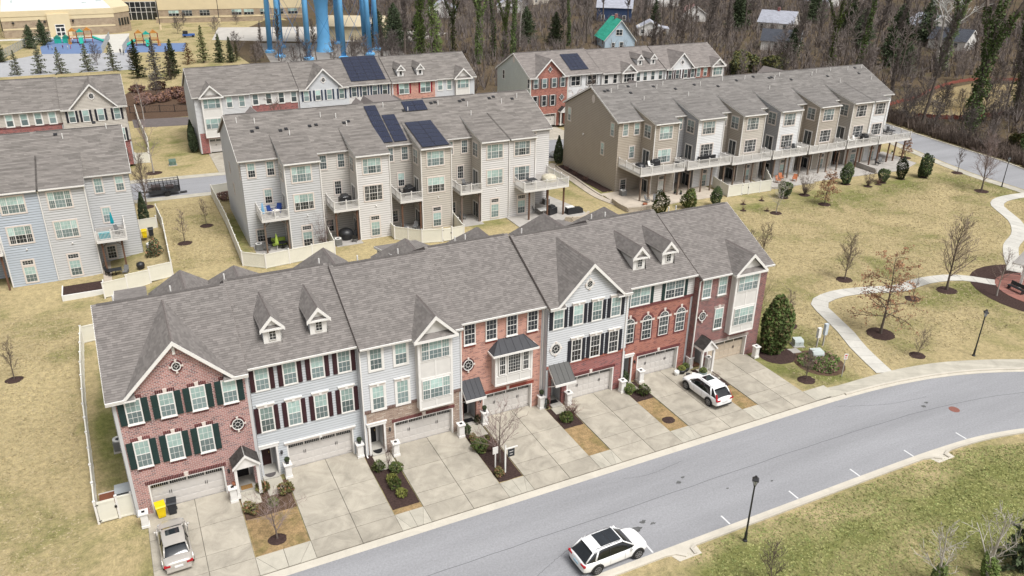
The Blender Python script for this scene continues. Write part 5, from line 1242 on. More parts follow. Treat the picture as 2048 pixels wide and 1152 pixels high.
sheet('patio',[(96.3,36.9),(104.6,36.3),(108.6,36.1),(108.6,44.8),(96.3,44.8)],.08,PATIO,.08)
sheet('patio',[(108.9,36.1),(114.4,35.5),(119.8,37.5),(120.5,44.8),(108.9,44.8)],.13,PATIO,.13)
sheet('patio',[(-1.0,39.8),(3.2,40),(4.6,44),(5.2,50),(3.5,50),(3.4,49.4),(-1.0,49.4)],-.93,PATIO2,.2)
sheet('planting_bed',blob_pts(3.6,5.9,41.5,52.5,7,6,.15),-.86,MULCH,.2)
sheet('planting_bed',blob_pts(64.4,66,45.6,60,9,6,.1),.06,MULCH,.06)
# curved paver walk beside the tan end house
CW=smooth([(65.0,61.2),(64.0,60.2),(63.6,57.5),(63.4,53),(62.9,48.5),(62.6,45),(62.8,42.5),(63.3,40)],5)
slabs('paver_walk',offset(CW,.55)[::-1],offset(CW,-.55)[::-1],.05,PATIO2,26)
strip('kerb_stone',offset(CW[6:-8],.9),offset(CW[6:-8],.6),.16,PATIO2,.16)
# forest floor, school grounds, clearing
sheet('forest_floor',[(134,-60),(700,-60),(700,900),(66,900),(66,190),(70,112),(124,112),(137,72),(141,62),(137,44),(135.5,30),(131,16)],.006,LITTER)
sheet('forest_floor',[(38,160),(66,140),(66,215),(92,240),(60,270),(40,230),(36,196)],.008,LITTER)
sheet('bank_mulch',[(-4,118),(36,118),(70,106),(66,142),(38,158),(20,150),(7,147)],.01,MULCH2)
sheet('clearing',[(147,68),(149,61),(160,57),(176,58),(194,65),(206,75),(196,82),(180,79),(166,73)],.012,STRAW)
sheet('old_trail',[(6,112),(19,110),(70,100),(70,106),(19,117),(6,119)],.02,plain('dark_trail',(.13,.11,.105),.95,.15,1))
sheet('lawn_patch',[(-60,150),(40,150),(38,178),(40,300),(-60,300)],.004,GRASS)
# ---------------------------------------------------------------- vegetation
BARK=plain('bark_grey_brown',(.12,.095,.08),.95,.3,6,objvar=.25); BARKL=plain('bark_pale',(.33,.30,.27),.95,.2,6,objvar=.15); TWIG=plain('twig_brown',(.15,.115,.095),.95,.2,3,objvar=.25); TWIGP=plain('twig_pinkish',(.25,.19,.175),.95,.2,3,objvar=.15)
TWIGW=plain('bark_white',(.40,.37,.33),.9,.15,5); BARKW=plain('woods_bark',(.105,.085,.072),.95,.3,2,objvar=.4); TWIGWD=plain('woods_twigs',(.155,.130,.118),.95,.2,1,objvar=.35)
def leaf(name,a,b,sc_=1.2):
    return plain(name,tuple((x+y)/2 for x,y in zip(a,b)),.75,.55,sc_,objvar=.2)
LF_DK=leaf('leaf_dark_evergreen',(.030,.044,.020),(.062,.082,.036)); LF_GR=leaf('leaf_green_shrub',(.05,.075,.02),(.10,.14,.035)); LF_OL=leaf('leaf_olive',(.10,.10,.035),(.16,.15,.05)); LF_CON=leaf('needle_green',(.045,.06,.028),(.09,.105,.045)); LF_BR=leaf('leaf_dead_brown',(.20,.10,.05),(.28,.15,.085)); LF_IVY=leaf('leaf_ivy',(.075,.12,.028),(.17,.22,.06),.6); LF_IVD=leaf('leaf_ivy_dark',(.045,.075,.022),(.10,.135,.04),.6)
LF_YG=leaf('leaf_yellow_green',(.17,.19,.04),(.25,.25,.07)); LF_PUR=leaf('twig_purple_shrub',(.13,.07,.06),(.20,.12,.10)); LF_GC=leaf('needle_grey_green',(.085,.095,.065),(.14,.15,.10))
def rv(rg): 
    while 1:
        v=Vector((rg.uniform(-1,1),rg.uniform(-1,1),rg.uniform(-1,1)))
        if .05<v.length<1: return v.normalized()
def card(m,p,sz,rg,mat=None,up=0):
    u=rv(rg); v=u.orthogonal().normalized()*sz*rg.uniform(.5,1.1); u=u*sz; 
    m.poly([p-u-v*.4,p+u*.2-v,p+u,p+v*.8-u*.1],mat)
def bare_tree(name,seed,h,r0,spread=.45,first=.28,n1=12,n2=5,n3=4,up=.55,tw=.012,crown_top=1.0,matT=None,matC=None,lean=0,droop=0):
    """trunk mesh and crown mesh of a leafless tree, base at the origin"""
    rg=random.Random(seed); T=MB(); C=MB()
    pts=[]; p=Vector((0,0,-.1)); d=Vector((lean,0,1)).normalized(); ns=8
    for i in range(ns+1):
        pts.append((p.copy(),r0*(1-.86*i/ns)))
        d=(d+Vector((rg.uniform(-.07,.07),rg.uniform(-.07,.07),.02))).normalized(); p=p+d*h*crown_top/ns
    for i in range(ns): T.tube(pts[i][0],pts[i+1][0],pts[i][1]*(1.35 if i==0 else 1),pts[i+1][1],6,cap=False)
    def branch(p,d,ln,r,lev):
        segs=4 if lev==1 else 3 if lev==2 else 2
        for i in range(segs):
            d=(d+rv(rg)*.16+Vector((0,0,.10*up-droop*.1))).normalized(); q=p+d*ln/segs; r2=max(tw*.7,r*(1-.8/segs))
            C.tube(p,q,r,r2,4 if lev==1 else 3,cap=False)
            if lev<3:
                k=(n2 if lev==1 else n3)/segs
                for _ in range(int(k)+(rg.random()<k%1)):
                    ax=rv(rg); dd=(d*.75+ax*.75+Vector((0,0,.18-droop*.3))).normalized()
                    branch(p+(q-p)*rg.random(),dd,ln*rg.uniform(.38,.62)*(1-.25*i/segs),max(tw,r*.5),lev+1)
            p=q; r=r2
    for i in range(n1):
        t=first+(1-first)*(i+rg.random()*.5)/n1; k=min(ns-1,int(t*ns)); a=pts[k][0].lerp(pts[k+1][0],t*ns-k); az=i*2.4+rg.uniform(-.4,.4)
        dd=Vector((math.cos(az),math.sin(az),up+rg.uniform(0,.3)+t*.5-droop)).normalized()
        branch(a,dd,h*spread*(1.15-t*.72)*rg.uniform(.8,1.15),max(tw*1.2,pts[k][1]*.5),1)
    return T.mesh('trunk',matT or BARK),C.mesh('crown',matC or TWIG)
def plant(name,label,cat,meshes,loc,rz=0,scale=1,group=None):
    t=thing(name,label,cat,loc,rz,group); 
    t.scale=(scale,)*3 if not hasattr(scale,'__len__') else scale
    for me in meshes: link(me.name.split('.')[0],me,t)
    return t
def conifer(seed,h,rad,mat,dens=1.0,base=.06,tiers=None,droop=.25,wisp=.35,matT=None):
    rg=random.Random(seed); T=MB(); C=MB(); T.tube((0,0,-.1),(0,0,h*.97),h*.018+.03,.015,6)
    n=int(h*9*dens)
    for i in range(n):
        t=base+(1-base)*(i/n)**.9; z=h*t; L_=rad*(1-t)**.8*rg.uniform(.6,1.15)+.08; az=i*2.39996+rg.uniform(-.5,.5)
        d=Vector((math.cos(az),math.sin(az),-droop+rg.uniform(-.1,.25)+t*.5)).normalized(); a=Vector((0,0,z)); 
        C.tube(a,a+d*L_*.9,.02,.006,3,cap=False,mat=TWIG)
        k=max(5,int(L_*14*dens))
        for j in range(k):
            s=(j+rg.random())/k; p=a+d*L_*s+Vector((rg.uniform(-1,1),rg.uniform(-1,1),rg.uniform(-.6,.35)))*wisp*(.35+.35*(1-s))*min(1,L_)
            card(C,p,rg.uniform(.10,.22)*(h/7)**.3,rg,mat)
    return T.mesh('trunk',matT or BARK),C.mesh('crown')
def bush(seed,rx,rz,mat,n=700,sz=.09,lump=.22,mat2=None,flat=0,stem=True,cone=0):
    rg=random.Random(seed); C=MB(); lumps=[(rv(rg),rg.uniform(.3,1.0)) for _ in range(12)]
    for i in range(n):
        v=rv(rg)
        if v.z<-.9: v.z*=-1
        k=1-lump+lump*(max(0,max((v.dot(l)**3)*w_ for l,w_ in lumps))*1.9); rr=k*rg.uniform(.55,1)**.5
        z=rz*(.47+.53*v.z*rr) if not cone else rz*((v.z+1)/2)*1.0
        if cone: rr=rr*(1-((v.z+1)/2))**.55*1.35; 
        p=Vector((v.x*rx*rr,v.y*rx*rr,max(.02,z)))
        card(C,p,sz*rg.uniform(.6,1.3),rg,mat if not mat2 or rg.random()<.7 else mat2)
    me=C.mesh('foliage'); out=[me]
    S=MB()
    for i in range(6):
        a=i*1.05; S.tube((0,0,-.05),(math.cos(a)*rx*.55,math.sin(a)*rx*.55,rz*.6),.02,.008,4)
    out.insert(0,S.mesh('stem',BARK)); return out
def twiggy(seed,rx,rz,mat,n=26,mesh='branches'):
    rg=random.Random(seed); C=MB()
    for i in range(n):
        a=rg.uniform(0,6.28); d=Vector((math.cos(a)*rx/rz*rg.uniform(.2,1),math.sin(a)*rx/rz*rg.uniform(.2,1),1)).normalized(); p=Vector((0,0,0)); r_=.018
        for k in range(4):
            d=(d+rv(rg)*.18).normalized(); q=p+d*rz/3.4; C.tube(p,q,r_,r_*.7,3,cap=False)
            for _ in range(3):
                dd=(d+rv(rg)*.8).normalized(); C.tube(q,q+dd*rz*.22,r_*.6,.004,3,cap=False)
            p=q; r_*=.7
    return C.mesh(mesh,mat)
def ivy_tree(seed,h,r,mat,bare=.3,fork=True,lean=0,dens=1):
    rg=random.Random(seed); T=MB(); C=MB(); L1=MB(); ax=[]
    p=Vector((0,0,-.2)); d=Vector((lean,0,1)).normalized(); ns=10
    for i in range(ns):
        q=p+d*h/ns; T.tube(p,q,r*.55*(1-.07*i),r*.55*(1-.07*(i+1)),6,cap=False); ax.append((p.copy(),q.copy(),r*(1.25-.07*i))); d=(d+Vector((rg.uniform(-.05,.05),rg.uniform(-.05,.05),0))).normalized(); p=q
    if fork:
        for s in(-1,1):
            p=ax[5][0].copy(); d=Vector((s*.35,rg.uniform(-.2,.2),1)).normalized()
            for i in range(5):
                q=p+d*h*.11; T.tube(p,q,r*.3,r*.24,5,cap=False); ax.append((p.copy(),q.copy(),r*.75*(1-.1*i))); p=q
    for a,b,rr in ax:
        if a.z>h*(1-bare): continue
        n=int(70*dens*(b-a).length*rr)
        for j in range(n):
            t=rg.random(); c=a.lerp(b,t); v=rv(rg); v.z*=.3; bul=1+.35*math.sin(c.z*1.3+v.x*3)
            card(C,c+v.normalized()*rr*bul*rg.uniform(.55,1.1),rg.uniform(.12,.26),rg,mat)
    for i in range(12):
        a,b,rr=ax[min(len(ax)-1,4+i%len(ax)//2+rg.randrange(4))]; d=Vector((math.cos(i*2.4),math.sin(i*2.4),.7)).normalized(); p=a
        for k in range(4):
            q=p+d*h*.05; L1.tube(p,q,.07*(1-.2*k),.07*(.8-.2*k),4,cap=False); d=(d+rv(rg)*.3).normalized()
            for _ in range(3): L1.tube(q,q+(d+rv(rg)*.8).normalized()*h*.06,.03,.008,3,cap=False)
            p=q
    return T.mesh('trunk',BARKW),C.mesh('ivy'),L1.mesh('limbs',TWIGWD)
# ------------ yard trees
YA=bare_tree('a',1,7.6,.13,.38,.2,18,9,6,.85,.013); YB=bare_tree('b',2,4.2,.06,.34,.28,12,7,6,.8,.010); YV=bare_tree('v',9,3.5,.065,.66,.2,11,6,4,.75,.010,matC=TWIGP); YC=bare_tree('c',3,2.7,.045,.34,.25,9,5,3,.9,.007)
YP=bare_tree('p',5,7.4,.12,.44,.2,18,9,7,.8,.012,matC=TWIGP); YG=bare_tree('g',6,5.6,.08,.34,.3,12,6,4,.6,.009,matT=BARKL,matC=TWIGP)
YS=bare_tree('s',7,5.2,.075,.42,.2,11,6,4,.45,.011,matT=BARKL,matC=plain('twig_silver',(.42,.39,.35),.9,.15,4))
YM=bare_tree('m',8,3.3,.05,.46,.12,11,7,5,.9,.010,matC=TWIG)
def oak(seed,h,n,spread=.42,lf=LF_BR):
    T,C=bare_tree('o',seed,h,.14*h/8,spread,.22,22,6,3,-.05,.010,droop=.05)
    rg=random.Random(seed); m=MB()
    vs=[v.co for v in C.vertices]
    for i in range(n):
        v=vs[rg.randrange(len(vs))]
        if math.hypot(v.x,v.y)<h*.09 and rg.random()<.8: continue
        card(m,v+rv(rg)*.15,rg.uniform(.05,.11),rg,lf)
    return T,C,m.mesh('dead_leaves')
OAK=oak(11,7.9,2600); OAKS=oak(12,4.6,1500,.33)
def yard(name,label,meshes,x,y,s=1,rz=0,ring=.0,cat='tree',group=None,rx=None,mat=None):
    z=gh(x,y)
    plant(name,label,cat,meshes,(x,y,z),rz,s,group)
    if ring: mulch_ring(x,y,ring,rx,mat,z)
yard('bare_tree','tall bare tree rising over the curve of the winding path',YA,80.4,1.7,1.03,0,1.15)
yard('oak_tree','young oak holding brown dead leaves in a wide dark mulch ring',OAK,65.6,-2.4,1,0,1.35,rx=1.3)
yard('bare_tree','small bare tree in a mulch ring right behind the leafy brown oak',YC,75.2,1.8,1.05,1,.85)
yard('bare_tree','thin pinkish tree growing from dark mulch by the brick plaza',YG,84.1,-1.5,.95,2,0)
yard('bare_tree','bare tree standing alone in mid lawn above the path bend',YA,72.4,8.4,.66,2,.95)
yard('bare_tree','bare tree just behind the right end of the near roof',YM,63.5,14.0,1.5,0,.9)
yard('bare_tree','slim pale sapling between the hedge and the winding path',YB,58.6,2.7,.85,1,1.0,)
yard('bare_tree','knee-high sapling with upswept twigs in mulch below the lamp post',YM,65.3,-7.0+.2,.78,3,.75)
yard('small_tree','small green-topped sapling in mulch beside the utility bed',YM,52.8,-5.7,.85,1,.8)
yard('bare_tree','large pinkish bare tree near the side road lamp post',YP,116.2,23.3,1.02,0,1.1)
yard('bare_tree','thin bare sapling beside the side road pavement',YB,121.4,31.1,1,2,1.0)
yard('bare_tree','leafy brown sapling in mulch beside the last deck posts',OAKS,121,40.8,.7,1,1.1)
yard('bare_tree','silver barked sapling in mulch on slope below the cream fence',YS,81.1,28.4,.95,0,.85)
yard('oak_tree','brown leafed sapling in mulch on slope below the grey patio',OAKS,90,28.4,1,2,.95)
yard('bare_tree','bare tree behind the gable of the plum brick end house',YM,68.5,17.2,1.25,2,.6)
yard('bare_tree','pale small tree in mulch left of the middle row fence',YB,8.1,49.3,.9,1,.85)
yard('bare_tree','faint bare sapling in mulch nearest the middle row corner',YB,11.2,54.4,.8,3,.85)
yard('bare_tree','bare street tree beside the parked black trailer',YA,4.9,65.0,.9,3,1.0)
yard('bare_tree','pale barked tree across the back street by the fence gate',YG,7.0,81.0,1.45,1,1.2)
yard('bare_tree','bare tree in front of the white and brick far house',YB,26.4,83.2,2.05,2,.6)
yard('bare_tree','bare tree in front of the far white house with arched windows',YB,82.4,79.6,2.1,0,.5)
yard('bare_tree','spreading bare tree in the strip between first and second driveway',YV,7.8,-5.9,.95,0,.62)
yard('bare_tree','spreading bare tree behind the sale sign by the salmon brick house',YV,23.9,-4.8,1.25,1,0)
yard('bare_tree','lone bare tree on the lawn at the far left edge',YB,-8.2,22.7,.85,0,.7)
yard('bare_tree','bare tree cut by the bottom edge below the near street',YM,33.4,-22.4,.95,0,0)
for i,(x,y,s) in enumerate(((42.5,-26.6,1.5),(45.6,-27.6,1.75))):
    T,C=bare_tree('w',60+i,4.5,.12,.5,.1,9,5,4,.8,.016,matT=TWIGW,matC=TWIGW)
    yard('bare_tree',['white barked tree with ivy at bottom right, left of the evergreen','taller white barked tree with ivy against the bottom right evergreen'][i],[T,C,bush(70+i,.5,1.8,LF_IVY,500,.09)[1]],x,y,s*.62,i)
yard('evergreen_tree','dark evergreen cut by the bottom right corner',conifer(21,5,1.9,LF_DK,1.4,.02),48.3,-28.0,1)
# ------------ evergreens by the rear row
EV=[bush(31,.95,3.1,LF_DK,2600,.10,.35,LF_GR),bush(32,.9,2.6,LF_DK,2000,.10,.4,LF_GR),bush(33,.85,2.2,LF_GR,1600,.09,.4,LF_OL)]
for x,y,k,s,lab in ((114.1,31.7,0,1.12,'tall dark rounded evergreen alone on the slope near the side road'),(110.2,32.6,0,.98,'dark evergreen on slope below the last deck of rear row'),(105.9,32.4,1,.95,'evergreen beside low stone wall of the rear row patios'),(100.2,34.1,0,1.0,'dense evergreen in mulch before the grey paved patio'),(86.8,33.0,1,1.05,'dark evergreen beside the cream fence corner with orange chairs behind'),
    (75.4,34.0,0,.85,'dark round evergreen left of the cream fence'),(71.3,34.6,2,1.25,'light green shrub tree between the two pale patios'),(66.3,34.3,2,1.45,'light green shrub tree below the curved stone wall')):
    yard('evergreen_shrub',lab,EV[k],x,y,s,x,.75 if k<2 else 0,'shrub')
TW1=twiggy(41,.8,1.1,LF_PUR); TW2=twiggy(42,1.1,1.7,TWIG,34); TW3=twiggy(43,.7,.9,LF_PUR,30)
LAB={(79.5,33.1):'tiny bare shrub nearest the cream fence, leftmost on the slope',(77.7,31.0):'tiny bare shrub lowest on the slope, nearest the plum end house roof',(83.0,33.3):'tiny dark shrub on the slope right below the cream fence gate',(90.5,32.7):'widest purple-brown bare shrub below the orange chairs',(102.4,31.9):'bare twiggy shrub right of the evergreen before the grey patio',(104.6,31.9):'low reddish shrub touching the evergreen by the stone wall',(80.6,29.6):'tiny bare shrub beside the silver barked sapling'}
for x,y,s,me in ((79.5,33.1,.5,TW1),(77.7,31.0,.5,TW1),(83.0,33.3,.5,TW1),(90.5,32.7,1.5,TW2),(102.4,31.9,1.1,TW2),(104.6,31.9,.8,TW1),(80.6,29.6,.4,TW1)):
    plant('twiggy_shrub',LAB[(x,y)],'shrub',[me],(x,y,0),x,s,'small bare shrubs on the slope'); mulch_ring(x,y,.4*s+.25)
# big hedge bush at the end of the near row
plant('hedge_shrub','huge rounded dark hedge bush against the plum brick end wall','shrub',bush(51,1.5,5.5,LF_GR,9000,.12,.28,leaf('leaf_bronze',(.10,.08,.035),(.16,.13,.055))),(53.75,-.6,0))
mulch_ring(53.6,-1.3,1.9,1.6)
plant('grass_clump','tall arching bare stems behind the big hedge bush','shrub',[twiggy(52,2.2,3.6,plain('stem_olive',(.22,.19,.10),.9,.2),70)],(56.3,5.2,0))
# shrubs in front beds
SH=[bush(61,.5,.75,LF_GR,520,.07,.3,LF_OL),bush(62,.42,.6,LF_OL,420,.07,.35,LF_BR),bush(63,.45,.55,LF_YG,420,.07,.3),bush(64,.35,1.1,LF_DK,500,.07,.3,LF_GR)]
PS=[twiggy(65,.7,.8,LF_PUR,40)]
for x,y,k,s,lab in ((7.9,-.75,1,1.15,'olive brown shrub by the walk between the brick and blue houses'),(6.75,-2.6,1,1.2,'olive shrub at the left front of the first planting bed'),(9.2,-1.6,1,1.3,'olive shrub beside the second driveway pedestal'),(8.2,-2.5,0,.8,'low green shrub in the middle of first planting bed'),
    (15.75,-1.9,0,1.0,'green shrub left of multi-stem sapling in second bed'),(16.75,-2.6,0,1.05,'green shrub right of multi-stem sapling in second bed'),(16.2,-3.5,2,1.05,'bright yellow-green shrub behind another in second bed'),(16.15,-4.3,0,1.0,'green shrub fourth down the second bed'),(16.3,-5.2,2,1.0,'yellow-green shrub nearest the street in second bed'),
    (23.2,-2.9,0,1.35,'largest green shrub in the brick-edged bed'),(23.2,-6.1,1,.95,'dull olive shrub at street end of the brick-edged bed'),(24.4,.3,3,.75,'small shrub beside ball-topped pedestal of salmon house'),(23.15,-.6,3,.8,'narrow shrub against left pedestal of the brick-edged bed'),(23.2,-1.6,1,.9,'brown-green shrub near the top of brick-edged bed'),(24.2,-1.9,2,.7,'small yellow shrub near top of brick-edged bed'),
    (30.9,-2.3,0,1.15,'green shrub in bed left of the purple shrub'),(30.35,.0,3,.8,'slim shrub beside the grey awning porch'),(37.7,-.9,0,1.1,'green shrub by white pedestal of arched-window house'),(38.7,-1.6,0,1.2,'rounded green shrub beside the grass strip by arched-window house'),(37.9,.3,3,1.3,'tall narrow shrub beside the arched-window doorway')):
    plant('shrub',lab,'shrub',SH[k],(x,y,.03),x*3,s)
for x,y,s,lab in ((31.5,-1.9,1.25,'purple-brown leafless shrub in bed by the grey awning'),(24.0,-3.3,.9,'reddish low shrub beside bare tree in the brick-edged bed'),(45.5,-2.4,.7,'brown leafless shrub beside the white crossover'),(16.4,-2.2,.9,'thin multi-stem sapling in the second bed')):
    plant('twiggy_shrub',lab,'shrub',PS if 'sapling' not in lab else [twiggy(66,.35,2.2,TWIGP,10)],(x,y,.03),x,s)
mulch_ring(38.3,-5.6,.55,.5)
plant('arborvitae','tall dark columnar evergreen at the back of tan end wall','evergreen',bush(71,.75,4.6,LF_DK,2600,.12,.1,cone=1),(65.6,60.9,0))
plant('arborvitae','dark columnar evergreen at right corner of light grey left house','evergreen',bush(72,.6,4.6,LF_DK,1500,.12,.1,cone=1),(4.3,57.5,-.2))
AV=bush(73,.7,4.4,LF_DK,1400,.13,.1,cone=1)
for i in range(4): plant('arborvitae','dark columnar evergreen beside far grey end house, '+('nearest the street','second from the street','third from the street','rearmost of the row')[i],'evergreen',AV,(13.9+.1*i,90.6+i*1.5,0),i,1,'evergreen row beside far grey end house')
plant('arborvitae','dark evergreen right of the far brick house porch','evergreen',AV,(79.6,80.5,0),0,1.05)
plant('shrub','round mulberry-coloured bush inside the left patio fence','shrub',bush(74,1.3,.8,LF_PUR,900,.1),(4.9,43.2,-.9))
plant('shrub','dark feathery evergreen inside the left patio fence','shrub',bush(75,.9,2.2,LF_DK,900,.1,.5,LF_BR),(4.5,47.4,-.6))
plant('twiggy_shrub','reddish shrub row inside middle row side yard','shrub',bush(76,1.5,1.1,LF_PUR,900,.1),(15.2,64.0,0))
plant('twiggy_shrub','tall bare shrub against the first light grey bay','shrub',[twiggy(77,1.0,3.4,TWIGP,30)],(22.6,40.7,0))
for i,(x,y) in enumerate(((64.9,57),(64.7,54),(64.8,51))): plant('twiggy_shrub','small bare shrub in the mulch along the tan end wall, '+('rearmost','middle one','nearest the patio')[i],'shrub',PS,(x,y,.05),i,.8,'bare shrubs along the tan wall')
# utility bed
plant('ground_cover','low green and brown plants filling the round utility bed','plants',bush(80,1.9,.55,LF_GR,2600,.09,.3,LF_PUR)[1:],(56.0,-3.9,-.1))
sheet('planting_bed',[(56+2.2*math.cos(a*.35),-4+2.3*math.sin(a*.35)) for a in range(18)],.015,MULCH2)
# ---------------------------------------------------------------- fences
def vinyl_fence(label,runs,h=1.75,z=0,mat=None,pan=2.3,grp=None,gate=None):
    """privacy fence: every panel and post its own part; runs = list of point lists"""
    mat=mat or CREAMV; x0,y0=runs[0][0]
    t=thing('vinyl_fence',label,'fence',(x0,y0,z),group=grp)
    for run in runs:
        for k in range(len(run)-1):
            a=Vector((*run[k],0));b=Vector((*run[k+1],0)); L_=(b-a).length; u=(b-a)/L_; n=max(1,round(L_/pan)); s=L_/n; ang=math.atan2(u.y,u.x)
            def pm():
                m=MB(); w_=s-.12
                m.box(0,w_,-.02,.02,.08,h-.1); m.box(0,w_,-.045,.045,.04,.16); m.box(0,w_,-.045,.045,h-.16,h-.04)
                j=max(1,int(w_/.18))
                for i in range(1,j): m.box(w_*i/j-.008,w_*i/j+.008,-.028,.028,.16,h-.16,)
                return m.mesh('fence_panel',mat)
            me=cached(('fp',round(s,2),h,mat.name),pm)
            for i in range(n):
                p=a+u*(s*i)-Vector((x0,y0,0)); 
                zz=gh(*(a+u*(s*i+s/2))[:2])-z if z==0 else 0
                link('fence_panel',me,t,(p.x+u.x*.06,p.y+u.y*.06,zz),ang)
            for i in range(n+1):
                p=a+u*(s*i)-Vector((x0,y0,0)); link('post',cached(('vpost',h),lambda:MB().box(-.065,.065,-.065,.065,-.1,h+.04).box(-.085,.085,-.085,.085,h+.04,h+.09).mesh('post',WHITE)),t,(p.x,p.y,gh(*(a+u*(s*i))[:2])-z if z==0 else 0),ang)
    if gate:
        (gx,gy,ga,gw)=gate; m=MB(); m.box(0,gw,-.03,.03,.08,h-.05); m.box(.02,gw-.02,-.05,.05,.1,.22); m.box(.02,gw-.02,-.05,.05,h-.25,h-.12)
        g_=m.build('gate',mat,t,loc=(gx-x0,gy-y0,0)); g_.rotation_euler=(0,0,ga)
        q=MB(); q.box(gw-.06,gw+.08,-.07,-.05,h*.55,h*.65); q.box(-.08,.1,-.07,-.05,.2,.26); q.box(-.08,.1,-.07,-.05,h-.3,h-.24); q.build('latch',BLACK,g_)
    return t
vinyl_fence('cream vinyl fence along the left side of the pinkish brick end house',[[(-2.25,.45),(-2.5,6.9),(-2.8,13.2),(-2.95,20.2),(-2.95,27.6),(0,27.9)]],pan=2.05)
vinyl_fence('short cream fence with a latched gate beside the brick end house front',[[(-1.0,.5),(-.1,.45)]],gate=(-2.15,.45,0,1.05))
vinyl_fence('cream fence closing the light grey left house patio with an open gate leaf',[[(-1.0,38.95),(5.9,40.2),(6.2,54.5),(5.9,60)]],h=1.8)
vinyl_fence('short cream fence beside the dark columnar evergreen of the left house',[[(3.5,56.3),(5.6,56.6)]],h=1.5)
vinyl_fence('long cream fence around the side yard at the middle row left end',[[(16.2,66.2),(13.4,65.8),(13.5,52.9),(13.2,39.5),(15.4,37.7),(23.4,38.6),(24.0,44.9)]],pan=2.45)
vinyl_fence('cream fence with a gate enclosing the solar roofed house patio',[[(31.4,44.9),(31.2,40.2),(33.8,37.7),(36.2,37.1)],[(37.4,37.0),(39.0,37.1),(40.0,44.9)]],gate=(36.25,37.1,-.05,1.05))
vinyl_fence('cream fence around a patio under the right-hand row decks',[[(80.5,41.0),(79.6,36.5),(82.0,36.4)],[(83.2,36.35),(87.3,36.2),(90.6,41)]],gate=(82.05,36.4,-.05,1.05))
WV=plain('bright_white_vinyl',(.78,.78,.78),.5,.04)
vinyl_fence('bright white fence between the two far rows',[[(63.6,91),(66,90.5),(71.2,90)]],h=1.9,mat=WV)
vinyl_fence('cream fence and gate beside the upper left beige house',[[(5.0,87.4),(6.9,87.2),(7.4,97),(7.0,112),(7.0,124)]],h=1.7)
def rail_fence(label,P,h=1.3,mat=None,pan=2.4,name='metal_fence',n=10,cat='fence'):
    t=thing(name,label,cat,(*P[0],0)); mat=mat or BLACK
    for k in range(len(P)-1):
        a=Vector((*P[k],0));b=Vector((*P[k+1],0)); L_=(b-a).length;u=(b-a)/L_;c=max(1,round(L_/pan)); s=L_/c; ang=math.atan2(u.y,u.x)
        def mk():
            m=MB(); m.box(0,s,-.02,.02,h-.1,h-.05); m.box(0,s,-.02,.02,.12,.17)
            for i in range(n): m.box(s*(i+.5)/n-.012,s*(i+.5)/n+.012,-.012,.012,0,h)
            return m.mesh('fence_panel',mat)
        me=cached(('rf',round(s,1),h,mat.name,n),mk)
        for i in range(c): p=a+u*s*i-Vector((*P[0],0)); link('fence_panel',me,t,(p.x,p.y,0),ang); link('post',cached(('rfp',h,mat.name),lambda:MB().box(-.05,.05,-.05,.05,0,h+.1).mesh('post',mat)),t,(p.x,p.y,0),ang)
    return t
rail_fence('black metal fence crossing behind the gap between upper left houses',[(6,125),(14,123),(30,120)],1.4)
# ---------------------------------------------------------------- pedestals with planters
def pedestal(x,y,label,top,h=1.15):
    def mk():
        m=MB(); m.box(-.21,.21,-.21,.21,0,h-.08); m.box(-.25,.25,-.25,.25,0,.18)
        for s in(-1,1):
            for a,b in((.26,h-.18),):
                m.box(-.15,-.11,s*.21,s*.222,a,b); m.box(.11,.15,s*.21,s*.222,a,b); m.box(-.11,.11,s*.21,s*.222,a,a+.05); m.box(-.11,.11,s*.21,s*.222,b-.05,b)
        return m.mesh('column',WHITE)
    t=thing('pedestal',label,'pedestal',(x,y,.05),group='white pedestals by the driveways')
    link('column',cached('pedc',mk),t); link('cap',cached('pedcap',lambda:MB().box(-.29,.29,-.29,.29,h-.08,h).box(-.25,.25,-.25,.25,h-.14,h-.08).mesh('cap',WHITE)),t)
    link('lamp_base',cached('pedl',lambda:MB().box(-.10,.10,-.10,.10,h,h+.03).mesh('lamp_base',GLASS_D)),t)
    if top:
        p=thing('potted_plant',top,'potted plant',(x,y,.05+h+.03))
        link('pot',cached('ppot',lambda:MB().lathe(0,0,[(.10,0),(.15,.16),(.14,.17)],10,BLACK).mesh('pot')),p)
        b_=cached('pball',lambda:bush(90,.17,.34,LF_DK,260,.05,.08)[1]); link('foliage',b_,p,(0,0,.14))
for x,y,l,tp in ((.45,-1.1,'white pedestal at the left corner of first driveway by the bins',None),(5.95,-1.0,'white pedestal between first driveway and the gabled porch',None),(9.8,0,'white pedestal left of the second driveway','clipped plant on pedestal left of second driveway'),(15.0,.15,'white pedestal right of the second driveway','clipped plant on pedestal right of second driveway'),
    (17.4,-.8,'white pedestal left of third driveway by the black door',None),(22.6,-.7,'white pedestal right of the third driveway',None),(24.9,.05,'white pedestal left of the salmon house garage','clipped ball plant left of the salmon house garage'),(29.95,.15,'white pedestal right of the salmon house garage','clipped ball plant right of the salmon house garage'),
    (32.2,-.3,'white pedestal right of the grey awning porch',None),(37.2,-.6,'white pedestal right of the fifth driveway',None),(39.5,.1,'white pedestal left of the sixth driveway',None),(44.75,.2,'white pedestal behind the cluster of pots',None),(46.2,-.55,'white pedestal right of the small gabled porch',None),(51.4,-.8,'white pedestal beside the big hedge bush',None)): pedestal(x,y,l,tp)
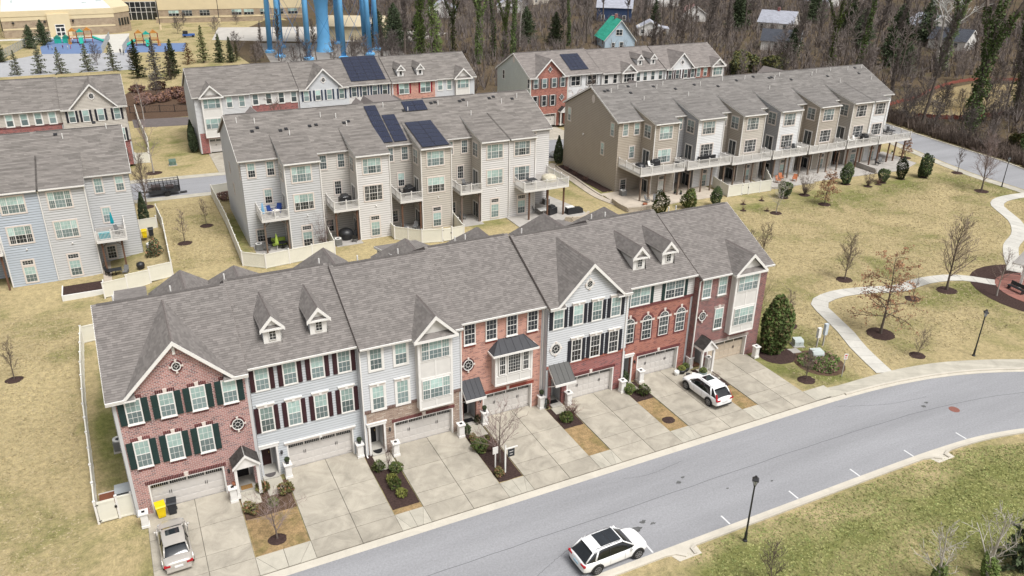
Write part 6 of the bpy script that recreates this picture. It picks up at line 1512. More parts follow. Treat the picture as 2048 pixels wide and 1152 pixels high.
# ---------------------------------------------------------------- small things by the doors
YEL=plain('yellow_plastic',(.72,.52,.01),.45,.06); DKP=plain('charcoal_plastic',(.03,.032,.036),.5,.15); POTW=plain('white_ceramic',(.7,.69,.66),.4,.05); POTG=plain('grey_green_ceramic',(.16,.20,.19),.5,.1); TERR=plain('terracotta',(.28,.11,.06),.8,.1)
def wheelie_bin(x,y,mat,label,rz=0):
    t=thing('wheelie_bin',label,'bin',(x,y,.06),rz)
    m=MB(); b=len(m.v)
    for z,w_,d_ in((.08,.22,.26),(.9,.29,.33)): m.v+=[(-w_,-d_,z),(w_,-d_,z),(w_,d_,z),(-w_,d_,z)]
    for q in((3,2,1,0),(4,5,6,7),(0,1,5,4),(1,2,6,5),(2,3,7,6),(3,0,4,7)): m.f.append(tuple(i for i in q)); m.m.append(0); m.uv.append(None)
    m.box(-.30,.30,-.34,.34,.86,.92); m.box(-.16,.16,-.30,-.27,.25,.6); m.build('body',mat,t)
    l=MB(); l.prism([(-.31,-.37,.92),(-.31,.36,.95),(-.31,.30,1.03),(-.31,-.30,.99)],(.62,0,0)); l.tube((-.25,.4,.93),(.25,.4,.93),.02,n=5); l.build('lid',mat,t)
    for s in(-1,1): link('wheel',cached('bw',lambda:MB().tube((-.03,0,0),(.03,0,0),.12,n=12,mat=BLACK).mesh('wheel')),t,(s*.24,.27,.12))
wheelie_bin(1.45,-.55,YEL,'yellow wheelie bin in front of first garage door',.1); wheelie_bin(2.15,-.5,DKP,'charcoal wheelie bin beside the yellow one',-.05)
def pot(x,y,r_,h_,mat,label,plantm=None,z=.05):
    t=thing('plant_pot',label,'plant pot',(x,y,z)); MB().lathe(0,0,[(r_*.65,0),(r_,h_*.55),(r_*.92,h_),(r_*.8,h_),(r_*.7,h_*.85)],14,mat).build('pot',None,t,True)
    if plantm: link('foliage',plantm[1],t,(0,0,h_*.7),0,scale=(r_*2,)*3)
pot(43.0,-.35,.24,.42,POTW,'white pot leftmost of the cluster by the sixth garage'); pot(44.1,-1.35,.23,.42,POTW,'white pot right of the black pots by the white car'); pot(44.9,-1.5,.36,.5,POTG,'big grey-green pot nearest the white car',SH[0]); pot(43.65,-1.1,.2,.4,BLACK,'small black pot between the two white ones')
pot(43.6,-.2,.42,.4,BLACK,'large black pot full of yellow-green plants',SH[2]); pot(44.1,-.1,.35,.4,BLACK,'black pot with dark plants against the pedestal',SH[0]); pot(6.1,-.9,.14,.2,TERR,'small terracotta pot on the porch pedestal',None,1.25)
def mat_(x,y,w_,d_,c,label,rnd=False):
    m=MB()
    if rnd: m.prism([(w_/2+w_/2*math.cos(a*math.pi/9),d_*math.sin(-a*math.pi/9),0) for a in range(10)],(0,0,.02))
    else: m.box(0,w_,0,d_,0,.02)
    tag(m.build('door_mat',c,None,loc=(x,y,.2)),label,'door mat')
mat_(6.55,-.3,.75,.45,plain('coir_mat',(.30,.17,.06),.95,.3,20),'brown coir mat on the gabled porch step'); mat_(8.3,.75,.75,.45,plain('grey_mat',(.1,.09,.09),.95,.3,20),'grey half-round mat by the maroon door',True); mat_(15.95,.2,.7,.5,BLACK,'black half-round mat by black door in tan brick',True); mat_(23.5,.55,.75,.5,BLACK,'black mat under the black metal awning'); mat_(30.8,.1,.7,.45,BLACK,'dark mat under the grey metal awning'); mat_(45.15,.0,.7,.45,plain('brown_mat',(.16,.08,.05),.95,.2),'brown mat in the small gabled porch')
# planter box / storage by the side gate
t=thing('storage_box','grey plastic storage shed inside the gate of the brick end house','storage box',(-.62,2.2,0)); MB().box(-.45,.42,-.5,.5,0,1.0).build('body',plain('grey_plastic',(.36,.38,.39),.5,.05),t); MB().prism([(-.5,-.55,1.0),(.47,-.55,1.0),(.47,0,1.12),(-.5,0,1.12)],(0,.0,.05)).box(-.5,.47,-.55,.55,1.0,1.05).build('lid',plain('grey_plastic',(.36,.38,.39)),t)
t=thing('planter_box','rust brown raised planter box behind the side gate','planter',(-1.55,2.1,0)); MB().box(-.55,.5,-.7,.7,0,.55).build('body',plain('rust_wood',(.19,.07,.04),.85,.15),t); MB().box(-.6,.55,-.76,-.7,.5,.6).box(-.6,.55,.7,.76,.5,.6).build('rim',WHITE,t)
sheet('ac_pad',[(-1.1,8),(-.2,8),(-.2,9),(-1.1,9)],.08,PATIO,.08)
def ac_unit(x,y,label,z=.05):
    t=thing('air_conditioner',label,'air conditioner',(x,y,z)); m=MB(); m.box(-.38,.38,-.38,.38,.05,.8)
    for i in range(9): m.box(-.40,.40,-.40,.40,.12+i*.075,.15+i*.075)
    m.build('body',plain('ac_grey',(.22,.22,.215),.5,.1),t); MB().lathe(0,0,[(.40,.8),(.40,.86),(.30,.88),(.30,.84)],20,POTW).build('top_ring',None,t); MB().lathe(0,0,[(.29,.83),(.05,.86)],12,BLACK).build('fan_guard',None,t)
ac_unit(-.65,8.5,'air conditioner beside the left wall of the brick end house',.1); ac_unit(15.7,43.4,'round-topped air conditioner at left corner of the middle row'); ac_unit(24.5,41.2,'air conditioner behind the fence end by the covered grill'); ac_unit(54.3,44.2,'air conditioner on the paved patio at middle row right end'); ac_unit(66.1,43.0,'air conditioner on tan patio below the right-hand deck'); ac_unit(4.3,50.6,'air conditioner with white rim beside the left patio bed',-.7)
# ---------------------------------------------------------------- sign posts, cabinets, lamp posts
def text_mesh(s,size,mat):
    c=bpy.data.curves.new('txt','FONT'); c.body=s; c.size=size; c.extrude=.004; c.align_x='CENTER'; c.align_y='CENTER'
    o=bpy.data.objects.new('txt',c); COL.objects.link(o); dg=bpy.context.evaluated_depsgraph_get(); me=bpy.data.meshes.new_from_object(o.evaluated_get(dg)); bpy.data.objects.remove(o); me.materials.clear(); me.materials.append(mat); return me
t=thing('sale_sign','white post with a hanging black for-sale board in brick-edged bed','sign',(23.75,-6.0,.03)); MB().box(-.05,.05,-.05,.05,0,2.3).prism([(-.05,-.05,2.3),(.05,-.05,2.3),(.0,-.05,2.42)],(0,.1,0)).build('post',WHITE,t); MB().box(.05,.95,-.035,.035,1.95,2.03).build('arm',WHITE,t)
bd=MB().box(.2,.72,-.015,.015,1.25,1.88).build('board',DKP,t)
MB().box(.2,.24,-.01,.01,1.88,1.96).box(.66,.69,-.01,.01,1.88,1.96).build('hook',BLACK,t)
for zz,wd in((1.68,.3),(1.45,.22)): MB().box(.46-wd/2,.46+wd/2,-.021,-.016,zz-.02,zz+.02).build('lettering',WHITE,bd)
t=thing('house_number_post','white bracket post left of the sale sign','sign post',(23.35,-5.2,.03)); MB().box(-.04,.04,-.04,.04,0,1.2).box(-.2,.2,-.03,.03,1.2,1.75).build('post',WHITE,t)
GREENBX=plain('transformer_green_grey',(.46,.50,.48),.6,.08)
def cabinet(x,y,w_,d_,h_,label,mat=GREENBX,rz=0,z=0):
    t=thing('utility_box',label,'utility box',(x,y,z),rz); m=MB(); m.box(-w_/2,w_/2,-d_/2,d_/2,.08,h_*.72); m.prism([(-w_/2,-d_/2,h_*.72),(-w_/2,-d_/2+.1,h_),(-w_/2,d_/2,h_),(-w_/2,d_/2,h_*.72)],(w_,0,0)); m.build('cabinet',mat,t)
    MB().box(-w_/2-.12,w_/2+.12,-d_/2-.12,d_/2+.12,0,.08).build('base',PATIO,t); MB().box(-.01,.01,-d_/2-.012,-d_/2,.15,h_*.68).box(.08,.12,-d_/2-.03,-d_/2,.35,.5).build('door_seam',GROOVE,t)
cabinet(56.4,-3.2,1.05,.9,.8,'larger pale green transformer box in the planted bed',rz=-.3); cabinet(56.6,-.7,.85,.75,.7,'smaller pale green utility box behind the bed, nearer the hedge bush',rz=-.35); cabinet(10.0,84.4,1.0,.9,.9,'dark green transformer on the lawn across the back street',plain('dark_green_box',(.10,.16,.13),.6,.1))
sheet('utility_pad',[(55.0,-1.7),(56.0,-1.9),(56.1,-1.1),(55.1,-.9)],.03,PATIO,.03)
for x,y,h_,lab in((58.0,-1.7,2.0,'slim white utility pedestal beside the metal one'),(58.75,-1.75,2.3,'tall pale metal utility cabinet behind the transformer box')):
    t=thing('utility_post',lab,'utility post',(x,y,0)); MB().box(-.06,.06,-.06,.06,0,h_*.55).build('post',PATIO,t); MB().box(-.18,.18,-.13,.13,h_*.5,h_).build('cabinet',plain('pale_metal_box',(.50,.55,.60),.4,.1) if h_>2.1 else WHITE,t)
t=thing('sign_post','small white parking sign on a thin post at the lawn edge','sign',(56.0,-6.6,0),-.35); MB().box(-.025,.025,-.02,.02,0,2.3).build('post',plain('galvanised',(.38,.37,.35),.5,.1),t); q=MB().box(-.17,.17,-.04,-.02,1.75,2.3).build('sign_plate',WHITE,t); MB().box(-.10,.10,-.045,-.04,2.08,2.2).box(-.11,.11,-.045,-.04,1.95,1.99).box(-.08,.08,-.045,-.04,1.86,1.90).build('lettering',plain('sign_red',(.5,.05,.04),.5),q)
def lamp_post(x,y,h_,label,rz=0,s=1):
    t=thing('lamp_post',label,'lamp post',(x,y,0),rz); m=MB(); m.tube((0,0,0),(0,0,.7),.10,.085,12); m.tube((0,0,.7),(0,0,h_-.75),.065,.05,10); m.lathe(0,0,[(.16,0),(.15,.08),(.10,.14)],12); m.build('pole',BLACK,t)
    q=MB(); zt=h_-.75
    for i in range(4):
        a=math.pi/4+i*math.pi/2; q.tube((math.cos(a)*.06,math.sin(a)*.06,zt),(math.cos(a)*.2,math.sin(a)*.2,zt+.42),.014,n=4)
    q.lathe(0,0,[(.07,zt-.05),(.09,zt+.02)],8); q.build('lantern_frame',BLACK,t)
    q=MB(); q.lathe(0,0,[(.07,zt+.03),(.18,zt+.40)],4,plain('lantern_glass',(.5,.52,.54),.15,.05)); q.build('lantern_glass',None,t)
    q=MB(); q.lathe(0,0,[(.29,zt+.42),(.27,zt+.47),(.12,zt+.62),(.10,zt+.68),(.04,zt+.75)],4,BLACK); q.build('lantern_roof',None,t)
lamp_post(34.6,-18.75,5.15,'black lantern lamp post on the verge beside the near street'); lamp_post(70.0,-9.05,4.75,'black lantern lamp post on the lawn near the winding path'); lamp_post(121,23.4,4.65,'black lantern lamp post by the side road pavement')
# parking marks, manhole, oil stains
WP=plain('road_paint_white',(.62,.62,.62),.7,.12,5)
for x,y0,y1 in((28.65,-17.1,-16.2),(34.75,-17.12,-16.25),(40.7,-17.14,-16.25),(46.5,-17.2,-16.3),(52.0,-17.25,-16.4),(57.6,-17.45,-16.55)): sheet('parking_mark',[(x-.06,y0),(x+.06,y0),(x+.06,y1),(x-.06,y1)],.017,WP)
tag(MB().lathe(60.4,-14.3,[(.42,.012),(.42,.022),(.0,.022)],24,plain('rusty_iron',(.22,.09,.07),.7,.2,8)).build('manhole_cover'),'rusty round manhole cover in the near street','manhole cover')
# ---------------------------------------------------------------- vehicles
WPAINT=plain('car_white',(.80,.80,.80),.22,.015,spec=.6); SILV=plain('car_champagne',(.52,.49,.45),.28,.02,metal=.35); SILV2=plain('car_silver',(.42,.43,.42),.25,.02,metal=.5)
TYRE=plain('tyre_black',(.02,.02,.02),.85,.1); RIM=plain('rim_alloy',(.30,.30,.31),.3,.05,metal=.7); REDL=plain('tail_lamp_red',(.36,.012,.018),.2,.1); HEADL=plain('head_lamp',(.6,.62,.65),.1,.05)
def car(label,loc,rz,paint,Ln,Wd,Ht,belt,prof,gh_,suv=True,roofglass=None,trim=True,plate=(.5,.55,.6),group=None):
    """prof: (x, zlow, ztop, halfwidth factor) stations nose(+x) to tail; gh_: greenhouse x stations (wind base, wind top, rear top, rear base)"""
    t=thing('parked_car',label,'car',loc,rz); hw=Wd/2
    m=MB(); rings=[]
    for (x,zl,zt,wf) in prof:
        w_=hw*wf; zm=zl+(zt-zl)*.5
        half=[(0,zl),(w_*.82,zl),(w_*.96,zl+.10),(w_*1.0,zm),(w_*.985,zt-.14),(w_*.90,zt-.035),(w_*.62,zt+.012),(0,zt+.03)]
        ring=[(x,y,z) for y,z in half]+[(x,-y,z) for y,z in half[-2:0:-1]]; rings.append(ring)
    n=len(rings[0])
    for r_ in rings: m.v+=r_
    for i in range(len(rings)-1):
        for j in range(n): m.f.append((i*n+j,(i+1)*n+j,(i+1)*n+(j+1)%n,i*n+(j+1)%n)); m.m.append(0); m.uv.append(None)
    m.f.append(tuple(range(n))); m.m.append(0); m.uv.append(None); m.f.append(tuple(range((len(rings)-1)*n,len(rings)*n))[::-1]); m.m.append(0); m.uv.append(None)
    o=m.build('body',paint,t,True); sb=o.modifiers.new('s','SUBSURF'); sb.levels=2; sb.render_levels=2
    a,b_,c,d_=gh_; zr=Ht; tw=hw*.71; bw=hw*.91
    P=lambda x,y,z:(x,y,z)
    # glass hull
    g=MB(); lo=[(a,belt-.02),(d_,belt-.02)]; 
    stat=[(a,bw*.86,belt-.03,bw*.80,belt-.02),(a-.18,bw,belt-.03,bw*.92,belt+.10),(b_,bw,belt-.03,tw,zr-.05),((b_+c)/2,bw,belt-.03,tw*1.03,zr),(c,bw,belt-.03,tw*.97,zr-.05),(d_+.1,bw*.96,belt-.03,bw*.86,belt+.08),(d_,bw*.88,belt-.03,bw*.8,belt)]
    def hull(mb,st,ins,zup):
        R_=[]
        for (x,w0,z0,w1,z1) in st: R_.append([(x,w0-ins,z0),(x,(w0+w1)/2+.01-ins,(z0+z1)/2),(x,w1-ins,z1-.03+zup),(x,w1*.8,z1+zup),(x,-w1*.8,z1+zup),(x,-w1+ins,z1-.03+zup),(x,-(w0+w1)/2-.01+ins,(z0+z1)/2),(x,-w0+ins,z0)])
        k=len(mb.v)
        for r_ in R_: mb.v+=r_
        for i in range(len(R_)-1):
            for j in range(7): mb.f.append((k+i*8+j,k+i*8+j+1,k+(i+1)*8+j+1,k+(i+1)*8+j)); mb.m.append(0); mb.uv.append(None)
    hull(g,stat,0,0); gg=g.build('window_glass',CAR_GLASS,t,True); gg.modifiers.new('s','SUBSURF').render_levels=1
    # roof skin and pillars
    r_=MB(); q=[(b_-.03,tw,zr-.035),((b_+c)/2,tw*1.03,zr+.012),(c+.03,tw*.97,zr-.03)]
    xs=[b_+.06,b_-.25,(b_+c)/2,c+.3,c-.18]; zz=[zr-.07,zr+.0,zr+.02,zr+.0,zr-.06]; ww=[tw*.98,tw*1.01,tw*1.05,tw*1.02,tw*.98]
    k0=0
    for x,z,w_ in zip(xs,zz,ww): r_.v+=[(x,w_,z-.05),(x,w_*.93,z),(x,w_*.5,z+.018),(x,0,z+.024),(x,-w_*.5,z+.018),(x,-w_*.93,z),(x,-w_,z-.05)]
    for i in range(4):
        for j in range(6): r_.f.append((i*7+j,i*7+j+1,(i+1)*7+j+1,(i+1)*7+j)); r_.m.append(0); r_.uv.append(None)
    rr_=r_.build('roof',paint,t,True); rr_.modifiers.new('s','SUBSURF').render_levels=2
    def bar(name,pts,wd,mat=paint):
        for s in(-1,1):
            m_=MB()
            for i in range(len(pts)-1):
                A=Vector((pts[i][0],pts[i][1]*s,pts[i][2]));B=Vector((pts[i+1][0],pts[i+1][1]*s,pts[i+1][2])); m_.tube(A,B,wd,n=6)
            m_.build(name,mat,t,True)
    bar('pillar',[(a-.02,bw*.88,belt-.0),(b_-.02,tw*.98,zr-.05)],.045)
    bar('pillar',[((b_+c)/2+.0,bw*1.005,belt),((b_+c)/2,tw*1.05,zr-.03)],.03,BLACK)
    bar('pillar',[(c-.05,tw*.97,zr-.07),(d_+.08,bw*.88,belt+.0)],.05)
    if suv: 
        qd=(c+ (b_+c)/2)/2+.05
        bar('pillar',[(c+.22,tw*1.03,zr-.06),(c-.05,bw*1.0,belt)],.06)
        bar('roof_rail',[(b_-.2,tw*.92,zr+.045),((b_+c)/2,tw*.96,zr+.07),(c+.1,tw*.9,zr+.04)],.017,RIM)
    if roofglass:
        x0,x1,w_=roofglass; MB().prism([(x0,-w_,zr+.028),(x1,-w_,zr+.028),(x1,w_,zr+.028),(x0,w_,zr+.028)],(0,0,.014)).build('sunroof',CAR_GLASS,t); 
        if x0-x1>1: MB().box((x0+x1)/2-.02,(x0+x1)/2+.02,-w_,w_,zr+.043,zr+.046).build('sunroof_seam',BLACK,t)
    wb=Ln*.29; wr=.36 if suv else .33; xf=Ln/2-Ln*.185; xb=-Ln/2+Ln*.20
    def wheel():
        m=MB(); 
        return m.tube((0,-.11,0),(0,.11,0),wr,n=22).mesh('wheel',TYRE)
    def rim():
        m=MB(); m.tube((0,.112,0),(0,.118,0),wr*.66,n=18,mat=BLACK)
        for i in range(7):
            t0=2*math.pi*i/7; m.tube((math.cos(t0)*.04,.125,math.sin(t0)*.04),(math.cos(t0)*wr*.64,.125,math.sin(t0)*wr*.64),.028,n=4,mat=RIM)
        for i in range(18):
            t0=2*math.pi*i/18;t1=2*math.pi*(i+1)/18; m.tube((math.cos(t0)*wr*.66,.12,math.sin(t0)*wr*.66),(math.cos(t1)*wr*.66,.12,math.sin(t1)*wr*.66),.016,n=4,mat=RIM)
        return m.mesh('rim')
    for x in(xf,xb):
        for s in(-1,1):
            o=link('wheel',cached(('wh',wr),wheel),t,(x,s*(hw-.10),wr),0 if s>0 else math.pi); link('rim',cached(('rim',wr),rim),o)
            ar=MB(); k=12
            for i in range(k):
                t0=math.pi*i/k-.1;t1=math.pi*(i+1)/k-.1
                f_=lambda tt,rr:(x+math.cos(tt)*rr,s*(hw+.004),wr+math.sin(tt)*rr)
                ar.prism([f_(t0,wr+.03),f_(t0,wr+.10),f_(t1,wr+.10),f_(t1,wr+.03)] if s<0 else [f_(t1,wr+.03),f_(t1,wr+.10),f_(t0,wr+.10),f_(t0,wr+.03)],(0,-s*.06,0))
            ar.build('wheel_arch',BLACK if trim else paint,t)
            MB().tube((x,s*(hw-.28),wr),(x,s*(hw-.004),wr),wr+.035,n=18).build('wheel_well',TYRE,t)
    nz=prof[0]; tz=prof[-1]
    for s in(-1,1):
        MB().prism([(Ln/2-.34,s*hw*.90,belt-.36),(Ln/2-.13,s*hw*.60,belt-.40),(Ln/2-.17,s*hw*.60,belt-.30),(Ln/2-.42,s*hw*.90,belt-.24)],(0,0,.03)).build('headlight',HEADL,t)
        zt_=belt-.12
        MB().box(-Ln/2-.015,-Ln/2+.13,s*hw*.52,s*hw*.93,zt_-.11,zt_).build('tail_light',REDL,t)
        if trim=='stem': MB().prism([(-Ln/2+.0,s*hw*.82,zt_),(-Ln/2+.13,s*hw*.90,zt_),(-Ln/2+.35,s*hw*.80,zt_+.42),(-Ln/2+.25,s*hw*.72,zt_+.42)],(0,s*.03,0)).build('tail_light_stem',REDL if trim=='stem' else paint,t)
        MB().lathe(0,0,[(.04,-.05),(.10,0),(.09,.09),(.03,.12)],8,paint).build('mirror',None,t,True,loc=(a-.32,s*(hw+.09),belt+.02)); 
    MB().box(-Ln/2-.03,-Ln/2+.02,-.24,.24,.62 if suv else .55,.76 if suv else .68).build('number_plate',plain('plate'+str(plate),plate,.5,.1),t)
    MB().box(-Ln/2+.0,-Ln/2+.3,-hw*.80,hw*.80,.28,.42).build('bumper',BLACK if trim else paint,t); MB().box(Ln/2-.4,Ln/2-.10,-hw*.62,hw*.62,.27,.38).build('bumper',BLACK if trim else paint,t)
    MB().box(Ln/2-.2,Ln/2-.045,-.36,.36,.42,.56).build('grille',BLACK,t)
    for s in(-1,1):
        dl=MB()
        for x in((a+b_)/2-.35,(b_+c)/2,c+.25): dl.box(x-.006,x+.006,s*(hw*1.0)-.004,s*(hw*1.0)+.004,.45,belt-.12)
        dl.build('door_seam',GROOVE,t)
    return t
SUV=lambda Ln:[(Ln/2,.32,.60,.52),(Ln/2-.08,.26,.76,.78),(Ln/2-.38,.24,.92,.95),(Ln/2-1.2,.22,1.02,1.0),(0,.22,1.05,1.0),(-Ln/2+.9,.22,1.08,1.0),(-Ln/2+.25,.26,1.06,.97),(-Ln/2+.05,.30,1.00,.88),(-Ln/2,.34,.86,.78)]
SED=lambda Ln:[(Ln/2,.28,.52,.62),(Ln/2-.07,.22,.62,.82),(Ln/2-.4,.20,.74,.96),(Ln/2-1.25,.2,.86,1.0),(0,.2,.90,1.0),(-Ln/2+1.1,.2,.94,1.0),(-Ln/2+.35,.24,.95,.95),(-Ln/2+.06,.3,.90,.86),(-Ln/2,.34,.76,.74)]
car('white hatchback-style crossover parked nose-in on the sixth driveway',(43.25,-3.95,.065),R(91.5),WPAINT,4.6,1.86,1.66,1.03,SUV(4.6),(1.20,.42,-1.45,-2.15),True,(.25,-.45,.40),trim='stem',plate=(.6,.6,.6))
car('white luxury crossover with a full dark glass roof parked along the kerb',(25.95,-16.2,.02),R(1.5),WPAINT,4.85,1.95,1.68,1.06,SUV(4.85),(1.30,.45,-1.55,-2.30),True,(.38,-1.05,.56),trim=True,plate=(.35,.5,.6))
car('champagne sedan parked nose-in on the first driveway',(1.95,-4.15,.065),R(91.5),SILV,4.55,1.76,1.43,.92,SED(4.55),(1.22,.42,-1.0,-1.68),False,(.22,-.3,.40),trim=False,plate=(.7,.7,.7))
car('silver sedan half hidden behind the tan end house evergreen',(68.6,64.6,.03),R(180),SILV2,4.7,1.8,1.45,.94,SED(4.7),(1.2,.35,-1.15,-1.85),False,None,trim=False)
# utility trailer
t=thing('utility_trailer','black cage-sided utility trailer parked on the back street','trailer',(7.6,69.5,.02)); MB().box(-2.0,2.0,-.95,.95,.55,.95).build('bed',DKP,t); MB().prism([(-2,-.3,.6),(-3.2,0,.6),(-2,.3,.6)],(0,0,.1)).tube((-3.0,0,.1),(-3.0,0,.9),.04,n=6).build('hitch',BLACK,t)
c=MB()
for s in(-.93,.93):
    for i in range(9): c.box(-2+i*.5-.03,-2+i*.5+.03,s-.03,s+.03,.95,2.0)
    for z in(1.3,1.65,2.0): c.box(-2,2,s-.025,s+.025,z-.03,z+.03)
    for i in range(33): c.box(-2+i*.12-.008,-2+i*.12+.008,s-.01,s+.01,.95,2.0)
c.build('side_cage',BLACK,t); MB().box(1.95,2.03,-.95,.95,.7,2.3).box(2.0,2.9,-.3,.3,.1,.16).build('ramp_gate',BLACK,t); MB().box(-1.6,-.4,-.6,.6,.95,1.4).box(.2,1.3,-.5,.4,.95,1.25).build('load',plain('tarp_dark',(.08,.06,.06),.8,.3,3),t)
for s in(-1,1):
    for x in(.3,): link('wheel',cached('tw',lambda:MB().tube((0,-.1,0),(0,.1,0),.34,n=18,mat=TYRE).mesh('wheel')),t,(x,s*1.02,.34)); MB().box(-.2,.8,s*1.0-.12,s*1.0+.12,.72,.77).build('mudguard',BLACK,t)
t=thing('traffic_cone','small red traffic cone by the trailer hitch','cone',(4.6,69.0,.02)); MB().lathe(0,0,[(.16,0),(.16,.03),(.09,.03),(.02,.5)],10,plain('cone_red',(.6,.08,.04),.5)).build('body',None,t)
# ---------------------------------------------------------------- terrace and deck furniture
BLUEF=plain('blue_cushion',(.02,.05,.20),.8,.15); ORNF=plain('orange_wood',(.42,.15,.07),.7,.15); GREYF=plain('chair_grey',(.16,.16,.16),.7,.15); TEALF=plain('teal_fabric',(.01,.30,.36),.8,.08); LIMEF=plain('lime_fabric',(.38,.50,.10),.8,.1); LBLUE=plain('light_blue_fabric',(.20,.42,.62),.8,.1)
def chair(x,y,z,mat,label,rz=0,big=False):
    t=thing('patio_chair',label,'chair',(x,y,z),rz); s=1.15 if big else 1
    link('seat',cached(('cs',mat.name,big),lambda:MB().box(-.27*s,.27*s,-.27*s,.27*s,.36,.44).mesh('seat',mat)),t)
    link('backrest',cached(('cb',mat.name,big),lambda:MB().prism([(-.27*s,.22,.44),(.27*s,.22,.44),(.24*s,.42,1.0),(-.24*s,.42,1.0)],(0,.05,.0)).mesh('backrest',mat)),t)
    for i,(a,b) in enumerate(((-1,-1),(1,-1),(1,1),(-1,1))): link('leg',cached(('cl',mat.name),lambda:MB().box(-.025,.025,-.025,.025,0,.38).mesh('leg',mat)),t,(a*.23*s,b*.23*s,0))
    for a in(-1,1): link('armrest',cached(('ca',mat.name),lambda:MB().box(-.04,.04,-.27,.25,.6,.64).box(-.02,.02,-.25,-.21,.38,.6).mesh('armrest',mat)),t,(a*.28*s,0,0))
def grill(x,y,z,label,rz=0,cover=True):
    t=thing('grill',label,'grill',(x,y,z),rz); m=MB()
    m.prism([(-.75,-.33,.05),(.75,-.33,.05),(.72,-.3,.9),(.42,-.28,1.0),(.36,-.2,1.22),(-.36,-.2,1.22),(-.42,-.28,1.0),(-.72,-.3,.9)],(0,.6,0)); m.build('cover' if cover else 'body',BLACK,t)
    MB().tube((-.35,-.36,.95),(.35,-.36,.95),.02,n=6).build('handle',RIM,t)
def table(x,y,z,label,r_=.55,mat=None,round_=True):
    t=thing('patio_table',label,'table',(x,y,z)); mat=mat or BLACK
    (MB().lathe(0,0,[(r_,.70),(r_,.74)],20) if round_ else MB().box(-r_*1.3,r_*1.3,-r_,r_,.70,.74)).build('tabletop',mat,t); MB().lathe(0,0,[(.25,0),(.05,.06),(.04,.7)],10).build('base',mat,t)
def umbrella(x,y,z,h_,mat,label):
    t=thing('closed_umbrella',label,'umbrella',(x,y,z)); MB().tube((0,0,0),(0,0,h_),.022,n=8).build('pole',WHITE,t); q=MB(); n=16
    pr=[(.05,h_-.02),(.12,h_-.5),(.20,h_-1.15),(.17,h_-1.35)]
    for r_,zz in pr: 
        for i in range(n): a=2*math.pi*i/n; k=1 if i%2 else .68; q.v.append((r_*k*math.cos(a),r_*k*math.sin(a),zz))
    for j in range(3):
        for i in range(n): q.f.append((j*n+i,(j+1)*n+i,(j+1)*n+(i+1)%n,j*n+(i+1)%n)); q.m.append(0); q.uv.append(None)
    q.build('canopy',mat,t)
dz=4.33
chair(17.4,43.0,dz,BLUEF,'blue cushioned chair at the left of the first middle row deck',.4); chair(18.4,43.4,dz,BLUEF,'blue rounded chair at the right of the first middle row deck',-.5,True); table(17.9,42.1,dz,'small table between the blue deck chairs',.4,WHITE); umbrella(16.5,42.6,dz,1.7,LBLUE,'closed pale blue umbrella at the deck corner')
grill(26.2,43.2,dz,'covered black grill on the second middle row deck',.1)
grill(34.4,43.4,dz,'black grill on the solar roofed house deck',.2,False); chair(33.4,43.0,dz,BLACK,'black round-backed chair on the solar roofed house deck',1)
chair(41.9,43.3,dz,GREYF,'grey chair nearer the bay on the fourth deck',.3); chair(42.6,42.3,dz,GREYF,'grey chair beside the deck door of fourth house',2); table(41.3,42.3,dz,'round table on the fourth middle row deck',.4)
t=thing('covered_furniture','cream fabric covered furniture on the wide corner deck','furniture cover',(53.2,41.6,dz)); bush_=MB(); bush_.lathe(0,0,[(1.0,0),(1.05,.45),(.85,.7),(.3,.85),(.05,.9)],8,plain('cream_cover',(.50,.46,.36),.85,.25,2)); bush_.build('cover',None,t,True)
table(50.2,40.9,dz,'dark low table at left of the wide corner deck',.5,DKP,False)
# below the middle row decks
umbrella(17.6,42.4,.06,2.1,LIMEF,'closed lime umbrella below the first middle row deck'); 
t=thing('lounge_sofa','lime green sofa under the first middle row deck','sofa',(18.1,44.0,.06)); MB().box(-.8,.8,-.35,.35,.1,.42).build('seat',LIMEF,t); MB().box(-.8,.8,.2,.38,.42,.85).build('backrest',LIMEF,t)
table(18.3,42.9,.06,'dark round table beside the lime umbrella',.55); chair(16.6,42.8,.06,GREYF,'grey chair left of the lime umbrella',1.2); chair(17.2,43.9,.06,BLACK,'dark chair behind the lime umbrella',.3)
t=thing('covered_grill','large round black covered grill below the second middle row deck','grill',(25.9,42.8,.06)); MB().lathe(0,0,[(.75,0),(.95,.7),(.8,1.05),(.4,1.3),(.1,1.35)],14,BLACK).build('cover',None,t,True)
chair(27.0,42.2,.06,BLACK,'black chair right of the covered round grill',-.3); chair(26.6,41.4,.06,BLACK,'black chair in front of the covered round grill',2.6)
chair(33.4,42.8,.06,GREYF,'grey chair in the shade under the solar roofed house deck',.5); chair(34.6,42.2,.06,GREYF,'pale wire chair under the solar roofed house deck',-.6); chair(41.5,43.2,.06,GREYF,'brown-grey chair under the fourth deck',.2)
table(52.0,40.6,.11,'white cloth covered table on the corner patio',.6,POTW,False); grill(53.0,40.2,.11,'black box grill beside the white covered table',.3); chair(51.2,41.6,.11,GREYF,'grey chair left of the white covered table',1.5)
t=thing('covered_lounger','black covered lounger on curved wall of corner patio','furniture cover',(56.0,39.5,.11)); MB().prism([(-1.2,-.5,0),(1.2,-.5,0),(1.1,-.4,.6),(-1.1,-.4,.85)],(0,.9,0)).build('cover',BLACK,t); MB().box(-1.25,-.1,-.3,.35,.86,.95).build('cushion',POTW,t)
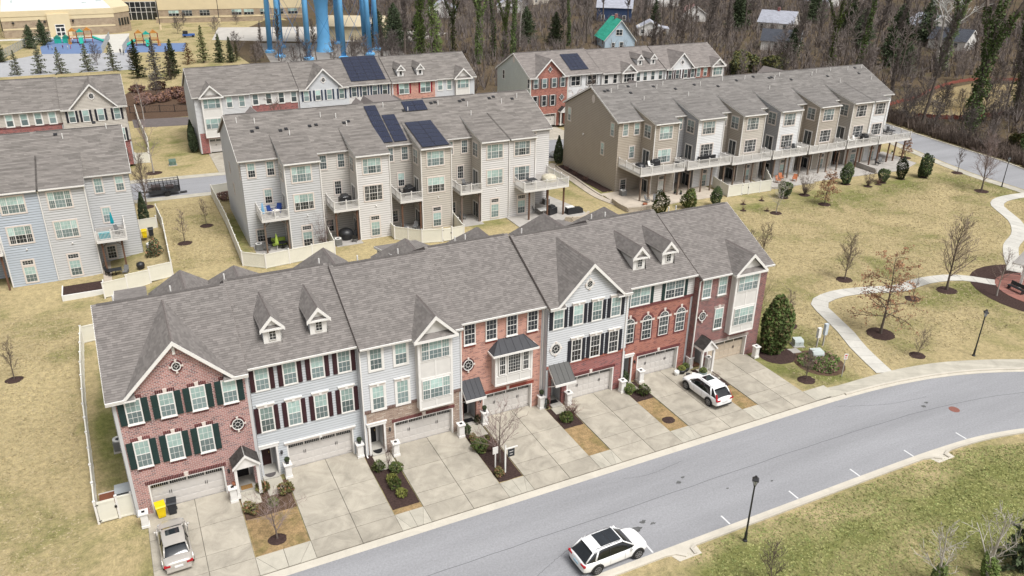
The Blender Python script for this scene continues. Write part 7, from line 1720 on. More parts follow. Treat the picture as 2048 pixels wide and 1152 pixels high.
def stone_wall(label,P,h_=.5,th=.35,mat=None):
    t=thing('stone_wall',label,'wall',(*P[0],0)); mat=mat or PATIO2; rg=random.Random(len(P)*7)
    ms=[cached(('st',i,mat.name),lambda i=i:MB().box(-.2,.2,-th/2,th/2,0,.155).mesh('stone',mat)) for i in range(1)]
    for k in range(len(P)-1):
        a=Vector((*P[k],0));b=Vector((*P[k+1],0)); L_=(b-a).length;u=(b-a)/L_;ang=math.atan2(u.y,u.x); n=max(1,int(L_/.42))
        for j in range(int(h_/.165)):
            for i in range(n):
                p=a+u*(L_*(i+.5+(.25 if j%2 else -.0))/n)-Vector((*P[0],0)); 
                if (p+Vector((*P[0],0))-b).length<.1 and j%2: continue
                link('stone',ms[0],t,(p.x+rg.uniform(-.012,.012),p.y+rg.uniform(-.012,.012),j*.165+.02),ang,scale=(L_/n/.42,1+rg.uniform(-.05,.08),1))
    return t
stone_wall('curved pale stone wall edging the corner patio',[(53.3,37.3),(54.0,36.8),(55.2,36.5),(56.4,37.0),(57.2,37.8)],.66)
stone_wall('low pale stone wall around the tan patio below right-hand row',[(63.2,41.2),(62.85,39),(62.9,37),(64.6,36.6),(67.5,36.7)],.66)
stone_wall('grey stone wall dividing two patios at the row end',[(109.2,40.9),(109.0,38.2),(108.8,36.1)],.83,mat=PATIO)
stone_wall('low grey stone edging before the orange chairs',[(88.0,36.9),(89.5,36.5),(92,36.3)],.33,mat=PATIO)
t=thing('raised_bed','white edged raised bed of dark soil by the left blue-grey house','planter',(-3,41.6,-1.12)); MB().box(-1.9,1.9,-1.1,1.6,0,.5).build('soil',MULCH,t); MB().box(-2.0,2.0,-1.25,-1.1,0,.62).box(-2.0,-1.88,-1.1,1.6,0,.62).box(1.88,2.0,-1.1,1.6,0,.62).build('edging',POTW,t)
# left house patio and deck
dzl=3.23
umbrella(.9,47.6,dzl,2.3,TEALF,'closed teal umbrella on the left deck'); t=thing('storage_bench','teal storage bench on the left deck','bench',(-.0,45.9,dzl)); MB().box(-.6,.6,-.3,.3,0,.55).build('body',TEALF,t); MB().box(-.64,.64,-.34,.34,.55,.62).build('lid',TEALF,t)
chair(1.4,46.6,dzl,GREYF,'grey chair beside the teal umbrella',.8)
wheelie_bin(3.95,53.0,YEL,'yellow wheelie bin behind the left house side fence'); wheelie_bin(4.7,53.3,DKP,'black wheelie bin behind the left house side fence')
t=thing('kettle_grill','black covered kettle grill on the left patio','grill',(2.9,44.6,-.93)); MB().lathe(0,0,[(.32,0),(.38,.6),(.45,.85),(.4,1.1),(.15,1.25)],14,BLACK).build('cover',None,t,True)
table(.3,44.8,-.93,'dark square table in shade below the left deck',.5,DKP,False); chair(1.3,44.6,-.93,GREYF,'light framed chair under the left deck',-.4); chair(-.4,45.2,-.93,BLACK,'black chair under the left deck',.7)
# right-hand row decks
dr=4.05
grill(70.4,41.9,dr,'black covered grill on the tan end house deck',.1); t=thing('covered_grill','low black covered furniture at left of the tan end house deck','furniture cover',(68.4,42.6,dr)); MB().lathe(0,0,[(.8,0),(.7,.45),(.3,.62),(.1,.65)],12,BLACK).build('cover',None,t,True)
chair(69.4,41.5,dr,POTW,'white chair between black covers on the tan house deck',.3); table(73.2,40.6,dr,'dark table at right of the tan end house deck',.4)
t=thing('outdoor_sofa','long black sofa on the white bay house deck','sofa',(79.2,41.2,dr-.2)); MB().box(-1.6,1.6,-.4,.35,.1,.5).build('seat',BLACK,t); MB().box(-1.6,1.6,.2,.4,.5,.95).build('backrest',BLACK,t)
chair(75.7,42.4,dr-.2,BLACK,'black chair at left of the white bay house deck',.5); chair(94.6,41.3,dr-.2,GREYF,'grey chair left on the fourth right-hand deck',.4); chair(95.8,41.2,dr-.2,BLACK,'black chair right on fourth right-hand deck',-.3); table(96.2,40.6,dr-.2,'small white table on the fourth right-hand deck',.35,POTW)
chair(107.8,41.2,dr-.2,POTW,'pale chair leftmost on the covered grill deck',.5); chair(108.8,41.2,dr-.2,POTW,'second pale chair on the covered grill deck',.3); grill(110.6,41.0,dr-.2,'grey covered grill near the end of sixth deck',.1)
chair(117.9,43.2,dr-.2,BLACK,'black chair leftmost on the end deck by the road',.4); chair(119,43.4,dr-.2,BLACK,'black chair rightmost on the end deck by the road',-.4); table(118.4,42.2,dr-.2,'dark table on the end deck by the road',.5)
for x,y,rz,l in((91.0,38.6,.3,'orange chair leftmost of the three on the grey patio'),(92.4,39.5,-.2,'orange chair in the middle against the wall'),(93.9,38.2,-.9,'orange chair rightmost beside the posts')): chair(x,y,.1,ORNF,l,rz,True)
chair(67.4,38.9,.13,GREYF,'grey chair left of the fire bowl on the tan patio',.5); chair(68.6,38.7,.13,GREYF,'grey chair right on the tan patio below the deck',-.4); pot(66.4,38.0,.35,.3,TERR,'terracotta bowl by the stone wall of the tan patio',None,.13)
chair(112.6,39.2,.14,BLACK,'black chair on the end patio beside white cushion',.4); chair(113.8,39.5,.14,GREYF,'grey chair on the end patio below the deck',-.3)
t=thing('trellis','white lattice trellis standing on the tan patio','trellis',(71.2,41.2,.13)); m=MB(); m.box(-.5,-.44,-.03,.03,0,2.0); m.box(.44,.5,-.03,.03,0,2.0)
for i in range(10): m.box(-.44,.44,-.015,.015,.1+i*.2,.15+i*.2)
for i in range(5): m.box(-.4+i*.18,-.35+i*.18,-.016,.016,0,2.0)
m.build('lattice',WHITE,t)
for i,(x,y) in enumerate(((73.4,40.6),(74.6,39.4),(75.3,39.1),(73.9,39.9),(120.5,43.0),(119.6,39.6))): pot(x,y,.2,.3,(DKP,POTW,POTG)[i%3],('pot with conical evergreen nearest the tan house wall','pot evergreen furthest right by the tan patio','white pot evergreen at tan patio edge','grey pot evergreen in middle of tan patio edge','dark pot shrub under the end deck','pale pot shrub at the end patio corner')[i],SH[3],.1)
# ---------------------------------------------------------------- plaza with pergola
pc=(90.0,-3.0)
PAVE=brick('plaza_brick',(.30,.13,.10),(.24,.10,.085),(.17,.08,.07),(.30,.22,.19))
sheet('plaza_bed',[(pc[0]+7.3*math.cos(a*.1745),pc[1]+7.3*math.sin(a*.1745)) for a in range(36)],.02,MULCH)
sheet('brick_plaza',[(pc[0]+4.8*math.cos(a*.1745),pc[1]+4.8*math.sin(a*.1745)) for a in range(36)],.06,PAVE,.06)
t=thing('pergola','white pergola over the round brick plaza, cut by the right edge','pergola',(pc[0]+.6,pc[1]+1.3,0),.35)
for x,y in((-2.3,1.2),(2.0,1.9),(2.4,-2.2),(-1.9,-2.6)): MB().box(x-.12,x+.12,y-.12,y+.12,.06,2.7).box(x-.2,x+.2,y-.2,y+.2,.06,.2).build('post',WHITE,t)
for y in(-2.4,1.55): MB().box(-3.0,3.0,y-.06,y+.06,2.55,2.8).build('beam',WHITE,t)
for i in range(17): link('rafter',cached('raft',lambda:MB().box(-.03,.03,-3.2,2.4,2.8,2.98).mesh('rafter',WHITE)),t,(-2.9+i*.36,0,0))
t=thing('park_bench','black metal bench on the brick plaza','bench',(86.9,-1.7,.06),R(-98)); MB().box(-.95,.95,-.25,.22,.42,.47).build('seat',BLACK,t); MB().prism([(-.95,.2,.5),(.95,.2,.5),(.95,.3,.9),(-.95,.3,.9)],(0,.04,0)).build('backrest',BLACK,t)
for s in(-.85,.85): MB().box(s-.03,s+.03,-.23,.22,0,.42).build('leg',BLACK,t)
# ---------------------------------------------------------------- school, court, playground
SBEI=plain('school_cream_band',(.62,.52,.34),.85,.05,.3); STAN=brick('school_tan_block',(.36,.285,.205),(.32,.25,.18),(.29,.22,.16),(.40,.33,.25),.8,.4,.02); SROOF=plain('membrane_roof_white',(.68,.70,.73),.6,.08,.2); 
school=thing('school_building','long tan and cream school building with flat white roof, top left','school',(-22.5,246,0),.06)
MB().box(0,31,0,40,0,2.3).build('wall',STAN,school); MB().box(-.0,31,-.05,40.05,2.3,2.75).build('wall_band',SBEI,school); MB().box(0,31,0,40,2.75,4.9).build('wall',STAN,school); MB().box(-.05,31.05,-.08,40.1,4.9,6.1).build('wall_band',SBEI,school); MB().box(-.15,31.15,-.2,40.2,6.1,7.7).build('parapet',SBEI,school); MB().box(.5,30.5,.5,39.5,7.7,7.85).build('roof',SROOF,school)
MB().prism([(31,0,0),(36,5,0),(36,40,0),(31,40,0)],(0,0,7.6)).build('corner_wall',STAN,school); MB().prism([(31,-.15,6.1),(36.2,5,6.1),(36.2,40,6.1),(31,40,6.1)],(0,0,1.62)).build('corner_parapet',SBEI,school)
MB().box(12.2,18.3,-1.2,.0,0,6.6).build('entrance_bay',SBEI,school)
dr_=MB(); dr_.box(13.9,16.6,-1.3,-1.2,0,3.6); o=dr_.build('entrance_door',WHITE,school)
for i in range(2):
    for a,b in((.3,1.2),(1.5,2.5)): MB().box(14.15+i*1.25,15.1+i*1.25,-1.34,-1.3,a,b).build('pane',GLASS_D,o)
MB().box(14.1,16.4,-1.34,-1.3,2.85,3.45).build('pane',GLASS_D,o)
for i in range(4): MB().prism([(32.2+i*.9,1.14+i*.9,2.2),(32.75+i*.9,1.69+i*.9,2.2),(32.75+i*.9,1.69+i*.9,4.4),(32.2+i*.9,1.14+i*.9,4.4)],(.08,-.08,0)).build('window',GLASS_D,school)
for x in(3,11.4,19.2): MB().lathe(x,-.2,[(.3,4.1),(.35,4.5),(.1,4.7)],8,BLACK).build('wall_light',None,school)
rg=random.Random(5)
for i in range(14): MB().box(0,rg.uniform(.6,1.6),0,rg.uniform(.6,1.4),0,rg.uniform(.4,1.0)).build('roof_unit',WHITE if i%3 else GREENBX,school,loc=(3+rg.uniform(0,26),5+rg.uniform(0,30),7.85))
wing=thing('school_building','cream school wing with wide windows behind the second playground','school',(13.5,279,0),-.13)
MB().box(10,62,0,25,0,3.6).build('wall',STAN,wing); MB().box(10,62,-.06,25,1.15,1.4).build('wall_band',SBEI,wing); MB().box(9.9,62.1,-.1,25.1,3.6,7.2).build('parapet',SBEI,wing); MB().box(10.5,61.5,.5,24.5,7.2,7.3).build('roof',SROOF,wing)
for x in(13.5,18,24,35,39.3,45,50,55):
    w_=window(wing,x,1.5,3.4,1.9,-.1,cols=(.33,.34,.33),kind='mix' if int(x)%2 else 'dim',trim=.0,lod=1)
ent=MB().box(-1,9.5,4,20,0,6.2).build('entrance_glass',GLASS_D,wing)
for i in range(7): MB().box(-1+i*1.72,-.85+i*1.72,3.9,4.0,0,6.2).build('mullion',WHITE,ent)
for z in(2.6,4.2,6.1): MB().box(-1,9.5,3.92,4.0,z,z+.12).build('mullion',WHITE,ent)
MB().box(-1.5,10,4,21,6.25,7.6).build('parapet',SBEI,wing)
stn=thing('retaining_wall','long low beige retaining wall before the school wing','wall',(22,270.5,0),-.13); MB().box(0,36,0,.6,0,1.6).build('wall',STAN,stn); MB().box(-.1,36.1,-.1,.7,1.6,1.8).build('coping',SBEI,stn)
sheet('school_court',[(-60,176),(10,176),(9.5,205),(-12,210),(-24,196),(-60,205)],.012,concrete('court_grey',(.36,.36,.37),.08)); sheet('school_walk',[(4.5,206),(9.0,205.5),(12,246),(-24,244),(-24,241),(5.4,236)],.014,PATH)
BLUP=plain('playground_blue_rubber',(.13,.19,.33),.9,.08,.5)
sheet('playground_surface',[(-12.5,223.7),(-9.8,240.7),(5.1,235.2),(2.9,205.6),(-11.7,209.9)],.03,BLUP); sheet('playground_surface',[(9.9,222.5),(26.2,218.1),(23.8,201.3),(8.6,204.5)],.03,BLUP)
GALV=plain('fence_galvanised',(.42,.43,.43),.5,.1,metal=.3)
rail_fence('tall grey wire fence around the left playground',[(-22,197),(-16.2,226.5),(-16.4,224),(-10,241.5)],2.2,GALV,n=12,name='wire_fence'); rail_fence('grey wire fence between playground and the school walk',[(3.2,205.5),(6.0,236)],2.0,GALV,n=12,name='wire_fence'); rail_fence('grey wire fence on the right side of the school walk',[(8.4,205),(11,224)],2.0,GALV,n=12,name='wire_fence')
PO=plain('play_orange',(.50,.21,.04),.5,.1); PT=plain('play_teal',(.02,.34,.26),.5,.1); PR=plain('play_maroon',(.22,.02,.02),.5,.1)
def play(x,y,label,mirror=1,roof=PO):
    t=thing('playground_set',label,'playground set',(x,y,.03))
    for i in range(4):
        for j in range(2): link('post',cached('plp',lambda:MB().tube((0,0,0),(0,0,3.4),.09,n=6).mesh('post',PR)),t,(mirror*(-3+i*2),j*1.6,0))
    for i in range(3): MB().box(-3+i*2,-1+i*2,0,1.6,1.3,1.4).build('platform',PR,t,loc=((0 if mirror>0 else -0),0,0)) 
    for i,(z,mt) in enumerate(((3.4,roof),(3.1,PT),(3.5,roof))): 
        cx=mirror*(-2+i*2); MB().prism([(cx-1,-.1,z),(cx+1,-.1,z),(cx,-.1,z+.9)],(0,1.8,0)).build('canopy_roof',mt,t)
    for i,mt in enumerate((PO,PT,PO)):
        cx=mirror*(-2+i*2); q=MB(); 
        for k in range(6): q.box(cx-.85+k*.33,cx-.7+k*.33,-.05,.02,1.4,2.3)
        q.build('barrier_panel',mt,t)
    m=MB(); m.prism([(-.5,0,1.5),(.5,0,1.5),(.5,-3.2,.25),(-.5,-3.2,.25)],(0,0,.12)); m.prism([(-.55,0,1.5),(-.5,0,1.5),(-.5,-3.2,.25),(-.55,-3.2,.25)],(0,0,.45)); m.prism([(.5,0,1.5),(.55,0,1.5),(.55,-3.2,.25),(.5,-3.2,.25)],(0,0,.45)); m.build('slide',PT,t)
    m=MB(); pts=[Vector((mirror*3,.8,1.6))]+[Vector((mirror*(3+k*.8),.8-k*.35,1.6-k*.33)) for k in range(1,5)]
    for a,b in zip(pts,pts[1:]): m.tube(a,b,.38,n=8)
    m.build('tube_slide',PT,t)
    m=MB(); m.box(-mirror*3-.4,-mirror*3+.4,-1.6,0,.0,.2)
    for k in range(5): m.box(-mirror*3-.5,-mirror*3+.5,-1.6+k*.34,-1.3+k*.34,.2+k*.25,.3+k*.25)
    m.build('steps',PO,t)
play(-1.8,228,'orange and teal climbing frame with slides on the left playground'); play(15.5,216.5,'orange climbing frame with teal slides on the right playground',-1)
t=thing('play_cabin','green double play cabin left of the climbing frame','playground set',(-8,230.5,.03)); 
for i in(0,2.2): MB().box(i-.9,i+.9,-.7,.7,0,1.5).build('cabin',PT,t); MB().prism([(i-1.0,-.8,1.5),(i+1.0,-.8,1.5),(i,-.8,2.3)],(0,1.6,0)).build('cabin_roof',plain('cabin_roof_green',(.03,.22,.16),.5),t)
t=thing('utility_cart','blue and black utility cart on the grass behind the playground','cart',(28.3,230.9,0)); MB().box(-1.8,1.8,-.8,.8,.4,1.0).build('body',plain('cart_blue',(.05,.12,.35),.4),t); MB().box(-1.6,-.2,-.75,.75,1.0,1.9).build('cab',BLACK,t)
for a in(-1.2,1.2): MB().tube((a,-.85,.35),(a,.85,.35),.35,n=12).build('axle_wheels',TYRE,t)
# people: one skinned body, posed by skeleton
def person_mesh(key,walk,top,legs,hair,skin=(.35,.22,.16)):
    V=[(0,0,.92),(0,0,1.15),(0,0,1.42),(0,.0,1.52),(0,-.01,1.66),(0,.0,1.74),(.09,0,.88),(.10,-.10*walk,.48),(.10,.08*walk,.07),(.10,-.08+.08*walk,.03),(-.09,0,.88),(-.10,.12*walk,.48),(-.10,.20*walk,.07),(-.10,-.08+.2*walk,.03),(.19,0,1.38),(.23,.08*walk,1.12),(.22,-.04*walk,.88),(.22,-.06*walk,.80),(-.19,0,1.38),(-.23,-.06*walk,1.12),(-.22,-.16*walk,.90),(-.22,-.2*walk,.82)]
    Ed=[(0,1),(1,2),(2,3),(3,4),(4,5),(0,6),(6,7),(7,8),(8,9),(0,10),(10,11),(11,12),(12,13),(2,14),(14,15),(15,16),(16,17),(2,18),(18,19),(19,20),(20,21)]
    Rd=[.14,.13,.15,.06,.10,.085,.10,.065,.045,.04,.10,.065,.045,.04,.07,.05,.04,.035,.07,.05,.04,.035]
    me=bpy.data.meshes.new('p'); me.from_pydata(V,Ed,[]); me.update(); o=bpy.data.objects.new('p',me); COL.objects.link(o); md=o.modifiers.new('s','SKIN')
    for i,v in enumerate(me.skin_vertices[0].data): v.radius=(Rd[i],Rd[i]*.8); v.use_root=(i==0)
    ms=o.modifiers.new('b','SUBSURF'); ms.levels=1
    dg=bpy.context.evaluated_depsgraph_get(); out=bpy.data.meshes.new_from_object(o.evaluated_get(dg)); bpy.data.objects.remove(o)
    for c,nm in((top,'coat'),(legs,'trousers'),(hair,'hair'),(skin,'skin')): out.materials.append(plain(nm+str(c),c,.85,.1))
    for p in out.polygons:
        z=p.center.z; y=p.center.y
        p.material_index=1 if z<.9 and abs(p.center.x)<.18 else 2 if z>1.70 or (z>1.56 and y>.02) else 3 if z>1.52 or (z<.86) else 0
        p.use_smooth=True
    out.name='body'; return out
for i,(x,y,h_,top,lg,lab) in enumerate(((7.6,201.2,1,(.02,.02,.02),(.03,.03,.04),'person in black jacket, leftmost of the three on the school walk'),(8.3,199.9,1,(.05,.04,.04),(.03,.03,.03),'person in dark brown coat, middle of three on the school walk'),(9.4,198.2,1,(.015,.015,.02),(.02,.02,.02),'person in black, rightmost and nearest of three walkers'),
    (-10.2,218,.75,(.02,.02,.05),(.05,.05,.12),'child in navy near the left playground fence'),(-9.3,216.5,.72,(.55,.55,.55),(.1,.1,.2),'child in white bending near the playground fence'),(-6.6,217.5,.72,(.15,.03,.12),(.03,.03,.05),'child in purple in the middle of the playground'),(-4.6,217,.72,(.40,.03,.05),(.40,.03,.05),'child in red near the climbing frame'),(-5.3,216,.7,(.6,.6,.6),(.4,.4,.4),'child in white beside the child in red'),(-4,228,1,(.6,.6,.6),(.05,.1,.25),'adult in white top and jeans by the climbing frame'),(-2.2,219,.72,(.1,.02,.12),(.05,.02,.08),'child in maroon below the slide'),(5.0,229,1,(.06,.07,.05),(.05,.05,.05),'adult in dark clothes at the right edge of the playground'))):
    t=thing('person',lab,'person',(x,y,.03),i*1.3); t.scale=(h_,)*3; link('body',person_mesh(i,.6+.5*(i%3),top,lg,(.03,.02,.015)),t)
for i,(x,y) in enumerate(((21.8,252),(42.3,265),(-23,250))):
    t=thing('parking_lamp',('tall dark lamp pole on white base left of the school wing','tall dark lamp pole on white base before the school windows','tall lamp pole at the school left corner')[i],'lamp post',(x,y,0)); MB().lathe(0,0,[(.4,0),(.4,1.6)],10,SBEI).build('base',None,t); MB().tube((0,0,1.6),(0,0,12),.12,.09,8).build('pole',DKP,t); MB().box(-.6,.6,-.2,.2,12,12.2).build('lamp_head',DKP,t)
# ---------------------------------------------------------------- water tower
BLU=plain('tower_blue',(.15,.42,.72),.5,.08,.3); BLUD=plain('tower_blue_deep',(.03,.15,.38),.5,.08,.3)
t=thing('water_tower','sky blue water tower with a central column and ring of legs','water tower',(60.3,188,0))
m=MB(); m.lathe(0,0,[(2.4,0),(2.0,1.5),(1.75,4),(1.7,10),(1.9,13),(2.8,17),(4.2,21),(6,26)],24,BLU); m.build('column',None,t,True)
m=MB(); m.lathe(0,0,[(5,26),(10,27.5),(14.5,31),(16,35),(14.5,39),(9,43),(.5,45)],32,BLU); m.build('tank',None,t,True)
for i in range(10):
    a=2*math.pi*(i+.5)/10+.1; c,s_=math.cos(a),math.sin(a); lg=MB(); lg.tube((c*15,s_*15,0),(c*14.2,s_*14.2,32),.70,.66,14); o=lg.build('leg',BLU,t,True); MB().lathe(c*15,s_*15,[(1.4,0),(1.4,.5),(.9,.8)],12,BLU).build('footing',None,o)
for i in range(10):
    a=2*math.pi*(i+.5)/10+.1;b=2*math.pi*(i+1.5)/10+.1
    for z0,z1 in((1,16),(16,31)):
        q=MB(); q.tube((math.cos(a)*14.7,math.sin(a)*14.7,z0),(math.cos(b)*14.5,math.sin(b)*14.5,z1),.05,n=4); q.tube((math.cos(b)*14.7,math.sin(b)*14.7,z0),(math.cos(a)*14.5,math.sin(a)*14.5,z1),.05,n=4); q.build('brace_rod',BLUD,t)
pb=thing('pump_building','low pale building with a rounded tan roof behind the tower legs','building',(77,213,0),-.4); MB().box(-11,9,-7,7,0,4).build('wall',SBEI,pb); MB().prism([(-11.5,-7.6,4),(9.5,-7.6,4),(9.5,0,6.4),(-11.5,0,6.4)],(0,0,.2)).prism([(-11.5,7.6,4),(-11.5,0,6.4),(9.5,0,6.4),(9.5,7.6,4)],(0,0,.2)).build('roof',plain('tan_roof',(.50,.42,.29),.9,.06,.2),pb)
sheet('parking_area',[(34,222),(52,212),(90,196),(108,212),(80,240),(40,252)],.012,plain('pale_gravel',(.45,.42,.38),.95,.1,.3))
sheet('tower_yard',[(42,170),(78,166),(84,196),(46,210)],.014,plain('tower_gravel',(.26,.24,.22),.95,.15,.4))
# ---------------------------------------------------------------- houses among the trees
def house(x,y,rz,W,D,hw_,pk,wall,roof,label,wins=(),chim=False,porch=False):
    t=thing('house',label,'house',(x,y,0),rz)
    MB().prism([(0,0,0),(W,0,0),(W,0,hw_),(W/2,0,pk),(0,0,hw_)],(0,D,0)).build('wall',wall,t)
    m=MB(); slope(m,(-.4,D+.4,hw_-.25),(-.4,-.4,hw_-.25),(W/2,-.4,pk+.1),(W/2,D+.4,pk+.1),.3,.02); slope(m,(W+.4,-.4,hw_-.25),(W+.4,D+.4,hw_-.25),(W/2,D+.4,pk+.1),(W/2,-.4,pk+.1),.3,.02); m.build('roof',roof,t)
    f=MB(); f.prism([(-.4,-.42,hw_-.3),(W/2,-.42,pk+.08),(W/2,-.42,pk-.2),(-.4,-.42,hw_-.55)],(0,.06,0)); f.prism([(W+.4,-.42,hw_-.3),(W+.4,-.42,hw_-.55),(W/2,-.42,pk-.2),(W/2,-.42,pk+.08)],(0,.06,0)); f.build('rake_board',WHITE,t)
    for (wx,wz,ww,wh) in wins: window(t,wx,wz,ww,wh,0,kind='dim',trim=.12,lod=1,cols=(.5,.5) if ww>1.3 else (1,))
    for yy in range(2,int(D)-1,4): window(t,0,.9,1.1,1.4,yy+1.2,face='L',kind='dim',trim=.12,lod=2)
    if chim: MB().box(W*.5-.4,W*.5+.4,D*.5,D*.5+.8,pk-1,pk+1.2).build('chimney',BR_RED,t)
    if porch: MB().prism([(W,0,2.7),(W,0,2.5),(W+2.4,0,2.2),(W+2.4,0,2.4)],(0,D,0)).build('porch_roof',roof,t); [MB().box(W+2.1,W+2.25,i*D/4-.06+.1,i*D/4+.06+.1,0,2.3).build('porch_post',WHITE,t) for i in range(5)]
TEALR=shingle('roof_teal_metal',(.06,.42,.30),.06,tw=3,th=.5); GRYR=shingle('roof_pale_grey',(.36,.37,.42),.06,tw=1,th=.3); DKR=shingle('roof_charcoal',(.07,.075,.09),.08,tw=1,th=.3); RDR=shingle('roof_faded_red',(.24,.15,.14),.08,tw=1,th=.3)
NAVY=plain('navy_siding',(.035,.06,.13),.7,.08); PBLU=plain('pale_blue_siding',(.42,.52,.60),.7,.05)
house(138.9,163.1,-.30,9.3,11,2.6,8.2,PBLU,TEALR,'pale blue house with a bright teal roof among the bare trees',((3.3,3.9,1.9,1.6),(2.2,.4,.8,1.3),(4.6,0,1.0,1.9)),True)
house(184,216,.95,9,13,5.2,8.5,NAVY,GRYR,'navy blue house with a pale grey roof high in the trees',((1.2,3.2,1,1.4),(5.5,3.2,1,1.4),(3.6,5.6,.9,1.0)))
house(165.5,184.5,-.55,8,7,2.6,4.6,WHITE,GRYR,'small white house in front of the navy one',((1,.8,1.2,1.2),(4.2,.8,1.6,1.4)),porch=True)
house(205,212,-.5,9,10,3,6,WHITE,RDR,'white house with a faded red roof right of the navy one',((1,1,1.2,1.3),(5,1,1.2,1.3)))
house(190,136,.75,8,11,3.0,5.8,WHITE,DKR,'white house with charcoal roof and porch seen through trees',((1.5,1,1.2,1.5),(5.5,1,1.2,1.5)),porch=True)
house(222,172,.6,10,12,3,6.5,WHITE,GRYR,'white house half hidden behind the ivy clad trees',((2,1,1.5,1.5),),True)
house(262,150,-.3,11,12,3,6.5,siding('warm_grey',(.42,.40,.38)),GRYR,'grey roofed house hidden at the upper right',((2,1,1.5,1.5),),True)
house(240,118,.3,10,11,3,6,WHITE,DKR,'white house behind the leaning ivy trees at far right',((2,1,1.5,1.5),))
house(150,262,-.5,12,12,3,6.5,WHITE,GRYR,'distant white house at the top middle',((2,1,1.5,1.5),)); house(118,255,-.4,10,12,3,6.3,WHITE,GRYR,'distant white house behind the ivy covered trunks',((2,1,1.5,1.5),)); house(226,262,-.4,12,12,3,6.5,WHITE,GRYR,'distant pale house above the navy one',((2,1,1.5,1.5),))
house(178,285,.4,12,12,3,6.5,siding('far_beige',(.55,.5,.42)),GRYR,'distant beige house at the top edge right of centre',((2,1,1.5,1.5),)); house(300,230,.4,12,12,3,6.5,WHITE,GRYR,'distant white house at the top right edge',((2,1,1.5,1.5),))
# ---------------------------------------------------------------- woods
MI=cam.matrix_world.inverted()
def proj(x,y,z=0):
    q=MI@Vector((x,y,z)); 
    if q.z>-1: return None
    return (1024+q.x/-q.z*1600,576-q.y/-q.z*1600)
WT=[bare_tree('wt%d'%i,100+i,(17,20,22,18,15,21)[i],(.26,.3,.34,.24,.2,.3)[i],.13,.42,26,9,7,.75,.044,matT=BARKW,matC=TWIGWD) for i in range(6)]
WB=[bare_tree('wb%d'%i,120+i,(9,7)[i],.12,.46,.10,18,8,6,.6,.034,matT=BARKW,matC=TWIGWD) for i in range(2)]
WS=bare_tree('ws',130,20,.24,.22,.45,12,6,4,.7,.028,matT=BARKL,matC=BARKL)
kept=[]
def free(x,y,r_):
    for a,b in((142,166),(188,222),(168,188),(209,216),(191,143),(226,178),(267,156),(245,124)):
        if math.hypot(x-a,y-b)<r_+6.5: return False
    if math.hypot(x-60,y-188)<18: return False
    # open corridor towards the teal house and other roofs
    if 126<x<139 and 128<y<160 : return False
    if 156<x<204 and 60<y<79: return False
    if 60<x<118 and 76<y<104: return False
    for a,b,c in kept:
        if (x-a)**2+(y-b)**2<(r_+c)**2*.42: return False
    return True
rg=random.Random(77); cnt=0; tries=0; WK=('tall bare grey tree in the woods behind the rows','low bushy bare tree in the woods behind the rows','pale barked bare tree in the woods behind the rows')
while cnt<268 and tries<60000:
    tries+=1
    dd=rg.uniform(0,1)**.8; x=rg.uniform(70,420); y=rg.uniform(20,430)
    p=proj(x,y)
    if not p: continue
    if y<106+ (x-66)*-.05 and x<128: continue
    if x<74 and y<150: continue
    if x<140+ (y-40)*.05 and y<72: continue
    if 66<x<92 and y>196: continue
    if x<92 and y>200: continue
    if not(-40<p[0]<2120): continue
    dist=math.hypot(x-3,y+47)
    if p[1]<-60 : continue
    nearclear=(p[0]>1130 and p[0]<1290 and 95<p[1]<185)
    if not free(x,y,2.6+dist*.006): continue
    kind=0 if rg.random()<.66 else 1; 
    if rg.random()<.07: kind=2
    if nearclear: kind=1
    # keep the view to the clearing open with thin low trees
    if y<100 and x>140 and x<215 and rg.random()<.6: kind=1
    me=WT[rg.randrange(6)] if kind==0 else WB[rg.randrange(2)] if kind==1 else WS
    s=rg.uniform(.75,1.12); kept.append((x,y,3)); cnt+=1
    plant('bare_tree',WK[kind],'tree',me,(x,y,0),rg.uniform(0,6.3),(s,s,s*rg.uniform(.9,1.1)),('tall bare woods trees','low bare woods trees','pale woods trees')[kind])
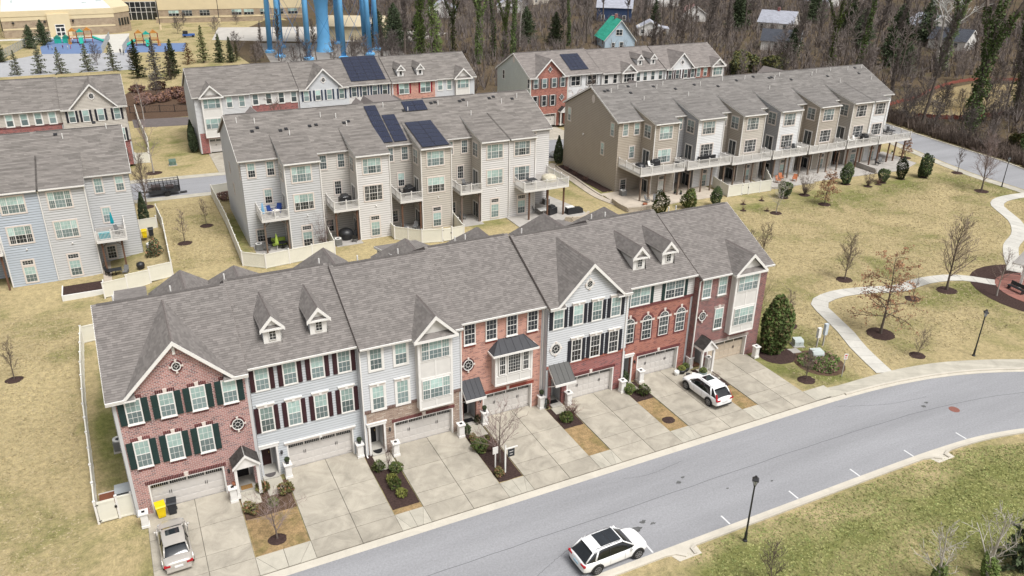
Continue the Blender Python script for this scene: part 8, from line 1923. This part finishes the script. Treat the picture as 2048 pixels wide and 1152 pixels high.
# brush around the tower foot and school side
for i,(x,y,k) in enumerate([(44,168,1),(47,166,1),(50,164,1),(53,167,0),(57,165,1),(62,166,1),(66,168,1),(70,165,0),(74,168,1),(40,176,1),(42,182,0),(45,176,0),(77,176,1),(80,184,0),(79,168,1),(38,170,1),(50,172,0),(64,170,1),(71,171,1),(84,176,1),(36,186,1)]):
    plant('bare_tree',('tall' if not k else 'low')+' bare brush tree around the foot of the blue tower','tree',(WT[3+i%3] if not k else WB[i%2]),(x,y,0),i,.62 if not k else .68,'tall brush at tower foot' if not k else 'low brush at tower foot')
IV=[ivy_tree(201,24,1.5,LF_IVY,.1,False,0,1.6),ivy_tree(202,22,.8,LF_IVY,.2,True,0,1.6),ivy_tree(203,21,.65,LF_IVD,.2,False,.03,1.7),ivy_tree(204,26,1.15,LF_IVD,.2,True,.05,1.6)]
for i,(x,y,k,s,l) in enumerate(((85.8,166.5,0,1.0,'broad ivy covered trunk nearest the blue tower'),(83.3,172,0,.95,'broad ivy covered trunk behind the nearest one'),(91,166,1,.9,'slimmer ivy trunk right of the broad pair'),(92,152,2,.9,'dark ivy trunk just behind the far left row end'),(96,159,1,.95,'ivy trunk third from the broad pair'),(101.5,162,2,1,'dark slender ivy trunk among the group of four'),(101.5,155,1,.85,'forked ivy trunk left of the far right row gable'),(105.5,158,2,.95,'slender ivy trunk beside the far right row gable'),
    (110,166,2,.9,'thin ivy trunk behind the far right row gable'),(176,110,1,.95,'ivy trunk behind the rear row, left of a pair'),(183.5,107,2,1.05,'ivy trunk behind the rear row, right of a pair'),(204,98,3,1.0,'leaning ivy tree under the white branched crown'),(149.5,49.5,3,1.05,'tall leaning ivy tree nearest the side road'),(171,55,3,1.0,'dark ivy tree right of the straw clearing'),(140.5,33,2,1.0,'dark ivy trunk at the right edge of the road woods'),(159,44,2,1.1,'dark ivy trunk behind the nearest leaning one'),(131.5,172,2,.8,'short ivy trunk left of the teal roofed house'))):
    plant('ivy_tree',l,'tree',IV[k],(x,y,0),i*1.7,s)
SYC=bare_tree('syc',211,23,.42,.34,.45,12,6,4,.5,.05,matT=TWIGW,matC=plain('sycamore_white',(.62,.61,.58),.85,.1,3))
for x,y,l in((207,99,'white limbed sycamore rising behind the leaning ivy tree'),(215,108,'second white limbed sycamore at the upper right')): plant('sycamore_tree',l,'tree',SYC,(x,y,0),x,1.05)
EG=[conifer(221,13,3.4,LF_DK,1.1,.05,wisp=.8),conifer(224,9,3.6,LF_DK,1.3,.03,droop=.0,wisp=1.3),bush(223,2.4,4.0,LF_OL,3000,.22,.55,LF_DK)]
for i,(x,y,k,s) in enumerate(((80,182,1,1.3),(77,190,1,1.2),(84,196,1,1.3),(88,186,1,1.1),(128,174,1,1.1),(122,182,1,1.2),(148,113,2,1.2),(153,117,2,1.3),(158,112,2,1.1),(165,117,2,1.0),(214,121,1,1.5),(222,128,1,1.5),(209,130,1,1.4),(241,133,1,1.6),(208,184,1,1.5),(176,190,0,.85),(218,196,1,1.4),(236,160,1,1.5),(166,92,2,.8),(190,98,1,.9),(196,108,1,1.1),(180,128,1,1.0),(143,36,2,.8),(152,36,1,.7),(250,190,1,1.6))):
    plant('evergreen_tree',('tall pointed','dark rounded','olive green low')[k and (1 if k==1 else 2)]+' evergreen among the bare woods','tree',EG[k],(x,y,0),i,s,('pointed','rounded','low')[k]+' evergreens in the woods')
# evergreens between school and rows
SP=[conifer(231,6.3,2.1,LF_GC,1.0,.05,wisp=.45),conifer(232,9,2.4,LF_CON,1.5,.03,droop=.1,wisp=.4),conifer(233,8.5,2.3,leaf('needle_bare_grey',(.10,.09,.07),(.16,.145,.12)),1.0,.04,wisp=.5),conifer(234,5.5,2.8,LF_BR,1.0,.05,wisp=.5),conifer(235,8.5,2.0,leaf('needle_yellow_green',(.12,.13,.05),(.19,.19,.08)),1.0,.05,wisp=.45)]
for x,y,k,s,l in((-15.8,178,0,.9,'grey-green spruce leftmost behind the upper left roof'),(-10.9,178,0,1.1,'grey-green spruce second behind the upper left roof'),(-6.6,176,0,.98,'thin spruce third behind the upper left roof'),(-.7,177,0,1.05,'grey-green spruce fourth behind the upper left roof'),(4.9,176,0,1.08,'spruce fifth, beside the end of the upper left roof'),(9.8,163,1,.98,'olive green cone shaped conifer, leftmost of the dense trio'),(13.5,160,2,1.12,'grey bare-looking conifer in the middle of the trio'),(16.4,158.6,2,.9,'grey conifer overlapping the middle one'),(17.6,163,1,.95,'olive conifer right of the grey pair'),(22.7,179,3,1.0,'rust brown dead conifer beside the far grey roof'),(26.6,180,4,1.1,'tall thin yellow-green conifer behind the far grey roof'),(30.5,179,1,.8,'bushy topped pine behind the far grey roof'),(33,178,1,.72,'green cone conifer right of the pine'),(35,181,4,.6,'short yellow-green conifer near the tower brush')): plant('conifer',l,'tree',SP[k],(x,y,0),x,s)
plant('evergreen_tree','broad brown-green evergreen against the school wall','tree',EG[1],(-14.6,222,0),0,.72); plant('evergreen_tree','broad brown-green evergreen behind the school, second','tree',EG[1],(-11.5,228,0),2,.78); plant('evergreen_tree','brown-green evergreen at the left edge by the wire fence','tree',EG[1],(-20.5,199,0),1,.6)
for i,(x,y) in enumerate(((8,117.7),(12,140),(1.5,186),(9.5,180),(37,236),(30,262),(26,240),(47,258))): plant('bare_tree',('pale bare bush tree in the gap between upper left rows','thin bare tree on the mulch bank behind','thin bare tree between the fourth and fifth spruce','small bare tree before the school walk','bare tree on the slope before the school wing','bare tree before the school wing windows','bare tree below the retaining wall','bare tree right of the school wing lamp')[i],'tree',WB[i%2] if i!=0 else YG,(x,y,0),i,.55 if i else 1.3)
for i,(x,y,s) in enumerate(((9.5,133,1.5),(12.5,134,1.3),(15.5,137,1.6),(8.5,146,1.2),(13,148,1.4),(17,130,1.2))): plant('shrub',('brown','dark','brown','dull','dull','brown')[i]+' winter shrub on the mulch bank, '+('front left','front middle','front right','rear left','rear middle','lowest right')[i],'shrub',bush(240+i,1.4,1.4,LF_PUR,700,.14,.3,LF_BR),(x,y,0),i,s)
for i,(x,y,k,s_) in enumerate(((143,60,1,.8),(144,64,0,.6),(146,58,1,.9),(145,68,1,.8),(149,56.5,1,.8),(152,53,0,.55),(156,52,1,.9),(160,51.5,1,.8),(166,52,0,.6),(172,52.5,1,.85),(148,74,0,.7),(143,74,1,.8),(158,62,1,.55),(166,64,1,.5),(150,64,1,.6),(176,61,1,.7),(140.5,56,1,.7),(139.5,50,1,.75),(138,42,1,.7),(137,37,1,.7),(184,69,1,.8),(162,78,0,.7),(173,84,1,.9),(190,72,1,.8))):
    plant('bare_tree','bare tree by the straw clearing, '+('low' if k else 'tall')+' and thin','tree',WB[i%2] if k else WT[3+i%2],(x,y,0),i,s_,('low' if k else 'tall')+' bare trees around the clearing')
# past the 300 trees that show largest, the remaining stems of the wood are one mass
import numpy as np
def merged(name,meshes,xf,mat):
    VS=[];FS=[];off=0
    for me,(x,y,rz,s_) in xf:
        nv=len(me.vertices); a=np.empty(nv*3,np.float32); me.vertices.foreach_get('co',a); a=a.reshape(-1,3)*s_; c,s0=math.cos(rz),math.sin(rz)
        b=np.empty_like(a); b[:,0]=a[:,0]*c-a[:,1]*s0+x; b[:,1]=a[:,0]*s0+a[:,1]*c+y; b[:,2]=a[:,2]; VS.append(b)
        q=np.array([p.vertices[:] for p in me.polygons if len(p.vertices)==4],np.int32) if me.name not in QC else QC[me.name]; QC[me.name]=q; FS.append(q+off); off+=nv
    V_=np.concatenate(VS);F_=np.concatenate(FS); me=bpy.data.meshes.new(name); me.vertices.add(len(V_)); me.vertices.foreach_set('co',V_.ravel()); me.loops.add(F_.size); me.loops.foreach_set('vertex_index',F_.ravel()); me.polygons.add(len(F_)); me.polygons.foreach_set('loop_start',np.arange(0,F_.size,4,dtype=np.int32)); me.polygons.foreach_set('loop_total',np.full(len(F_),4,np.int32)); me.materials.append(mat); me.update(calc_edges=True); return me
QC={}
light=[bare_tree('lt%d'%i,300+i,(17,12,20,9)[i],(.22,.16,.26,.1)[i],.20,.36,12,5,3,.7,.062,matT=BARKW,matC=TWIGWD) for i in range(4)]
rg=random.Random(31); XF=[]; tries=0
while len(XF)<500 and tries<50000:
    tries+=1; x=rg.uniform(72,520); y=rg.uniform(20,520); p=proj(x,y)
    if not p or not(-30<p[0]<2100) or p[1]<-120: continue
    if (y<108 and x<132) or (x<142+(y-40)*.05 and y<74) or (x<92 and y>196) or (156<x<204 and 60<y<79) or (124<x<141 and 126<y<162): continue
    if any(math.hypot(x-a,y-b)<9 for a,b in((142,166),(188,222),(168,188),(209,216),(191,143),(226,178),(267,156),(245,124))): continue
    if 1130<p[0]<1300 and 90<p[1]<190: continue
    if math.hypot(x-60,y-188)<20: continue
    XF.append((rg.randrange(4),x,y,rg.uniform(0,6.3),rg.uniform(.75,1.15)))
for j,(nm,mt) in enumerate((('wood_stems',BARKW),('wood_branches',TWIGWD))):
    me=merged(nm,None,[(light[k][j],(x,y,rz,s_)) for k,x,y,rz,s_ in XF],mt); tag(link(nm,me,kind='stuff'),('bare trunks of the wood receding behind the rows','tangle of bare branches of the wood behind the rows')[j],'woodland')
# undergrowth: nobody could count it
u=MB(); rg=random.Random(9); n=0
while n<8000:
    x=rg.uniform(70,330); y=rg.uniform(16,330); p=proj(x,y)
    if not p or not(-20<p[0]<2080) or p[1]<-10: continue
    if y<108 and x<132: continue
    if x<140+(y-40)*.05 and y<76: continue
    if 146<x<214 and 56<y<88: continue
    if x<92 and y>196: continue
    if 128<x<150 and 128<y<170 and rg.random()<.7: continue
    n+=1; h_=rg.uniform(.9,5.0)*(1 if y>112 or x>150 else .5); k=8
    for i in range(k):
        a=rg.uniform(0,6.28); rr=rg.uniform(.2,1.0)*h_*.6; b=Vector((x+rg.uniform(-.4,.4),y+rg.uniform(-.4,.4),0)); t_=Vector((x+math.cos(a)*rr,y+math.sin(a)*rr,h_*rg.uniform(.6,1))); w_=Vector((-math.sin(a),math.cos(a),0))*.026*h_; u.poly([b-w_,b+w_,t_])
        
        for f_ in(.4,.65): m_=b.lerp(t_,f_); u.poly([m_,m_+w_*.8,m_+Vector((rg.uniform(-1,1),rg.uniform(-1,1),rg.uniform(.2,1)))*h_*.35])
tag(u.build('undergrowth',TWIGWD,None,kind='stuff'),'tangled brown-grey brush on the woodland floor','undergrowth')
# verge of brush along the side road
u=MB()
for i in range(2600):
    t_=rg.random(); k=int(t_*(len(RW1)-1)); a=Vector(RW1[k]); x=a.x+1.2+abs(rg.gauss(0,3.2)); y=a.y+rg.uniform(-2,2); h_=rg.uniform(.6,2.4)
    for j in range(5):
        an=rg.uniform(0,6.28); b=Vector((x,y,0)); tp=Vector((x+math.cos(an)*h_*.4,y+math.sin(an)*h_*.4,h_)); w_=Vector((-math.sin(an),math.cos(an),0))*.035*h_; u.poly([b-w_,b+w_,tp]); m_=b.lerp(tp,.5); u.poly([m_,m_+w_,m_+Vector((rg.uniform(-1,1),rg.uniform(-1,1),1))*h_*.3])
tag(u.build('roadside_brush',TWIG,None,kind='stuff'),'dense bare brush lining the far side of the side road','undergrowth')
# silt fence around the clearing
RF=plain('orange_mesh',(.24,.075,.055),.8,.15,1)
def silt(label,P,h_=1.0):
    t=thing('barrier_fence',label,'fence',(*P[0],0)); 
    for k in range(len(P)-1):
        a=Vector((*P[k],0))-Vector((*P[0],0)); b=Vector((*P[k+1],0))-Vector((*P[0],0)); m=MB(); u_=(b-a).normalized(); v=Vector((-u_.y,u_.x,0))*.02; m.prism([a-v+Vector((0,0,.05)),b-v+Vector((0,0,.05)),b-v+Vector((0,0,h_-.1)),(a+b)/2-v+Vector((0,0,h_-.22)),a-v+Vector((0,0,h_))],v*2); m.build('fence_panel',RF,t); MB().box(a.x-.04,a.x+.04,a.y-.04,a.y+.04,0,h_+.2).build('post',WOODP,t)
silt('orange mesh barrier fence along the near side of the straw clearing',smooth([(148.5,61.5),(153,57.6),(160,55.5),(170,55.8),(178,57.5)],4)); silt('orange mesh barrier fence curving behind the straw clearing',smooth([(147,69),(156,72),(166,74.5),(180,80.5),(196,84),(207,80),(212,75)],4),.9)

# ---------------------------------------------------------------- grass tufts: clumps nobody could count
def tufts(name,regions,n,mat,seed,hmin=.05,hmax=.16,avoid=()):
    g=np.random.default_rng(seed); out=[]
    A=[(b-a)*(d_-c) for a,b,c,d_ in regions]; T_=sum(A)
    for (a,b,c,d_),ar in zip(regions,A):
        k=int(n*ar/T_); x=g.uniform(a,b,k); y=g.uniform(c,d_,k); ok=np.ones(k,bool)
        for P,rad in avoid:
            for (px_,py_) in P: ok&=((x-px_)**2+(y-py_)**2)>rad*rad
        # ragged density: thin where a slow pattern says so
        w_=np.sin(x*.9+1.3*np.sin(y*.7))*np.sin(y*1.1+1.7*np.sin(x*.5)); ok&=(g.uniform(-1,1,k)<w_*.5+.4)
        if c<-17: ok&=y<-17.95-np.maximum(0,(x-54))**1.75*.055-.1
        if a>=50 and c<-5: ok&=y>-7.4-np.maximum(0,x-60)**1.6*.02+.25
        out.append(np.stack([x[ok],y[ok]],1))
    P=np.concatenate(out); k=len(P); an=g.uniform(0,6.28,k); wd=g.uniform(.05,.14,k); h_=g.uniform(hmin,hmax,k)
    V_=np.zeros((k,3,3),np.float32); zb=np.array([gh(*p) for p in P]) if any(r_[0]<6 for r_ in regions) else 0
    V_[:,0,0]=P[:,0]-np.cos(an)*wd; V_[:,0,1]=P[:,1]-np.sin(an)*wd; V_[:,1,0]=P[:,0]+np.cos(an)*wd; V_[:,1,1]=P[:,1]+np.sin(an)*wd
    V_[:,2,0]=P[:,0]+g.normal(0,.05,k); V_[:,2,1]=P[:,1]+g.normal(0,.05,k); V_[:,2,2]=h_; V_[:,:,2]+=np.reshape(zb,(-1,1)) if np.ndim(zb) else 0
    me=bpy.data.meshes.new(name); me.vertices.add(k*3); me.vertices.foreach_set('co',V_.ravel()); me.loops.add(k*3); me.loops.foreach_set('vertex_index',np.arange(k*3,dtype=np.int32)); me.polygons.add(k); me.polygons.foreach_set('loop_start',np.arange(0,k*3,3,dtype=np.int32)); me.polygons.foreach_set('loop_total',np.full(k,3,np.int32)); me.materials.append(mat); me.update(calc_edges=True)
    return tag(link(name,me,kind='stuff'),'short winter grass tufts scattered over the lawns','grass')
AV=[(resample(CP,60),1.15),(resample(CP2,50),1.2),([pc],7.4),([(56,-4)],2.4),([(53.6,-1.3)],2)]
RIGHT=[(52.6,121,-7,31)]; LEFT=[(-34,-3.3,-6.7,38)]; GAPR=[(6.6,13.0,41,64)]; NEAR=[(30.5,75,-31,-17.9)]
tufts('grass_tuft',RIGHT+LEFT+GAPR,120000,plain('tuft_tan',(.37,.305,.185),.95,.18,.5),1,.02,.06,AV)
tufts('grass_tuft',RIGHT+LEFT+GAPR,50000,plain('tuft_straw',(.31,.26,.14),.95,.2,.5),2,.02,.06,AV)
tufts('grass_tuft',NEAR,42000,plain('tuft_yellow_green',(.29,.29,.115),.95,.2,.5),3,.02,.06); tufts('grass_tuft',NEAR,24000,plain('tuft_green',(.19,.22,.075),.95,.2,.5),4,.02,.06)
TAR=plain('tar_line',(.13,.13,.14),.8,.1); 
def crack(P,w_=.035):
    rg=random.Random(int(P[0][0]*10)); Q=resample(smooth(P,6),60); Q=[(x+rg.uniform(-.04,.04),y+rg.uniform(-.04,.04)) for x,y in Q]; strip('road_crack',offset(Q,w_/2),offset(Q,-w_/2),.0165,TAR)
crack([(-10,-13.1),(15,-12.9),(30,-12.95),(48,-13.0),(60,-13.6),(70,-15.6),(80,-20)],.045); crack([(31,-10.2),(33,-10.6),(36,-10.3)],.03); crack([(52,-9.9),(56,-11.4),(60,-12.0)],.03); crack([(20,-16.3),(22.6,-15.1),(24,-14.6)],.03)
OIL=plain('oil_stain',(.10,.10,.10),.7,.4,4)
for i,(x,y,r_) in enumerate(((28.9,-14.9,.42),(29.7,-14.5,.28),(30.2,-14.9,.2),(27.9,-15.0,.22),(34.3,-12.2,.25),(34.9,-11.9,.18),(37,-14.2,.12),(40.4,-14.9,.15),(58.5,-12.9,.3),(59.2,-12.6,.22))):
    rg=random.Random(i); sheet('oil_stain',[(x+r_*rg.uniform(.5,1.3)*math.cos(a*.45),y+r_*.6*rg.uniform(.5,1.3)*math.sin(a*.45)) for a in range(14)],.0175,OIL)
STAIN=plain('tyre_dirt',(.27,.25,.21),.95,.2,2)
